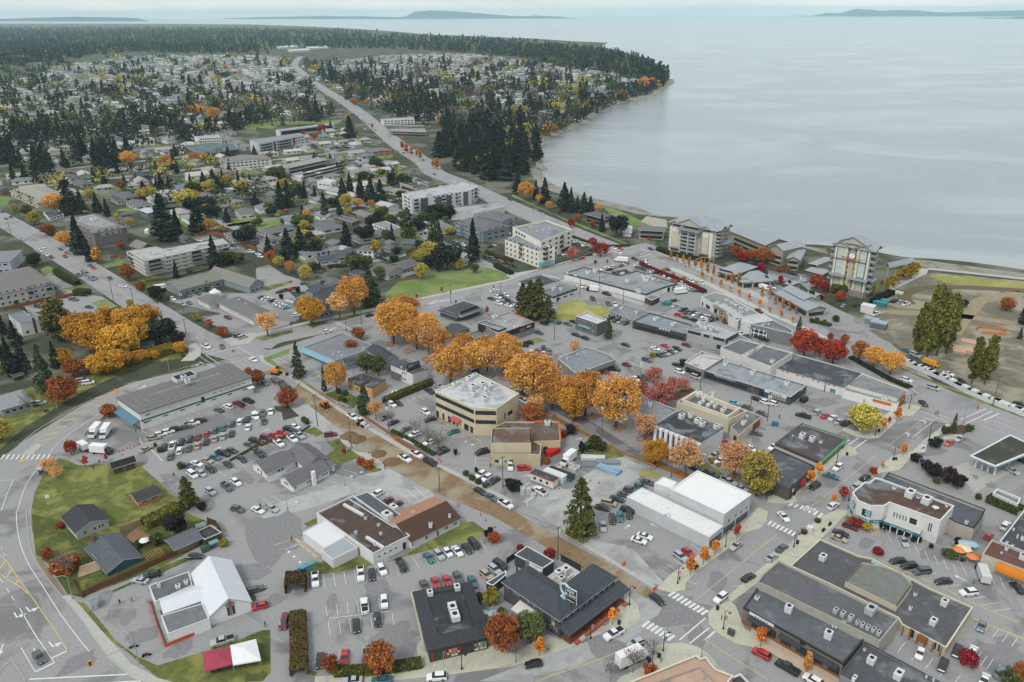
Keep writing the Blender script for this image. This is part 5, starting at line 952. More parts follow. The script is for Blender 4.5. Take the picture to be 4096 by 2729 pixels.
# shops lower right
T('D4')
r=FL_('corner_restaurant','tan and brown shop row with slate grey roof facing the beige pavement',[(-225,880),(-90,690),(890,1165),(692,1395)],'7e7263','63666c',base=(3,672,1547),fa=(.5,'2c2d2f'),tm='3a3b3d',us=[(-100,790,(1,1,.6)),(190,905,(1.7,1.7,1.7)),(555,1145,(1.7,1.7,1.7)),(600,1045,(.5,.5,.5)),(628,1053,(.5,.5,.5))],low=(1.2,'8a5f42'),
 win=[(3,.02+i*.155,.12+i*.155,.9,3.1,2,'b')for i in rN(6)]+[(3,.34,.42,3.6,4.6,1,'p2a2a2c')],z0=0)
a,b=V0(r.p[3]),V0(r.p[0])
for f0,f1 in((.03,.3),(.38,.6),(.68,.93)):AW_(r.t,tP(a.lerp(b,f0)),tP(a.lerp(b,f1)),3.7,1.3,'3c4148',.5)
sg_(r.t,r.p,r.s,3,.8,4.35,'',.5,'2a2a2a',(6.5,.75,'e8e8e6'))
for i in rN(5):
 d,n=UN(a,b);q=a.lerp(b,.74+i*.03)+n*.25;m=CY(q.x,q.y,4.25,.12,.12,.2,6);PT_(r.t,'spotlight',m,DARK)
FL_('long_shop_building','long building with mossy grey flat roof and a row of grey air units',[(-40,570),(98,452),(1200,985),(1030,1192),(0,690),(-100,650)],'a9a79c','67676a',h=6.6,tm='a6a396',us=[(625,915,(1.4,1,1)),(690,945,(1.4,1,1)),(762,985,(1.5,1,1.2)),(825,1022,(1,.8,.8)),(870,1045,(1.2,.9,.9)),(920,1068,(1.2,.9,.9)),(972,1090,(1.2,.9,.9)),(1020,1120,(1.2,.9,.9)),(945,915,(3,2,1.6)),(705,1010,(.8,.8,.6))],um=K_('b4b8ba',.5,.05,1))
r=FL_('car_park_plaza','tan trimmed plaza building with charcoal roof and raised roof block beside the car park',[(205,498),(480,252),(830,405),(960,432),(1330,622),(1480,702),(1885,880),(1640,1252),(1230,1035),(1195,975),(560,660)],'bfb59c','5d5d60',base=(7,1630,1330),tm='d8cfb6',us=[(505,430,(2,1.6,1.4)),(1622,845,(1.8,1.5,1.4)),(1520,1020,(2,1.4,1.3)),(1310,890,(.7,.7,.8)),(1355,757,(.7,.7,.5))],bk_=[([(710,640),(865,468),(1060,500),(1215,560),(1330,672),(1185,868)],1.3,'d2c8ae','7c7e76')],win=[(7,.1,.26,.3,2.6,2,'w'),(7,.34,.64,.3,2.6,1,'p9c6c3c'),(7,.7,.8,.3,2.6,1,'b')],low=None)
p=[Vec((*q,0))for q in r.p];AW_(r.t,tP(p[3].lerp(p[4],.02)),tP(p[4]),r.h-.1,2.6,'8fb4c4',.9,'glass_canopy');AW_(r.t,tP(p[5].lerp(p[6],.45)),tP(p[5].lerp(p[6],.9)),r.h-.6,2.2,'e2e2e0',.3,'entrance_canopy')
for i in rN(6):q=p[7].lerp(p[8],.08+i*.17);nn=(p[7]-p[6]).normalized();m=MB();e=q+nn*.9;m.box(e.x,e.y,0,.25,.25,2.8,.6);PT_(r.t,'timber_post',m,M9('94603a'))
FL_('slate_roof_shop','slate roofed shop at the bottom right with white rooftop units',[(665,1488),(893,1195),(1950,1760),(1700,2060)],'8c8a88','55585d',h=4.6,tm='4c4e52',us=[(950,1375,(1.8,1.6,1.4)),(1200,1510,(2.6,1.6,1.4)),(890,1262,(.5,.5,.4)),(1460,1512,(.4,.4,.5)),(1525,1540,(.4,.4,.5)),(795,1535,(1.6,.7,.8))])
r=FL_('orange_cafe','cafe with brown roof and bright orange curved awning above the car park',[(1970,392),(2062,257),(2520,430),(2420,560)],'c9c2ae','6e4f42',h=4.2,tm='b8b2a0',cat='cafe',us=[(2195,340,(.8,.8,.9)),(2340,420,(1.6,1.4,1.2)),(2150,370,(.5,.5,.3))])
a,b=V0(r.p[3]),V0(r.p[0]);q0,q1=a.lerp(b,.0),a.lerp(b,.66);u=(q1-q0).normalized();n=Vec((u.y,-u.x,0));n=n if n.dot(CP-a)>0 else-n;m=MB();k=7;vs=[]
for e in(q0,q1):vs+=[e+n*1.7*sin(pi/2*i/(k-1))+Vec((0,0,1.7+2.1*cos(pi/2*i/(k-1))))for i in rN(k)]
m.add(vs,[(i,i+1,k+i+1,k+i)for i in rN(k-1)]+[tP(rN(k)),tP(rN(k,2*k))]);PT_(r.t,'barrel_awning',m,M7('d8801e'))
FL_('black_roof_annex','long charcoal flat roof with white parapet at the right edge',[(2130,275),(2375,-40),(2700,90),(2500,430)],'b8b8b4','4e5054',h=4.6,tm='d2d4d2',us=[(2260,160,(.5,.5,.6)),(2295,230,(.4,.4,1)),(2340,250,(.4,.8,1)),(2200,280,(.8,.6,.4)),(2250,310,(.8,.6,.4))])
FN_([(1690,330),(1830,180)],1.3,'low concrete wall beside the cafe terrace','a9a59c','garden_wall',False,.3);FN_([(1680,310),(1730,340),(1920,420),(1975,440)],.9,'orange terrace railing fence around the cafe tables','c9842e','terrace_fence',False,.3)
for x,y,r_,c_,lb in((1820,285,2.0,'b4bfc6','grey blue cafe umbrella at the rear of the terrace'),(1885,290,1.6,'9cc4d6','sky blue cafe umbrella at the rear of the terrace'),(1805,328,2.0,'e6e6b4','pale yellow cafe umbrella in the middle of the terrace'),(1765,342,1.7,'e89050','orange cafe umbrella at the left of the terrace'),(1885,405,1.7,'ec8650','orange cafe umbrella at the front corner of the terrace')):umbrella(x,y,r_,c_,lb)
for i,(x,y)in eN(((1845,358),(1880,322),(1895,350),(1860,382))):q=P(x,y);m=CY(q.x,q.y,.7,.55,.55,.06,10);m.cyl(q.x,q.y,0,.25,.06,.7,8);o=SG_('cafe_table',m,WHITE,'round white cafe table among the umbrellas of the terrace','table');batch(o,'round white cafe table on the umbrella terrace',x)
# bank like white building
T('X',3400,1850,4.612)
r=FL_('white_corner_building','white stepped corner building with brown roof and teal canopy band',[(45,550),(275,355),(365,365),(470,275),(575,300),(1925,795),(1675,1070),(735,735),(640,795),(390,800),(145,700)],'dcdcd8','5f4c40',base=(6,1545,1500),par=.6,tm='e6e6e4',us=[(1110,600,(3.2,2.2,1.8)),(1410,720,(3,2.2,1.8)),(820,460,(1,1,.4)),(1265,628,(1,1,.4)),(1790,790,(.7,.7,.6))],
 win=[(9,.18,.55,3.8,6.0,3,'b'),(6,.42,.56,3.6,5.4,3,'b'),(6,.60,.9,3.6,5.4,5,'L'),(6,.12,.2,3.2,6.0,2,'w')])
P_=[Vec((*q,0))for q in r.p]
for i in(6,):AW_(r.t,tP(P_[6].lerp(P_[7],.28)),tP(P_[7]),3.3,3.4,'c9c9c2',.25,'canopy_roof')
for i,(u0,u1,e)in eN(((.26,1,6),(0,1,8),(0,1,9),(.2,1,10))):
 a,b=P_[e],P_[(e+1)%len(P_)];a,b=a.lerp(b,u0),a.lerp(b,u1);u,n=UN(a,b);q=(a+b)/2+n*(3.45 if e==6 else.6);m=BX(q.x,q.y,2.5,(b-a).length,.25,.75,AT(u));tb=PT_(r.t,'teal_band',m,K_('2b7a86',.6,.03))
 tx={6:'COFFEE  -  GALLERY  -  STUDIOS',8:'Pharmacy',9:'PARKSVILLE PHARMACY',10:'OPEN'}[e];x=u if u.cross(n).z<0 else-u
 o=obj('lettering',tX(tx,.42,WHITE),tb);o.matrix_local=MTr(q+n*.16+Vec((0,0,2.87))-r.t.location)@MRo(math.atan2(x.y,x.x),4,'Z')@MRo(pi/2,4,'X')
for e,uu,zz,sz in((9,.93,4.2,1.9),(10,.5,4.2,1.9)):
 a,b=P_[e],P_[(e+1)%len(P_)];uu=(.12 if e==9 else.45);q=a.lerp(b,uu);u,n=UN(a,b);q=q+n*.1;an=AT(u);m=BX(q.x,q.y,zz,sz,.15,sz,an);sg=PT_(r.t,'sign',m,K_('2b7a86',.6,.03));m=MB();e_=q+n*.12;x=u
 m.box(e_.x,e_.y,zz+.35,sz*.7,.06,.12,an);m.box(e_.x,e_.y,zz+.6,sz*.7,.06,.12,an)
 for k in rN(12):th=k/12*6.283;m.box(e_.x+u.x*.5*cos(th),e_.y+u.y*.5*cos(th),zz+1.3+.3*sin(th),.2,.06,.14,an)
 PT_(sg,'sign_emblem',m,WHITE)
for i in rN(6):a,b=P_[6],P_[7];q=a.lerp(b,.28+i*.14);u,n=UN(a,b);q=q+n*3.3;m=BX(q.x,q.y,0,.22,.22,3.0);PT_(r.t,'column',m,WHITE)
m=MB();q=P(1575,845,r.h);m.cyl(q.x,q.y,r.h-.5,.3,.3,.5,8);m.cyl(q.x,q.y,r.h,.2,.95,.35,14);PT_(r.t,'satellite_dish',m,UNIT)
FL_('grey_roof_warehouse','long low building with blue grey roof and black parapet behind the white corner building',[(610,310),(715,182),(2500,860),(2420,1030),(2290,1215),(1960,1100)],'b3aca0','5b6067',h=5.0,tm='2c2d2f',par=.9,us=[(2150,1100,(1,.8,.7))])
T('D3')
FL_('car_wash','small white parapet car wash hut behind the hedge',[(2068,1395),(2110,1358),(2323,1442),(2300,1500)],'d8d8d0','7f858a',h=3.2,tm='e8e8e6',par=.8)
# gas station canopy
h_=5.4;p=[P(x,y,h_)for x,y in[(1862,1052),(2225,860),(2500,985),(2095,1150)]];c_=sum(p,Vec())/4;t=TG_('fuel_canopy','fuel station canopy with mossy roof, white rim and blue stripe over the pumps','fuel station',(c_.x,c_.y,0));q=[(v.x,v.y)for v in p];q=q if ar_(q)>0 else q[::-1]
m=MB();m.prism(of_(q,-.35),h_-.9,h_-.3,bot=True);PT_(t,'roof',m,MEMB('46463f','5d5f4a'));m=MB();n=len(q);i_=of_(q,-.4);m.add([(a[0],a[1],h_-.9)for a in q]+[(a[0],a[1],h_)for a in q]+[(a[0],a[1],h_)for a in i_]+[(a[0],a[1],h_-.35)for a in i_],[(k*n+i,k*n+(i+1)%n,(k+1)*n+(i+1)%n,(k+1)*n+i)for k in rN(3)for i in rN(n)]);PT_(t,'canopy_rim',m,WHITE);m=MB();m.prism(of_(q,.03),h_-.8,h_-.5,top=False);PT_(t,'blue_stripe',m,M6('3f95b4'))
m=MB();o=of_(q,-.2);m.poly(o[::-1],h_-.88);PT_(t,'ceiling',m,WHITE)
for x,y in((1905,1165),(2080,1235),(2215,1140),(2380,1080)):g=P(x,y);m=BX(g.x,g.y,0,.4,.4,h_-.8,.74);PT_(t,'column',m,WHITE)
for i,(x,y)in eN(((1905,1160),(1965,1180),(2020,1200),(2080,1225))):g=P(x,y);tt=TG_('fuel_pump','x','fuel pump',(g.x,g.y,.05),.74);batch(tt,'white fuel pump under the station canopy',x);m=BX(0,0,0,.9,.55,1.7);obj('body',m.mesh('body',WHITE),tt);m=BX(0,-.29,.9,.6,.04,.5);obj('screen',m.mesh('screen',GLASS),tt);m=BX(0,0,-.04,1.6,1.1,.16);obj('plinth',m.mesh('plinth',PAVE),tt)
t,g,h,bd=post_sign(1395,1085,955,2.6,2.9,'f0f0ee','white fuel station price sign with red and blue chevrons on a pole',None,ang=.1)
m=MB()
for zc,c_ in((h-.75,'2f6fa8'),(h-1.15,'c8324a')):
 m=MB();m.add([(g.x-.8,g.y-.2,zc+.2),(g.x,g.y-.2,zc-.05),(g.x,g.y-.2,zc-.35),(g.x-.8,g.y-.2,zc-.1),(g.x+.8,g.y-.2,zc+.2),(g.x+.8,g.y-.2,zc-.1)],[(0,3,2,1),(1,2,5,4)]);PT_(bd,'chevron',m,K_(c_,.6,0))
m=BX(g.x,g.y-.12,h-2.8,2.5,.1,1.15,.1);PT_(bd,'price_panel',m,M6('3f9ab8'))
# green edged shop, grey shop beside it
r=FL_('green_edged_shop','charcoal roofed shop with bright green parapet edge at the street corner',[(65,940),(312,755),(724,895),(478,1112)],'c9bfb6','564f50',base=(0,78,1010),tm='4a4648',fa=(.9,'4c4648'),us=[(315,880,(2.2,1.6,1.6)),(405,910,(1.8,1.6,1.6)),(485,925,(1,1,.5)),(230,862,(.4,.4,.3))])
for e in(1,2):
 a,b=[Vec((*r.p[i],0))for i in(e,e+1)];u=(b-a).normalized();n=Vec((u.y,-u.x,0))*r.s;q=(a+b)/2+n*.15;m=BX(q.x,q.y,r.h-1.0,(b-a).length+.3,.2,1.08,AT(u));PT_(r.t,'green_fascia',m,K_('62c47a',.6,.03))
WI_(r.t,r.p,[(2,.05,.95,.3,2.7,6,'b')],r.s);sg_(r.t,r.p,r.s,2,.72,r.h-.5,'G',.7,'f0f0ee',(1.2,.9,'2c6a44'))
FL_('grey_roof_shop','shop with dark grey membrane roof in front of the green edged shop',[(195,1362),(433,1150),(60,985),(-190,1190)],'5c5a58','54595f',h=4.4,tm='44464a')
# wealth office strip
r=FL_('glass_front_strip','long dark glass fronted strip of offices with pale roof edge facing the street',[(-590,270),(-455,165),(357,405),(207,515)],'50565a','98a1a5',base=(3,212,592),tm='c9c9c4',fa=(1.2,'3f464c'),us=[(-390,215,(2.2,1.6,1.3)),(-140,295,(2.2,1.6,1.3)),(175,395,(2,1.6,1.3))],win=[(3,.04,.22,.9,2.2,5,'L'),(3,.28,.34,.1,2.4,2,'b'),(3,.36,.42,.1,2.4,1,'p6a5a48'),(3,.48,.98,.8,2.4,12,'b')])
sg_(r.t,r.p,r.s,3,.74,r.h-.65,'PRECISION WEALTH',1.0,'e4ecee');sg_(r.t,r.p,r.s,3,.16,r.h-.65,'DOLLAR STORE',.75,'34424c',(9,1.0,'dfe4e6'))
sg_(r.t,r.p,r.s,2,.3,r.h-.65,'OPTICAL',.6,'e0e4e6')
FL_('pale_roof_store','small store with pale metal roof and stock displayed under its open front',[(-765,195),(-610,95),(-405,150),(-590,266)],'8f8a82','c4c2c0',h=4.3,tm='d8d6d2',cat='store',win=[(3,.1,.9,.3,2.6,4,'b')])
r=FL_('dark_roof_hall','wide hall with slate roofs and long white wall with red patches',[(30,238),(235,112),(878,290),(712,438)],'e4e2de','4c5157',base=(3,690,512),tm='a3a09a',win=[(3,.05+i*.07,.09+i*.07,2.9,3.3,1,'p'+('a0443c'if i%3 else 'd8d4ce'))for i in rN(12)]+[(3,.1,.2,.2,1.8,1,'p5a8a96')])
FL_('white_slope_store','white store with grey roof and red and yellow sign at the highway corner',[(690,450),(870,300),(1286,458),(1190,582)],'e9e9e6','8c8d8e',base=(3,1178,660),tm='d9dbcc',cat='store',us=[(1060,525,(1.2,1,.9)),(1090,535,(1.4,1.2,1.2))],bk_=[([(735,405),(872,305),(1282,460),(1190,530)],1.0,'dedecd','8c8d8e')],win=[(3,.56,.61,.2,2.2,1,'pb0aa90'),(2,.02,.98,.1,4.2,1,'p8e5a40')])
r_=[o for o in OBS if o.name=='white_slope_store'][0];hh=hgt(1178,660,582);pw=[(P(x,y,hh).x,P(x,y,hh).y)for x,y in[(690,450),(870,300),(1286,458),(1190,582)]];sg=1 if ar_(pw)>0 else-1
sg_(r_,pw,sg,3,.27,hh-.9,'DOLLAR GIANT',.55,'e8c24a',(6.6,1.0,'d8682c'));sg_(r_,pw,sg,2,.5,hh-.8,'GIANT',.7,'e8b04a',(4.2,1.1,'b0572e'))
FL_('slate_parapet_hall','hall with slate roof and white walls behind the pale roof store',[(-435,62),(-250,-20),(228,108),(28,236)],'dcdad6','6c7074',h=6.0,tm='d8d6d0',us=[(40,190,(1.6,1.4,1.2)),(-395,150,(1.6,1.2,1))],win=[(3,.05,.6,1.2,2.0,6)],bk_=[([(-240,120),(-60,20),(-20,30),(-190,135)],.5,'dcdad6','c2c0bc')])
# big white roofed building
T('C3')
r=FL_('white_roofed_store','tall white building with brilliant white flat roof at the street crossing',[(1460,1360),(1705,1190),(2200,1410),(1953,1590)],'c3c6c8',K_('f0f1f0',.7,.02,.3),base=(3,1962,1799),tm='eef0ef',cat='store',par=.3,win=[(2,.1,.2,3.6,4.8,1),(2,.3,.4,3.6,4.8,1),(2,.5,.6,3.6,4.8,1),(2,.75,.85,3.6,4.8,1),(2,.05,.5,.4,2.4,4,'b'),(2,.55,.95,.4,2.4,3,'b')])
q=AX_(r.t,[(1055,1432),(1195,1348),(1945,1700),(1815,1806)],4.3,'c6c9cb',K_('e8e9e6',.7,.04,.4,big=(.6,'b0a894',.62,.7)),'wing');AX_(r.t,[(1310,1310),(1390,1250),(1525,1300),(1465,1358)],r.h-1.2,'d8dada',K_('f0f1f0',.7,.02),'block')
WI_(r.t,[(P(x,y,4.3).x,P(x,y,4.3).y)for x,y in((1815,1806),(1945,1700))],[(0,.1,.9,.4,2.6,3,'b')],1)
# office tower with ribbon windows
T('B3')
r=FL_('cream_office','cream three storey office with ribbon windows and worn white roof',[(1645,455),(2020,292),(2416,482),(2212,622),(2010,617)],'d2c5a6',K_('c9cbcc',.85,.1,.5,big=(.16,'9b9ea2',.46,.6)),base=(4,2045,866),tm='e4dcc2',cat='office',us=[(1960,350,(2.4,1.8,1.4)),(2010,320,(2,1.5,1.2)),(1995,435,(3,2,1.8)),(2085,410,(2.4,2,1.6)),(2125,440,(2.4,1.6,1.4)),(2175,415,(2,1.6,1.4)),(2010,490,(2.4,1.6,1.3)),(2120,490,(1.6,1.6,1.6)),(2105,535,(2.6,1.8,1.3)),(1830,400,(2.2,1.6,1.2)),(1860,385,(2,1.2,.6))])
h=r.h;f=h/3
WI_(r.t,r.p,[(4,.02,.99,h-f*.72,h-f*.3,20,'b'),(3,.03,.97,h-f*.72,h-f*.3,5,'b'),(4,.02,.99,h-f*1.72,h-f*1.32,20,'b'),(3,.03,.97,h-f*1.72,h-f*1.32,5,'b'),(4,.05,.12,.3,f*.75,1,'b'),(4,.16,.27,.3,f*.75,2,'b'),(4,.42,.47,.1,f*.75,1,'p6a4a3a'),(4,.5,.56,.2,f*.75,1,'b'),(4,.6,.68,.2,f*.75,1,'b'),(4,.76,.84,.1,f*.75,1,'p5a4438'),(4,.92,.99,.1,f*.75,1,'b'),(2,.3,.5,h-f*1.7,h-f*1.3,2,'b'),(2,.62,.66,h-f*1.75,h-f*1.1,1,'b')],r.s)
a,b=V0(r.p[4]),V0(r.p[0]);AW_(r.t,LP(a,b,.34),LP(a,b,.56),f*1.05,1.6,'c05a5c',1.0)
# tan restaurant complex
T('C3')
r=FL_('tan_block_complex','tan stepped complex of flat roofed blocks with an orange roof edge',[(-190,1040),(140,1040),(260,1050),(270,950),(210,925),(445,918),(430,742),(-60,742),(-185,800)],'c6ba98','6e5c50',h=4.6,tm='c9bf9f',cat='restaurant',us=[(95,850,(1.6,1.4,1.6)),(325,760,(2,1.6,1.4)),(-60,960,(2.6,2,1.6))],bk_=[([(-185,935),(-180,800),(170,797),(176,935)],3.4,'cfc4a4','6e5648')],win=[(0,.1,.2,1.4,2.4,1,'b'),(0,.3,.4,1.4,2.4,1,'b'),(0,.5,.6,1.4,2.4,1,'b'),(4,.35,.5,.1,2.4,1,'b'),(4,.15,.25,1,2.2,1,'pa05a44')])
m=MB();a,b=P(432,745,4.9),P(448,905,4.9);m.box((a.x+b.x)/2,(a.y+b.y)/2,4.1,(b-a).length,.5,.9,math.atan2(b.y-a.y,b.x-a.x));PT_(r.t,'orange_edge',m,K_('d06a3a',.7,.04));a,b=P(205,738,4.9),P(330,742,4.9);m=BX((a.x+b.x)/2,(a.y+b.y)/2,4.4,(b-a).length,.6,.7,math.atan2(b.y-a.y,b.x-a.x));PT_(r.t,'orange_edge',m,K_('d06a3a',.7,.04))
# finned black roof building
r=FL_('finned_office','white finned office with black mossy roof and teal edge on the maple street',[(1320,768),(1562,640),(1946,800),(1738,932)],'dcdcda','3f4142',base=(3,1748,1082),tm='2f6a72',cat='office',par=.35,us=[(1560,700,(2.2,1.6,1.6)),(1645,690,(1.8,1.5,1.4)),(1710,740,(2.4,1.8,1.4)),(1750,770,(2,1.6,1.4)),(1880,790,(2,1.4,1.2)),(1915,785,(1.6,.8,.8))],win=[(3,.01,.99,.4,4.6,1,'b')])
a,b=V0(r.p[3]),V0(r.p[0]);u=(b-a).normalized();n=Vec((u.y,-u.x,0))*r.s
for i in rN(9):q=a.lerp(b,.03+i*.117)+n*.45;m=BX(q.x,q.y,0,1.1,.9,r.h-.6,AT(u));PT_(r.t,'fin',m,WHITE)
FL_('grey_flat_shop','plain grey flat roofed shop between the red trees and the finned office',[(1165,760),(1180,500),(1530,638),(1318,764)],'8d8d8c','8c8e91',h=4.4,tm='c6c6c4',us=[(1270,590,(1.6,1.3,1.4))])
# beige building with duct filled roof well
FL_('beige_parapet_store','beige store with a parapet roof well full of ducts facing the street',[(1518,560),(1692,455),(2162,640),(1995,722)],'d2c8b0','6a6663',base=(3,2000,842),tm='ddd4bc',cat='store',us=[(1720,495,(3,1.6,1.2)),(1780,525,(4,1,1)),(1820,515,(1,3,1)),(1740,570,(3,1.4,1)),(1820,585,(4,1.2,1)),(1870,600,(1.6,1.2,1.2)),(1945,640,(2.2,1.5,1.3)),(1855,490,(1.6,1.2,1.4))],bk_=[])
r_=[o for o in OBS if o.name=='beige_parapet_store'][0];hh=hgt(2000,842,722)
q=[P(x,y,hh+1.2)for x,y in((1565,540),(1690,462),(2100,615),(1985,692))];q=[(v.x,v.y)for v in q];q=q if ar_(q)>0 else q[::-1];m=MB();n=len(q);i_=of_(q,-.5);m.add([(a[0],a[1],hh-.5)for a in q]+[(a[0],a[1],hh+1.2)for a in q]+[(a[0],a[1],hh+1.2)for a in i_]+[(a[0],a[1],hh-.5)for a in i_],[(k*n+i,k*n+(i+1)%n,(k+1)*n+(i+1)%n,(k+1)*n+i)for k in rN(3)for i in rN(n)]);PT_(r_,'roof_screen',m,K_('ddd5c0',.8,.05))
r=FL_('brick_annex','small annex with grey roof and brown brick end wall behind the beige store',[(2010,790),(2120,700),(2165,640),(2302,690),(2200,770),(2085,870)],'cfc6b0','6e6c6a',h=3.6,tm='b8b0a0',us=[(2130,755,(2,1.4,1.2)),(2165,690,(.8,.8,.9))],win=[(3,.03,.97,.1,3.0,1,'p8a5238'),(5,.1,.6,.1,2.2,1,'p3a3633')])
# orange shop with pale edge
FL_('gable_edge_shop','shop with slate roof and curved pale roof edge behind the maples',[(420,160),(680,55),(755,75),(900,130),(952,170),(590,302)],'8e8e8c','8a9094',h=4.8,tm='c6cacc',us=[(605,118,(1,1,.4)),(665,102,(1,1,.4)),(510,160,(.8,.8,1.2)),(450,150,(1.2,.8,.8))],win=[(4,.05,.95,.4,2.6,6,'b')])
# houses beside the dirt road
T('B3')
r=FL_('white_duplex','white two storey duplex with black flat roof beside the tall hedge',[(1238,218),(1376,163),(1582,255),(1440,302)],'dedede','55575a',base=(3,1447,415),tm='55575a',cat='house',bk_=[([(1378,222),(1500,180),(1508,205),(1400,250)],1.4,'4a4a4a','3c3d40')],us=[(1340,242,(.7,.7,.8)),(1380,275,(.5,.5,1))],win=[(3,.3,.5,3.6,4.6,2),(3,.3,.5,1,2,2)])
T('B3');AW_(r.t,tP(V0(r.p[3]).lerp(V0(r.p[0]),.5)),tP(V0(r.p[0])),2.8,2.5,'55585c',.4)
FL_('orange_house','orange two storey flat roofed house among shrubs by the torn up street',[(845,345),(1005,292),(1195,352),(1066,438)],'cfa070','46484a',base=(3,1076,530),tm='4a4b4c',cat='house',bk_=[([(905,385),(950,345),(1035,368),(960,395)],.4,'55575a','5a5c5e')],win=[(3,.55,.75,3.4,4.8,2),(3,.8,.97,3.4,4.8,2),(3,.55,.7,.8,2,1),(3,.8,.97,.8,2,2),(3,.45,.52,.1,2.2,1,'d')])
r=FL_('teal_awning_store','grey flat roofed store with pale blue sloped awning at the junction',[(428,58),(720,182),(1108,52),(800,-75)],'a9abaa','85888b',base=(1,724,236),tm='9fb7c4',cat='store',us=[(765,95,(.8,.8,.4)),(715,120,(.6,.6,.8)),(990,68,(1,.8,.8)),(790,125,(1,.8,.3)),(900,30,(1,.8,.4))],win=[(0,.03,.97,.3,2.3,8,'L')])
AW_(r.t,r.p[0],r.p[1],r.h-.2,1.8,'7fb0c0',1.1)
HO_('dark_gable_house','grey house with dark gable roof between the trees behind the white duplex',(1185,195),(1322,155),(1090,62),'a2a5a6','4d5157',h=4.0,rs=2,ax='v');HO_('slate_side_house','low slate roofed wing beside the green trees',(815,215),(935,190),(900,150),'8e9499','50565e',h=3.2,rs=1.2,win=[(0,.3,.5,1.2,2,2)])
FN_([(-240,1110),(0,975),(300,880),(430,835),(500,790)],.9,'low timber rail fence dividing the two car parks','5e5248','rail_fence')
# middle town, apartments, shore hotel
def bl_(r,e,u0,u1,zs,d=1.5,c='c8c8c4',rail='8f9496',name='balcony'):
 a,b=Vec((*r.p[e][:2],0)),Vec((*r.p[(e+1)%len(r.p)][:2],0));u=(b-a);L_=u.length;u.normalize();n=Vec((u.y,-u.x,0))*r.s;an=AT(u);q=a+u*L_*(u0+u1)/2+n*d/2;w=L_*(u1-u0)
 for z in zs:
  m=BX(q.x,q.y,z-.2,w,d,.2,an);m.k=1;e_=q+n*(d/2-.04);m.box(e_.x,e_.y,z,w,.06,1.0,an)
  for s in(-1,1):f=q+u*s*(w/2-.04);m.box(f.x,f.y,z,.06,d,1.0,an)
  m.k=2;f=q-n*(d/2-.06);m.box(f.x,f.y,z+.1,w*.8,.06,1.9,an);PT_(r.t,name,m,[K_(c,.7,.04),K_(rail,.5,.04),GLASS])
T('C2')
r=FL_('dark_brown_mall','dark brown and white strip mall with stepped grey roofs along the highway hedge',[(483,942),(822,1030),(1228,1136),(1406,1068),(1526,1038),(1150,922),(985,966),(660,888)],'54504c','969b9e',base=(0,484,1003),tm='5c5856',cat='mall',low=(3.0,'e4e4e2'),us=[(700,945,(2.4,1.8,1.6)),(765,928,(2.4,1.8,1.6)),(1062,1020,(2.4,1.8,1.6)),(1215,985,(2.6,2,1.6)),(1255,985,(2.6,2,1.6)),(1300,996,(2.2,1.6,1)),(1230,1010,(3,1,1))],win=[(1,.12,.16,3.6,4.8,1),(1,.28,.32,3.6,4.8,1),(1,.75,.93,3.5,5.2,1,'pe6e6e4'),(0,.02,.13,3.6,4.6,1,'pe6e6e4'),(0,.25,.35,3.6,4.6,1,'pd0dde2'),(3,.2,.4,.3,2.8,1,'b'),(3,.6,.8,.3,2.8,1,'b'),(2,.2,.55,4.0,5.2,1,'pb0c4cc')])
sg_(r.t,r.p,r.s,1,.84,4.35,'CARPET ONE',.9,'7d8890');AX_(r.t,[(1222,1165),(1285,1195),(1358,1160),(1300,1142)],3.2,'4c4845','7b8084','porch')
FL_('dark_roof_office','small office with dark flat roof at the junction behind the big conifers',[(60,1022),(262,958),(436,1012),(220,1076)],'d9d9d6','4a4c4e',base=(2,432,1050),tm='4a4c4e',cat='office',us=[(190,1020,(2,1.4,1))])
FL_('white_motel_block','white two storey block with dark roof rim beside the dry lawn',[(270,1115),(470,1048),(600,1084),(375,1162)],'dadad7','7d8083',base=(3,431,1222),h=6,tm='4c4e50',cat='building',fa=(1.0,'4b4d50'),us=[(385,1090,(2,1.6,1.4)),(452,1095,(1.6,1.4,1.4))],win=[(2,.1,.9,3.2,4.2,4),(2,.1,.9,.8,1.8,3),(2,.75,.85,.1,2.2,1,'b')])
r=FL_('grey_cube_shop','dark grey two storey shop with white worn roof and teal awning',[(590,1340),(692,1298),(872,1372),(786,1408)],'66696d',K_('c6c7c8',.85,.1,.6),base=(3,790,1530),tm='e4e4e2',win=[(3,.2,.35,4.2,5.6,1),(3,.5,.7,4.2,5.6,2),(3,.78,.9,4.2,5.6,1),(3,.1,.45,.8,2.5,4),(3,.5,.58,.2,2.6,1,'d'),(3,.65,.95,.8,2.5,3)])
AW_(r.t,tP(V0(r.p[3]).lerp(V0(r.p[0]),.3)),tP(V0(r.p[3]).lerp(V0(r.p[0]),.85)),3.4,1.0,'7aa0a6',.6)
FL_('low_grey_shop','low pale grey shop with flat slate roof between the dry lawn and the dark hall',[(898,1290),(1000,1232),(1272,1306),(1112,1386)],'a4a4a2','8b9093',base=(0,898,1330),tm='8f9294',us=[(1008,1265,(1.6,1.2,1)),(1148,1305,(1.6,1.2,1))],win=[(3,.1,.3,.8,2.3,2),(3,.45,.7,.5,2.4,2),(3,.8,.95,.8,2.3,2)])
r=FL_('charcoal_hall','long charcoal hall with blue grey roof and two rusty rooftop units',[(1110,1386),(1270,1308),(1656,1420),(1596,1506)],'4a4a4a','8c969b',base=(0,1108,1452),tm='54585c',us=[(1322,1370,(3,1.6,1.2)),(1485,1418,(3,1.6,1.2)),(1407,1340,(.8,.8,.8))],win=[(3,.03,.95,.2,2.0,8,'b'),(3,.28,.5,3.0,3.8,4,'pd4d4d2'),(2,.1,.9,3.6,4.8,1,'pc8b98c')])
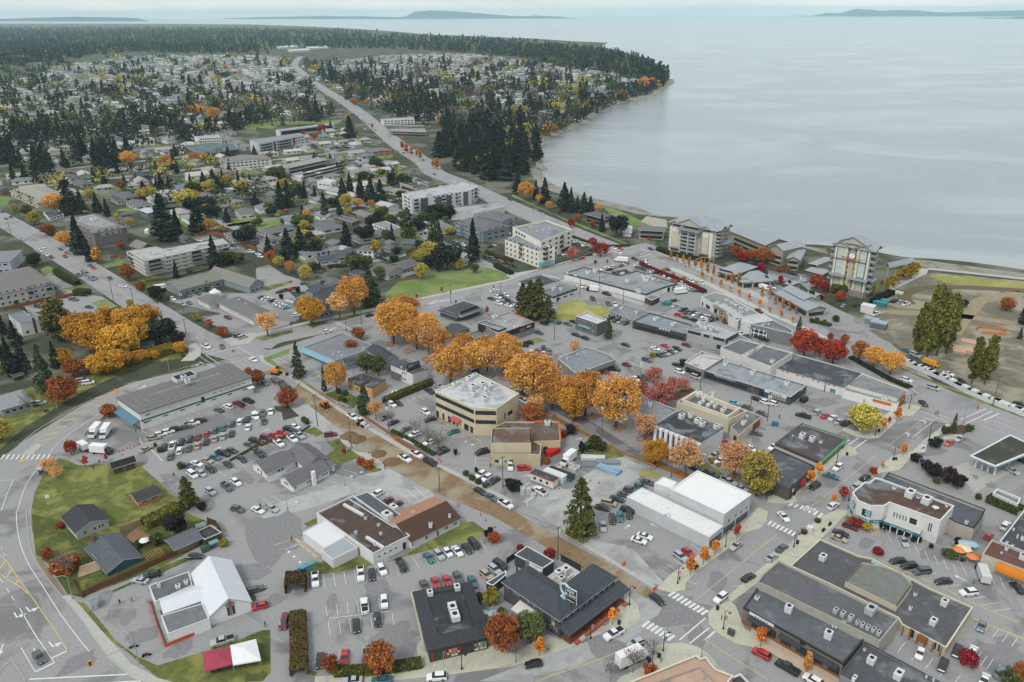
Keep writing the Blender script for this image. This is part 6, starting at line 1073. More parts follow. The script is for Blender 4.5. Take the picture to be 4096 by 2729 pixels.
FL_('concrete_office','pale grey concrete two storey office with white roof units beside the charcoal hall',[(1604,1456),(1772,1384),(2082,1484),(1965,1548)],'adaeae','b4b5b7',base=(3,1962,1660),tm='c0c1c2',cat='office',us=[(1735,1410,(4,2,1.6)),(1770,1400,(3,2,1.6)),(1790,1450,(3,1.8,1.4)),(1835,1460,(2,1.4,1.2)),(1750,1440,(2,1.6,1.4))],win=[(3,.02,.3,4.2,5.4,2,'b'),(3,.4,.55,4.2,5.4,1,'b'),(3,.62,.95,4.2,5.4,2,'b'),(2,.02,.98,3.6,5.4,1,'b'),(3,.1,.2,.2,2.2,1,'b')])
FL_('white_low_shops','white low shops with grey metal roof between the concrete office and slate hall',[(1965,1548),(2085,1500),(2200,1560),(2070,1620)],'d8d8d4','84898d',h=4.2)
T('B2')
r=FL_('black_sign_market','black fronted market with grey flat roof and red lettering',[(2040,1395),(2330,1300),(2559,1393),(2230,1505)],'8b8c8d','a2a3a4',base=(2,2545,1500),tm='d8a890',us=[(2200,1350,(2.4,1.6,1)),(2190,1340,(2,1.4,.9)),(2395,1440,(2.6,1.4,.9)),(2300,1385,(2,1,.6))],fa=None)
a,b=[Vec((*r.p[i],0))for i in(2,3)];m=MB();u=(b-a).normalized();n=Vec((u.y,-u.x,0))*r.s;q=(a+b)/2+n*.15;m.box(q.x,q.y,r.h-2.6,(b-a).length,.25,2.65,AT(u));PT_(r.t,'black_fascia',m,BLACK);rr=[(v[0]+n.x*.25,v[1]+n.y*.25)for v in r.p]
sg_(r.t,rr,r.s,2,.35,r.h-.9,'ISLAND',1.0,'d8343c',None,'sign',[('Furniture & Mattress',.42,-.85,'e8e8e6')]);sg_(r.t,rr,r.s,2,.17,r.h-1.2,'SALE',.5,'b83a3a',(2.4,.8,'d8dadb'))
FL_('black_red_shop','black cube shop with red window reveals beside the market',[(2040,1400),(2100,1378),(2300,1440),(2230,1468)],'33343a','96989a',h=6.5,win=[(3,.3,.5,2.5,4.5,1,'pb8323c'),(0,.1,.9,2.4,4.4,1,'pb8323c'),(3,.6,.7,1,4,2)])
r=HO_('hip_roof_restaurant','two storey building with wide slate hip roof and upstairs deck beside the maples',(1845,1352),(2092,1262),(1925,1198),'5c5d60','52585e',base=(0,1860,1405),rs=2.4,hip=1,over=1.2,cat='restaurant',win=[(0,.1,.3,3,4.3,2),(0,.5,.9,3,4.3,3),(3,.1,.9,2.6,4,5),(0,.85,.95,.5,2.2,1)]);bl_(r,0,.05,.98,[2.7],2.6,'8f9092','b4b8ba','deck')
HO_('grey_cottage','small grey cottage with slate roof in front of the black market',(1830,1500),(1975,1455),(1900,1398),'8b8e92','565c62',h=3,rs=1.4,ax='v');FL_('garage_row','low grey garages beside the black red shop',[(1950,1500),(2060,1460),(2120,1505),(2010,1550)],'8a8b8c','7b7d80',h=2.8,cat='garage',win=[(3,.1,.9,.1,2.1,3,'p9a9c9e')])
# curvy white plaza, white roof and blue store
T('X',2800,1150,6.533)
r=FL_('curved_plaza','white low plaza with curved scalloped roof edges and a courtyard pergola',[(30,250),(150,310),(350,440),(500,470),(640,555),(700,640),(750,740),(1000,870),(1085,765),(1560,690),(1400,590),(1260,520),(1110,440),(970,370),(880,290),(660,180),(410,120)],'dcdcda','8f9092',h=4.6,tm='e2e2e0',cat='plaza',us=[(700,330,(2,1.4,.9)),(835,400,(2,1.4,.9)),(940,460,(2,1.4,.9)),(1080,540,(2,1.4,.9)),(1230,590,(2,1.4,.9)),(1070,640,(1.6,1.6,1))],win=[(0,.3,.6,.5,2.4,1,'b'),(1,.1,.6,.5,2.4,3,'b'),(2,.2,.8,.3,2.6,2,'b'),(3,.1,.8,.3,2.6,2,'b'),(4,.2,.9,.3,2.6,2,'b')])
def scallop(l,h,nm,c):
 for i in rN(len(l)-1):
  a,b=P(*l[i],h),P(*l[i+1],h);c_=(a+b)/2;w=(b-a).length;an=math.atan2(b.y-a.y,b.x-a.x);m=MB();k=8;vs=[]
  for s in(-1,1):
   for j in rN(k+1):th=pi*j/k;vs.append((c_.x-cos(th)*w/2*cos(an)-s*2.4*sin(an),c_.y-cos(th)*w/2*sin(an)+s*2.4*cos(an),h-.3+1.0*sin(th)))
  m.add(vs,[(j,j+1,k+2+j,k+1+j)for j in rN(k)]+[tP(rN(k+1)),tP(rN(k+1,2*k+2))]);PT_(r.t,nm,m,K_(c,.8,.06))
scallop([(350,420),(500,440),(640,520),(760,590),(860,660),(1010,790)],4.7,'curved_roof','b9babb')
sg_(r.t,r.p,r.s,5,.5,3.6,'SUBMARINE',.4,'e8e8e4',(3.6,.8,'c43a40'))
FL_('white_worn_roof_shop','white shop with worn white roof next to the blue arched store',[(1080,840),(1330,935),(1912,852),(1640,692),(1110,785)],'dcdcda',K_('c9cacb',.85,.12,.6,big=(.5,'9c9ea0',.55,.7)),h=6.2,tm='e6e6e4',win=[(0,.1,.2,3.5,4.6,1),(0,.8,.92,3.4,4.4,1)],bk_=[])
r=FL_('blue_arched_store','blue store with three white arched windows and grey side wall',[(1332,948),(2405,1208),(2420,1110),(1922,862)],'7e8182','6f767b',h=6.4,tm='d6d9da',cat='store',us=[(1640,965,(1.2,1,.5)),(1800,940,(.9,.9,.5)),(1700,930,(.7,.7,.4))],win=[(0,.0,.46,.1,5.2,1,'p5f8aa0')])
a,b=V0(r.p[0]),V0(r.p[1]);u=(b-a);L_=u.length;u.normalize();n=Vec((u.y,-u.x,0))*r.s;an=AT(u)
for i,f in eN((.1,.22,.34)):
 q=a+u*L_*f+n*.2;m=MB();w=1.5;vs=[(q.x-u.x*w,q.y-u.y*w,.3),(q.x+u.x*w,q.y+u.y*w,.3)]+[(q.x+u.x*w*cos(pi*j/8),q.y+u.y*w*cos(pi*j/8),3.2+1.5*sin(pi*j/8))for j in rN(9)];m.add(vs,[tP(rN(len(vs)))]);wd=PT_(r.t,'arched_window',m,WHITE)
 for k in rN(4):m=MB();e=q+u*((k%2)*1.3-.65)+n*.08;m.box(e.x,e.y,.7+(k//2)*2.1,.9,.06,1.5,an);PT_(wd,'pane',m,GLASS)
T('D2');g=P(165,1560);t=TG_('inflatable_blower_sign','white and pink inflatable globe standing on the pavement beside the blue store','inflatable',(g.x,g.y,0));m=MB()
for k in rN(8):m.cyl(g.x,g.y,2.0+k*.5,1.7*sin(pi*(k+.35)/8.4),1.7*sin(pi*(k+1.35)/8.4),.5,14,k==7)
PT_(t,'globe',m,K_('e87f9a',.5,.03));m=CY(g.x,g.y,0,.7,.5,2.0,10);PT_(t,'base',m,BLACK)
# courtyard pergola of the plaza
T('X',2800,1150,6.533)
for i,(x,y)in eN(((390,900),(490,880),(570,920),(640,850),(700,940),(790,940),(530,780),(505,820))):q=P(x,y);m=BX(q.x,q.y,0,.3,.3,3.4);m.box(q.x,q.y,3.3,.25,3.5,.25,.7);o=SG_('timber_post',m,M9('b59a72'),'tall timber post with crossbeam in the plaza courtyard','post');batch(o,'tall timber post with crossbeam in the plaza courtyard',x)
q=P(740,920);m=CY(q.x,q.y,0,3.2,3.2,1.1,8);SG_('round_planter',m,M9('5f463c'),'dark brown octagonal planter in the plaza courtyard','planter')
# cream apartments by the highway
T('C2')
def cream(name,label,roof,base,win):
 return FL_(name,label,roof,'efebdc','8f9296',base=base,tm='f0ead6',cat='apartment block',par=.9,win=win,us=[(170+i*60,(520 if 'rear'in label else 660)+((i*37)%50),(1.4,1.1,.7))for i in rN(4)])
r=cream('cream_apartments','rear taller wing of the cream scalloped apartments beside the highway',[(5,520),(320,458),(550,540),(262,655)],(2,546,722),[(2,.05+i*.2,.16+i*.2,1.2+f*3,2.7+f*3,1)for i in rN(5)for f in(1,2,3)]+[(2,.08,.34,.3,2.5,2,'b'),(2,.5,.75,.3,2.5,2,'b')]+[(3,.5,.9,1.2+f*3,2.7+f*3,4)for f in rN(4)]);bl_(r,2,.28,.4,[3.1,6.1,9.1],1.2,'ddd5b8','a8a48e')
r=cream('cream_apartments','front wing of the cream scalloped apartments above the clipped hedge',[(-65,640),(245,748),(396,715),(262,655),(60,585)],(1,304,895),[(0,.03+i*.125,.1+i*.125,1.2+f*3,2.6+f*3,1)for i in rN(8)for f in rN(4)]+[(1,.2,.85,1.2+f*3,2.6+f*3,3)for f in rN(4)]);bl_(r,1,.3,.55,[3.1,6.1,9.1],1.2,'ddd5b8','a8a48e');bl_(r,0,.46,.53,[3.1,6.1,9.1],1.0,'ddd5b8','a8a48e')
AW_(r.t,tP(V0(r.p[1]).lerp(V0(r.p[2]),.0)),tP(V0(r.p[1]).lerp(V0(r.p[2]),.9)),2.9,1.5,'4d9cb8',.8)
# motel and beach cabins
r=HO_('motel_wing','two storey old motel with flat mossy roof among trees beside the highway',(655,395),(860,455),(935,415),'cfcac0','6c6e70',h=6,rs=.5,hip=.9,over=1.4,cat='motel',win=[(0,.03,.97,3.4,4.9,7,'b'),(0,.03,.97,.4,2.2,7,'b')]);bl_(r,0,.0,1,[3.1],1.3,'8a8278','5c5650','gallery')
r=HO_('motel_wing','long two storey white motel with grey roof beside the resort hotel',(1158,548),(1410,562),(1425,520),'d9d6ce','7d7f82',h=6,rs=.7,over=1.2,cat='motel',win=[(0,.03,.97,3.6,5.0,6,'b'),(0,.03,.97,.4,2.2,5,'b')]);bl_(r,0,0,1,[3.2],1.4,'cfcac0','6c665e','gallery')
HO_('white_pavilion','white metal roofed pavilion between the motel wings',(1015,572),(1105,575),(1062,508),'e4e4e2','dfe2e4',h=2.8,rs=1.6,hip=.8,over=.6,cat='pavilion')
# resort hotel, left tower
MET=lambda a:K_('a4abb1',.5,.05,.6,wave=(a,.9,.16,0));CREAM='cdc9b0';PALE='e2e1d8'
def tower(label,A,B,C,base,rs,side):
 r=HO_('resort_tower',label,A,B,C,'b4b1a0','a4abb1',base=base,rs=rs,ax='v',hip=.85,over=2.0,cat='hotel',rmat=MET(-.76));h=r.h;fl=h/8;p=[Vec((*q,0))for q in r.p];s=r.s
 def blk(e,u0,u1,d,z0,z1,c,nm='bay'):
  a,b=p[e],p[(e+1)%4];u=b-a;L_=u.length;u=u/L_;n=Vec((u.y,-u.x,0))*s;q=a+u*L_*(u0+u1)/2+n*d/2;m=BX(q.x,q.y,z0,L_*(u1-u0),d,z1-z0,AT(u));return PT_(r.t,nm,m,K_(c,.8,.05,.5))
 def eave(e,u0,u1,z,d):
  a,b=p[e],p[(e+1)%4];AW_(r.t,tP(a.lerp(b,u0)),tP(a.lerp(b,u1)),z,d,'8d9499',.8,'skirt_roof')
 def dorm(e,u,w,z,d=4.5,hh=2.0):
  a,b=p[e],p[(e+1)%4];uu=(b-a);L_=uu.length;uu=uu/L_;n=Vec((uu.y,-uu.x,0))*s;q=a+uu*L_*u;c4=[q-uu*w/2+n*2.6,q+uu*w/2+n*2.6,q+uu*w/2-n*d,q-uu*w/2-n*d];c4=[Vec((v.x,v.y))for v in c4]
  rf_(r.t,c4,1 if ar_(c4)>0 else-1,z,hh,'v',0,1.0,'bcb8a6','a4abb1',None,MET(.81),('gable_wall','gable_roof'),z0=z-.6)
 r.blk=blk;r.eave=eave;r.dorm=dorm;r.fl=fl;r.pp=p;return r
T('X',2640,840,5.2267)
r=tower('left resort tower with stacked white balconies and grey metal hip roofs by the bay',(150,250),(1215,452),(1562,322),(1,1240,1075),5.5,0);h,fl=r.h,r.fl
r.blk(0,.04,.22,.9,fl*1.6,h-fl*1.3,CREAM);r.blk(0,.04,.22,.95,h-fl*2.2,h-fl*1.25,PALE);r.blk(0,.72,.86,.9,fl*1.4,h-fl*1.3,CREAM);r.blk(0,.72,.86,.95,h-fl*2.3,h-fl*1.25,PALE);r.blk(0,.0,.04,1.2,0,h-fl,PALE);r.blk(0,.88,.95,1.3,0,h-fl,PALE);r.blk(0,.22,.28,1.2,0,h-fl*.3,'b0ab98');r.blk(0,.62,.7,.6,0,h-fl*.3,'b0ab98');r.blk(0,.02,.98,.4,0,fl*.9,'8d8a82','stone_base')
bl_(r,0,.27,.43,[fl*i+.1 for i in rN(1,7)],2.6,'d0d1cf','9aa0a2');bl_(r,0,.45,.61,[fl*i+.1 for i in rN(1,7)],2.6,'d0d1cf','9aa0a2');bl_(r,1,.02,.3,[fl*i+.1 for i in rN(1,8)],2.0,'d0d1cf','9aa0a2');bl_(r,3,.7,.98,[fl*i+.1 for i in rN(1,7)],1.8,'d0d1cf','9aa0a2')
for f in(.27,.44,.61):r.blk(0,f-.006,f+.006,2.9,0,h-fl,'d4d5d3','balcony_post')
r.eave(0,.2,.7,h-fl*.8,4.5);r.eave(0,.02,.25,fl*1.7,2.4);r.eave(0,.68,.9,fl*1.6,2.4);r.eave(1,.3,.9,fl*4.3,3.5)
WI_(r.t,[tP(q)for q in r.p],[(0,.205,.225,.8+fl*i,2.2+fl*i,1)for i in rN(1,7)]+[(0,.89,.94,.8+fl*i,2.2+fl*i,1)for i in rN(7)]+[(1,.42,.92,.8+fl*i,2.4+fl*i,4)for i in rN(8)]+[(0,.06,.2,h-fl*.9,h-.8,3,'b'),(0,.72,.86,h-fl*.9,h-.8,3,'b'),(0,.3,.66,h-fl*.95,h-.9,5,'b'),(0,.62,.67,.8+fl*1,2.4+fl*1,1)],r.s)
r.dorm(0,.12,8,h,6,2.0);r.dorm(0,.44,18,h+.6,9,4.2);r.dorm(0,.8,9,h,6,2.0);r.dorm(1,.3,8,h,6,2.2);r.dorm(1,.72,8,h,6,2.0)
T('X',3260,900,6.533)
r=tower('right resort tower with round white clock, red lettering and grey metal roofs',(400,490),(1555,705),(1890,575),(1,1443,1958),5.5,1);h,fl=r.h,r.fl
r.blk(0,.05,.09,1.0,0,h,PALE);r.blk(0,.11,.31,.8,fl*3.3,h,'d5e0dc','glazed_bay');r.blk(0,.31,.39,1.1,0,h,'dcd6b6');r.blk(0,.11,.31,.8,0,fl*3.0,'c0bca8');r.blk(0,.44,.58,.5,0,h-.4,'c0bba4');r.blk(0,.64,.71,1.1,0,h,'dcd6b6');r.blk(0,.72,.9,.8,fl*3.3,h,'d5e0dc','glazed_bay');r.blk(0,.72,.9,.8,fl*.9,fl*3.0,'c0bca8');r.blk(0,.94,.985,1.2,0,h,PALE);r.blk(0,.5,1.0,1.3,0,fl*1.0,'8d8a82','stone_base');r.blk(1,.0,.6,.6,0,fl*1.0,'8d8a82','stone_base')
for e0 in(.11,.72):
 for i in rN(7):r.blk(0,e0+.195*i/6.5,e0+.195*i/6.5+.004,.86,fl*3.3,h,'8fa09c','mullion')
 for z in rN(4):r.blk(0,e0,e0+.2,.86,fl*(4.2+z)-.05,fl*(4.2+z)+.05,'8fa09c','mullion')
WI_(r.t,[tP(q)for q in r.p],[(0,u,u+.035,.8+fl*i,2.5+fl*i,1,'b')for u in(.4,.6)for i in rN(1,8)]+[(0,u,u+.03,.8+fl*i,2.4+fl*i,1)for u in(.09,.905)for i in rN(1,8)]+[(1,.45,.95,.8+fl*i,2.4+fl*i,3)for i in rN(8)]+[(0,.7,.85,.2,2.6,1,'b')],r.s)
bl_(r,1,.02,.4,[fl*i+.1 for i in rN(1,8)],2.2,'d0d1cf','9aa0a2');bl_(r,3,.6,.98,[fl*i+.1 for i in rN(1,8)],2.0,'d0d1cf','9aa0a2');r.eave(0,.0,.42,fl*3.3,3.6);r.eave(0,.52,1.06,fl*3.2,3.6);r.eave(1,-.05,.7,fl*3.2,3.2);r.dorm(0,.2,11,h,7,2.4);r.dorm(0,.5,16,h+2.4,3,3.6);r.dorm(0,.82,11,h,7,2.4);r.dorm(1,.35,9,h,6,2.2)
a,b=r.pp[0],r.pp[1];u=(b-a).normalized();n=Vec((u.y,-u.x,0))*r.s;an=AT(u);q=a.lerp(b,.515)+n*.75;zc=h-fl*1.45;m=MB();vs=[(q.x+u.x*R_*cos(k*.3927),q.y+u.y*R_*cos(k*.3927),zc+R_*sin(k*.3927))for R_ in(1.9,)for k in rN(16)];m.add(vs,[tP(rN(16))]);ck=PT_(r.t,'clock_rim',m,BLACK);m=MB();q2=q+n*.08;m.add([(q2.x+u.x*1.65*cos(k*.3927),q2.y+u.y*1.65*cos(k*.3927),zc+1.65*sin(k*.3927))for k in rN(16)],[tP(rN(16))]);PT_(ck,'clock_face',m,WHITE)
m=MB();q=a.lerp(b,.5)+n*1.4;m.box(q.x,q.y,h-fl*2.25,17,.15,.35,an);sb=PT_(r.t,'sign',m,M6('5a2f30'))
for tx,sz,dz in(('THE BEACH CLUB',1.3,.85),('RESORT',1.1,-.75)):o=obj('lettering',tX(tx,sz,M6('b8343a')),sb);o.matrix_local=MTr(q+n*.1+Vec((0,0,h-fl*2.1+dz))-r.t.location)@MRo(an,4,'Z')@MRo(pi/2,4,'X')
# resort low wings and restaurants
def wing(t,lb,A,B,C,h,rs,ax='u',**k):T(t);return HO_('resort_wing',lb,A,B,C,k.pop('wall','a8a491'),'a4abb1',h=h,rs=rs,ax=ax,over=k.pop('over',1.2),cat='hotel wing',rmat=MET(k.pop('a',-.76)),win=k.pop('win',[(0,.05,.95,.8,2.4,6,'b'),(0,.05,.95,4,5.6,6,'b')]),**k)
T('X',2640,840,5.2267);wing('C2','long metal roofed resort wing behind the red trees right of the left tower',(2010,560),(2330,690),(2300,560),9,3.2)
wing('D2','cream gabled resort wing with metal roof left of the glass lobby',(0,700),(140,740),(275,672),10,2.6,'v');wing('D2','low resort wing with grey gable roofs and stone walls beside the right tower',(165,810),(300,826),(420,742),7,1.6,'v');wing('D2','small resort lobby with metal roof and stone columns',(370,852),(455,872),(560,800),6.2,1.2,hip=.6);wing('D2','resort wing with overhanging metal roof at the right of the right tower',(1070,880),(1120,895),(1225,805),9,2.4,'v',win=[(1,.1,.9,1,3,4,'b')])
wing('D2','curved drive canopy with grey roof at the resort entrance',(340,915),(500,960),(520,905),4,.8,wall='6e6c66',win=[])
wing('C2','big hexagon roofed beach restaurant with metal hip roof beside the left tower',(1870,920),(2040,965),(2250,880),4.2,3.4,hip=1,wall='8f8a7c');wing('C2','low restaurant wing with dark flat ridge and metal roof',(2050,985),(2110,1030),(2354,975),4,2.0,hip=.4,wall='c2b594',win=[(0,.05,.95,.4,2.6,4,'b'),(1,.05,.95,.4,2.6,6,'b')]);wing('C2','metal roofed restaurant gable end facing the orange street trees',(2075,1000),(2235,1030),(2354,960),4,1.6,'v',wall='c2b594',win=[(0,.1,.9,.4,2.6,4,'b')])
wing('D2','long low seaside restaurant with double metal roofs along the highway',(60,1125),(360,1290),(470,1215),4.2,1.8,a=.81,wall='b9b3a2',win=[(0,.03,.97,.5,2.6,10,'b'),(1,.1,.9,.5,2.4,4,'b')]);wing('D2','raised metal roof of the seaside restaurant under its lantern',(130,1085),(330,1190),(410,1150),6.2,1.4,a=.81,wall='c8c09c',win=[(0,.05,.95,5,5.8,6,'b')]);wing('D2','small metal roofed kiosk wing at the resort drive',(150,1035),(210,1060),(305,1030),3.4,1.0);wing('D2','low metal roofed house behind the seaside restaurant',(340,1130),(430,1165),(470,1130),3.4,1.2);wing('D2','grey metal roof wing at the left end of the resort drive',(-60,980),(0,1010),(70,985),4,1.6,hip=.5)
t=TG_('fountain','round stone fountain with water jet in the resort drive','fountain',tP(P(298,1010)))if not T('D2')else 0;q=P(298,1010);m=CY(q.x,q.y,0,5,5,.5,20);PT_(t,'basin',m,K_('6d7072',.8,.08,1));m=CY(q.x,q.y,.5,4.5,4.5,.05,20);PT_(t,'water',m,GLASSL);m=CY(q.x,q.y,.5,.35,.08,2.6,8);PT_(t,'jet',m,WHITE)
T('C2');a,b=P(1690,862),P(1850,862);t=TG_('arched_pergola','long arched timber pergola in front of the left resort tower','pergola',tP((a+b)/2));m=TU([a.lerp(b,i/8)+Vec((0,0,2.6+1.6*sin(pi*i/8)))for i in rN(9)],.3,6);PT_(t,'beam',m,K_('b08a5c',.9,.08,1))
for i in rN(5):q=a.lerp(b,i/4);m=BX(q.x,q.y,0,.35,.35,2.6+1.5*sin(pi*i/4));PT_(t,'post',m,K_('b08a5c',.9,.08,1))
# apartments west of the highway
T('B2')
r=FL_('grey_white_apartments','modern dark grey and white four storey apartments beside the highway',[(1340,212),(1430,262),(1965,182),(2036,148),(1893,108),(1760,135)],'dcdedf','b9bcbf',base=(1,1440,402),tm='e0e2e3',cat='apartment block',us=[(1465,212,(1.6,1.2,1)),(1500,215,(1.6,1.2,1)),(1610,190,(2,1.4,1)),(1700,150,(2,1.6,1.2)),(1800,165,(3,2,1.4))])
h=r.h;f=h/4;WI_(r.t,r.p,[(1,.12,.3,.2,h-1,1,'p505459'),(1,.33,.74,.2,h-1.6,1,'p505459'),(1,.86,.99,.2,h-1,1,'p505459')],r.s);WI_(r.t,[(x+.12*0,y)for x,y in r.p],[],r.s);ofs=[(v[0]-.06,v[1]-.12)for v in r.p];WI_(r.t,ofs,[(1,u,u+.045,1+f*i,2.4+f*i,1)for u in(.15,.23,.36,.43,.58,.66,.8,.88,.94)for i in rN(4)]+[(0,.2,.9,1+f*i,2.4+f*i,2)for i in rN(4)]+[(2,.2,.5,1+f*i,2.4+f*i,1)for i in rN(4)],r.s)
bl_(r,1,.03,.12,[f*i for i in(1,2,3)],1.6,'9da1a3','b4b8ba');bl_(r,1,.5,.57,[f*i for i in(1,2,3)],1.4,'9da1a3','b4b8ba');bl_(r,1,.74,.79,[f*i for i in(1,2,3)],1.4,'9da1a3','b4b8ba');bl_(r,2,.6,.98,[f*i for i in(1,2,3)],1.6,'9da1a3','b4b8ba')
def blue(lb,A,B,C,h=None,base=None,win=(),n=3,e=0):
 T('B2');r=HO_('blue_townhouses',lb,A,B,C,'7f8f9b','75787c',h=h,base=base,rs=3.4,hip=.6,over=.5,cat='townhouse block',win=win);p=[Vec((*q,0))for q in r.p]
 for i in rN(n):
  a,b=p[e],p[(e+1)%4];uu=b-a;L_=uu.length;uu=uu/L_;nn=Vec((uu.y,-uu.x,0))*r.s;q=a+uu*L_*((i+.5)/n);w=L_/n*.62;c4=[Vec((v.x,v.y))for v in(q-uu*w/2+nn*1.4,q+uu*w/2+nn*1.4,q+uu*w/2-nn*3.5,q-uu*w/2-nn*3.5)];rf_(r.t,c4,1 if ar_(c4)>0 else-1,r.h-.4,2.2,'v',0,.35,'8d9ca6','75787c',None,None,('gable_wall','gable_roof'))
  WI_(r.t,[tP((*(q-uu*w/2+nn*1.08)[:2],)),tP((*(q+uu*w/2+nn*1.08)[:2],))],[(0,.15,.85,1+3*k,2.5+3*k,2)for k in rN(3)],r.s)
 return r
r=blue('front block of blue grey townhouses with white trimmed gables and wide hip roof',(1815,480),(2085,562),(2290,500),base=(1,2085,664),n=3,win=[(1,.15,.9,1+3*k,2.4+3*k,3)for k in rN(3)]+[(0,.05,.95,1+3*k,2.4+3*k,8)for k in rN(3)])
r=blue('rear block of blue grey townhouses stepping towards the highway',(2270,470),(2420,432),(2240,360),h=r.h,n=2,win=[(0,.05,.95,1+3*k,2.4+3*k,5)for k in rN(3)]);T('B2')
FL_('low_grey_apartments','low apartment block with pale grey worn flat roof behind the blue townhouses',[(1735,350),(1800,400),(2000,400),(2290,335),(2215,296)],'cfcfcb','a9aaab',base=(1,1810,455),tm='b4b5b5',cat='apartment block',win=[(0,.1,.9,1,2.4,3,'b'),(0,.1,.9,4,5.4,3,'b')])
FL_('boarded_house','abandoned brown building with boarded windows and mossy flat roof',[(845,388),(1000,438),(1112,398),(952,352)],'776e63','8c867a',cat='house',base=(1,1005,485),tm='7a7468',win=[(0,.05,.5,3.4,4.6,3,'b'),(0,.15,.4,.5,2,2,'pb8824e'),(0,.55,.9,.5,4.6,2,'p8a7f72'),(1,.2,.5,.4,1.6,1,'pb8824e'),(1,.1,.9,3.2,4.6,1,'p8b5f54')])
FL_('white_fourplex','white two storey fourplex with grey flat roof beside the side street',[(1068,492),(1225,548),(1328,522),(1192,464)],'dfdfdc','8f9194',base=(1,1232,625),tm='e8e8e6',cat='house',win=[(0,.1,.9,1,2.2,5),(0,.1,.9,4,5.2,5)])
FL_('brown_carport','low dark roofed carport beside the boarded building',[(722,428),(880,480),(940,455),(800,415)],'6e675e','6f6f70',h=2.8,cat='carport')
def H(lb,A,B,C,wall='d9d9d4',rf='77787b',h=3.0,rs=1.5,ax='u',hip=0,n=(3,2),nm='house',**k):return HO_(nm,lb,A,B,C,wall,rf,h=h,rs=rs,ax=ax,hip=hip,aw=n,**k)
H('white walled bungalow with flat topped grey hip roof beside the green lawn',(448,480),(605,552),(752,490),hip=.8,rs=1.6);H('long white bungalow with grey hip roof left of the tall dark firs',(15,550),(110,582),(372,520),hip=.8,rs=1.6);H('pale flat roofed carport house behind the twin firs',(430,575),(500,610),(612,568),rs=.5,wall='c8c8c4',rf='b4b4b2')
H('white house with slate blue gable roofs and a low wall beside the lane',(528,792),(575,850),(742,775),wall='dedede',rf='50585e',rs=1.8,ax='v',base=(1,590,880));H('slate roofed wing of white house beside the lane',(740,800),(980,775),(910,718),wall='cfcfcc',rf='596066',rs=1.3);H('white two storey house with shallow grey roof above the round tree',(920,735),(1080,745),(1060,690),wall='e0e0de',h=5.5,rs=1.0,hip=.5)
H('large grey beige house with skylights and gabled deck end above the lawn',(1215,955),(1370,905),(1300,830),wall='b0aea8',rf='77736f',rs=2.6,h=4,ax='v');H('rear gable wing of large house with deck above the lawn',(1375,905),(1510,862),(1420,805),wall='8d9094',rf='70706f',rs=2.2,h=4,n=(3,1));H('small grey roofed shed behind a board fence above the lawn',(1368,975),(1480,945),(1445,922),wall='a09080',rf='8c8c88',h=2.2,rs=.7,n=(0,0))
H('grey blue cottage with slate roof below the side street trees',(1330,665),(1470,670),(1575,640),wall='7f8689',rf='6a6d70',rs=1.6,hip=.4);H('small cottage with white gable near the sparse tall fir',(1850,850),(1955,830),(1890,762),wall='c9c9c4',rf='74777a',rs=1.6,ax='v');H('grey roofed bungalow beside the big orange maple',(570,1010),(660,1060),(780,1010),wall='8d9296',rf='707478',rs=1.5,hip=.4);H('dark slate garage roof behind the spreading cedar',(850,940),(930,970),(1010,930),wall='8a8d90',rf='4f555c',rs=1.0);H('dark roofed garage between the yellow shrubs and the parking lot',(355,900),(400,930),(490,870),wall='7a756c',rf='55585c',rs=1.2)
r=H('grey blue heritage house with dark gables and white ramp behind the orange trees',(400,1190),(560,1260),(700,1200),wall='8b99a4',rf='4d535a',h=6.5,rs=2.6,ax='v',n=(3,3),base=None,chim=(600,1090));H('rear wing of the grey blue heritage house',(445,1110),(520,1135),(740,1075),wall='8b99a4',rf='55595f',h=5.5,rs=1.8,n=(0,0));FN_([(265,1200),(345,1225),(375,1190),(455,1150)],1.2,'white zigzag ramp railing of the heritage house','e4e6e6','ramp_railing',False)
for i,(a,b,c,w,f)in eN([((325,275),(360,290),(420,262),'b9b2a4','7b7772'),((430,335),(480,362),(588,335),'a9a49a','83807b'),((870,600),(950,640),(1180,595),'c2c0ba','8b8783'),((630,660),(700,690),(790,650),'c4c2bc','85837f'),((640,720),(690,740),(770,690),'cac8c2','8f8d89'),((0,640),(60,665),(230,640),'c9c7c2','7d7b78'),((1050,560),(1120,590),(1210,560),'bdbbb5','807d79'),((0,690),(60,720),(190,700),'d0cec8','8b8885'),((1160,700),(1230,720),(1290,695),'a8aaac','707274'),((735,715),(790,735),(815,690),'d8dadb','b8bdc0'),((1180,655),(1230,670),(1270,650),'bab8b2','84827e'),((80,210),(130,235),(180,190),'b0aca2','807c76'),((1380,225),(1200,180),(1140,120),'cdc6b0','9a958a'),((1195,100),(1310,75),(1250,40),'c8b890','8d8a84')]):H(('bungalow','cottage')[i%2]+' with '+('grey brown roof','pale grey roof','mossy grey roof')[i%3]+(' below the twin leaning firs',' left of the tall cedar',' behind the white fourplex',' beside the dark rounded tree',' under the olive trees',' at the left of the white bungalow',' near the side street corner',' beside the parked white cars',' above the yellow columnar tree',' with bright metal shed roof',' right of the yellow columnar tree',' at the forest edge',' behind the round tree row',' near the strip mall')[i],a,b,c,w,f,rs=1.4,hip=(.6,0)[i%2],n=(3,2))
r=FL_('balcony_apartments','white four storey apartments with long balconies behind the dark firs',[(330,30),(420,75),(830,-25),(720,-60)],'dedcd4','c4c2b8',base=(1,430,120),tm='e6e4dc',cat='apartment block',win=[(1,.03,.97,1+2.8*k,2.4+2.8*k,10,'b')for k in rN(4)]);bl_(r,1,.02,.3,[2.8,5.6],1.3,'d0ccc0','b8b4a8');bl_(r,1,.4,.98,[2.8,5.6],1.3,'d0ccc0','b8b4a8')
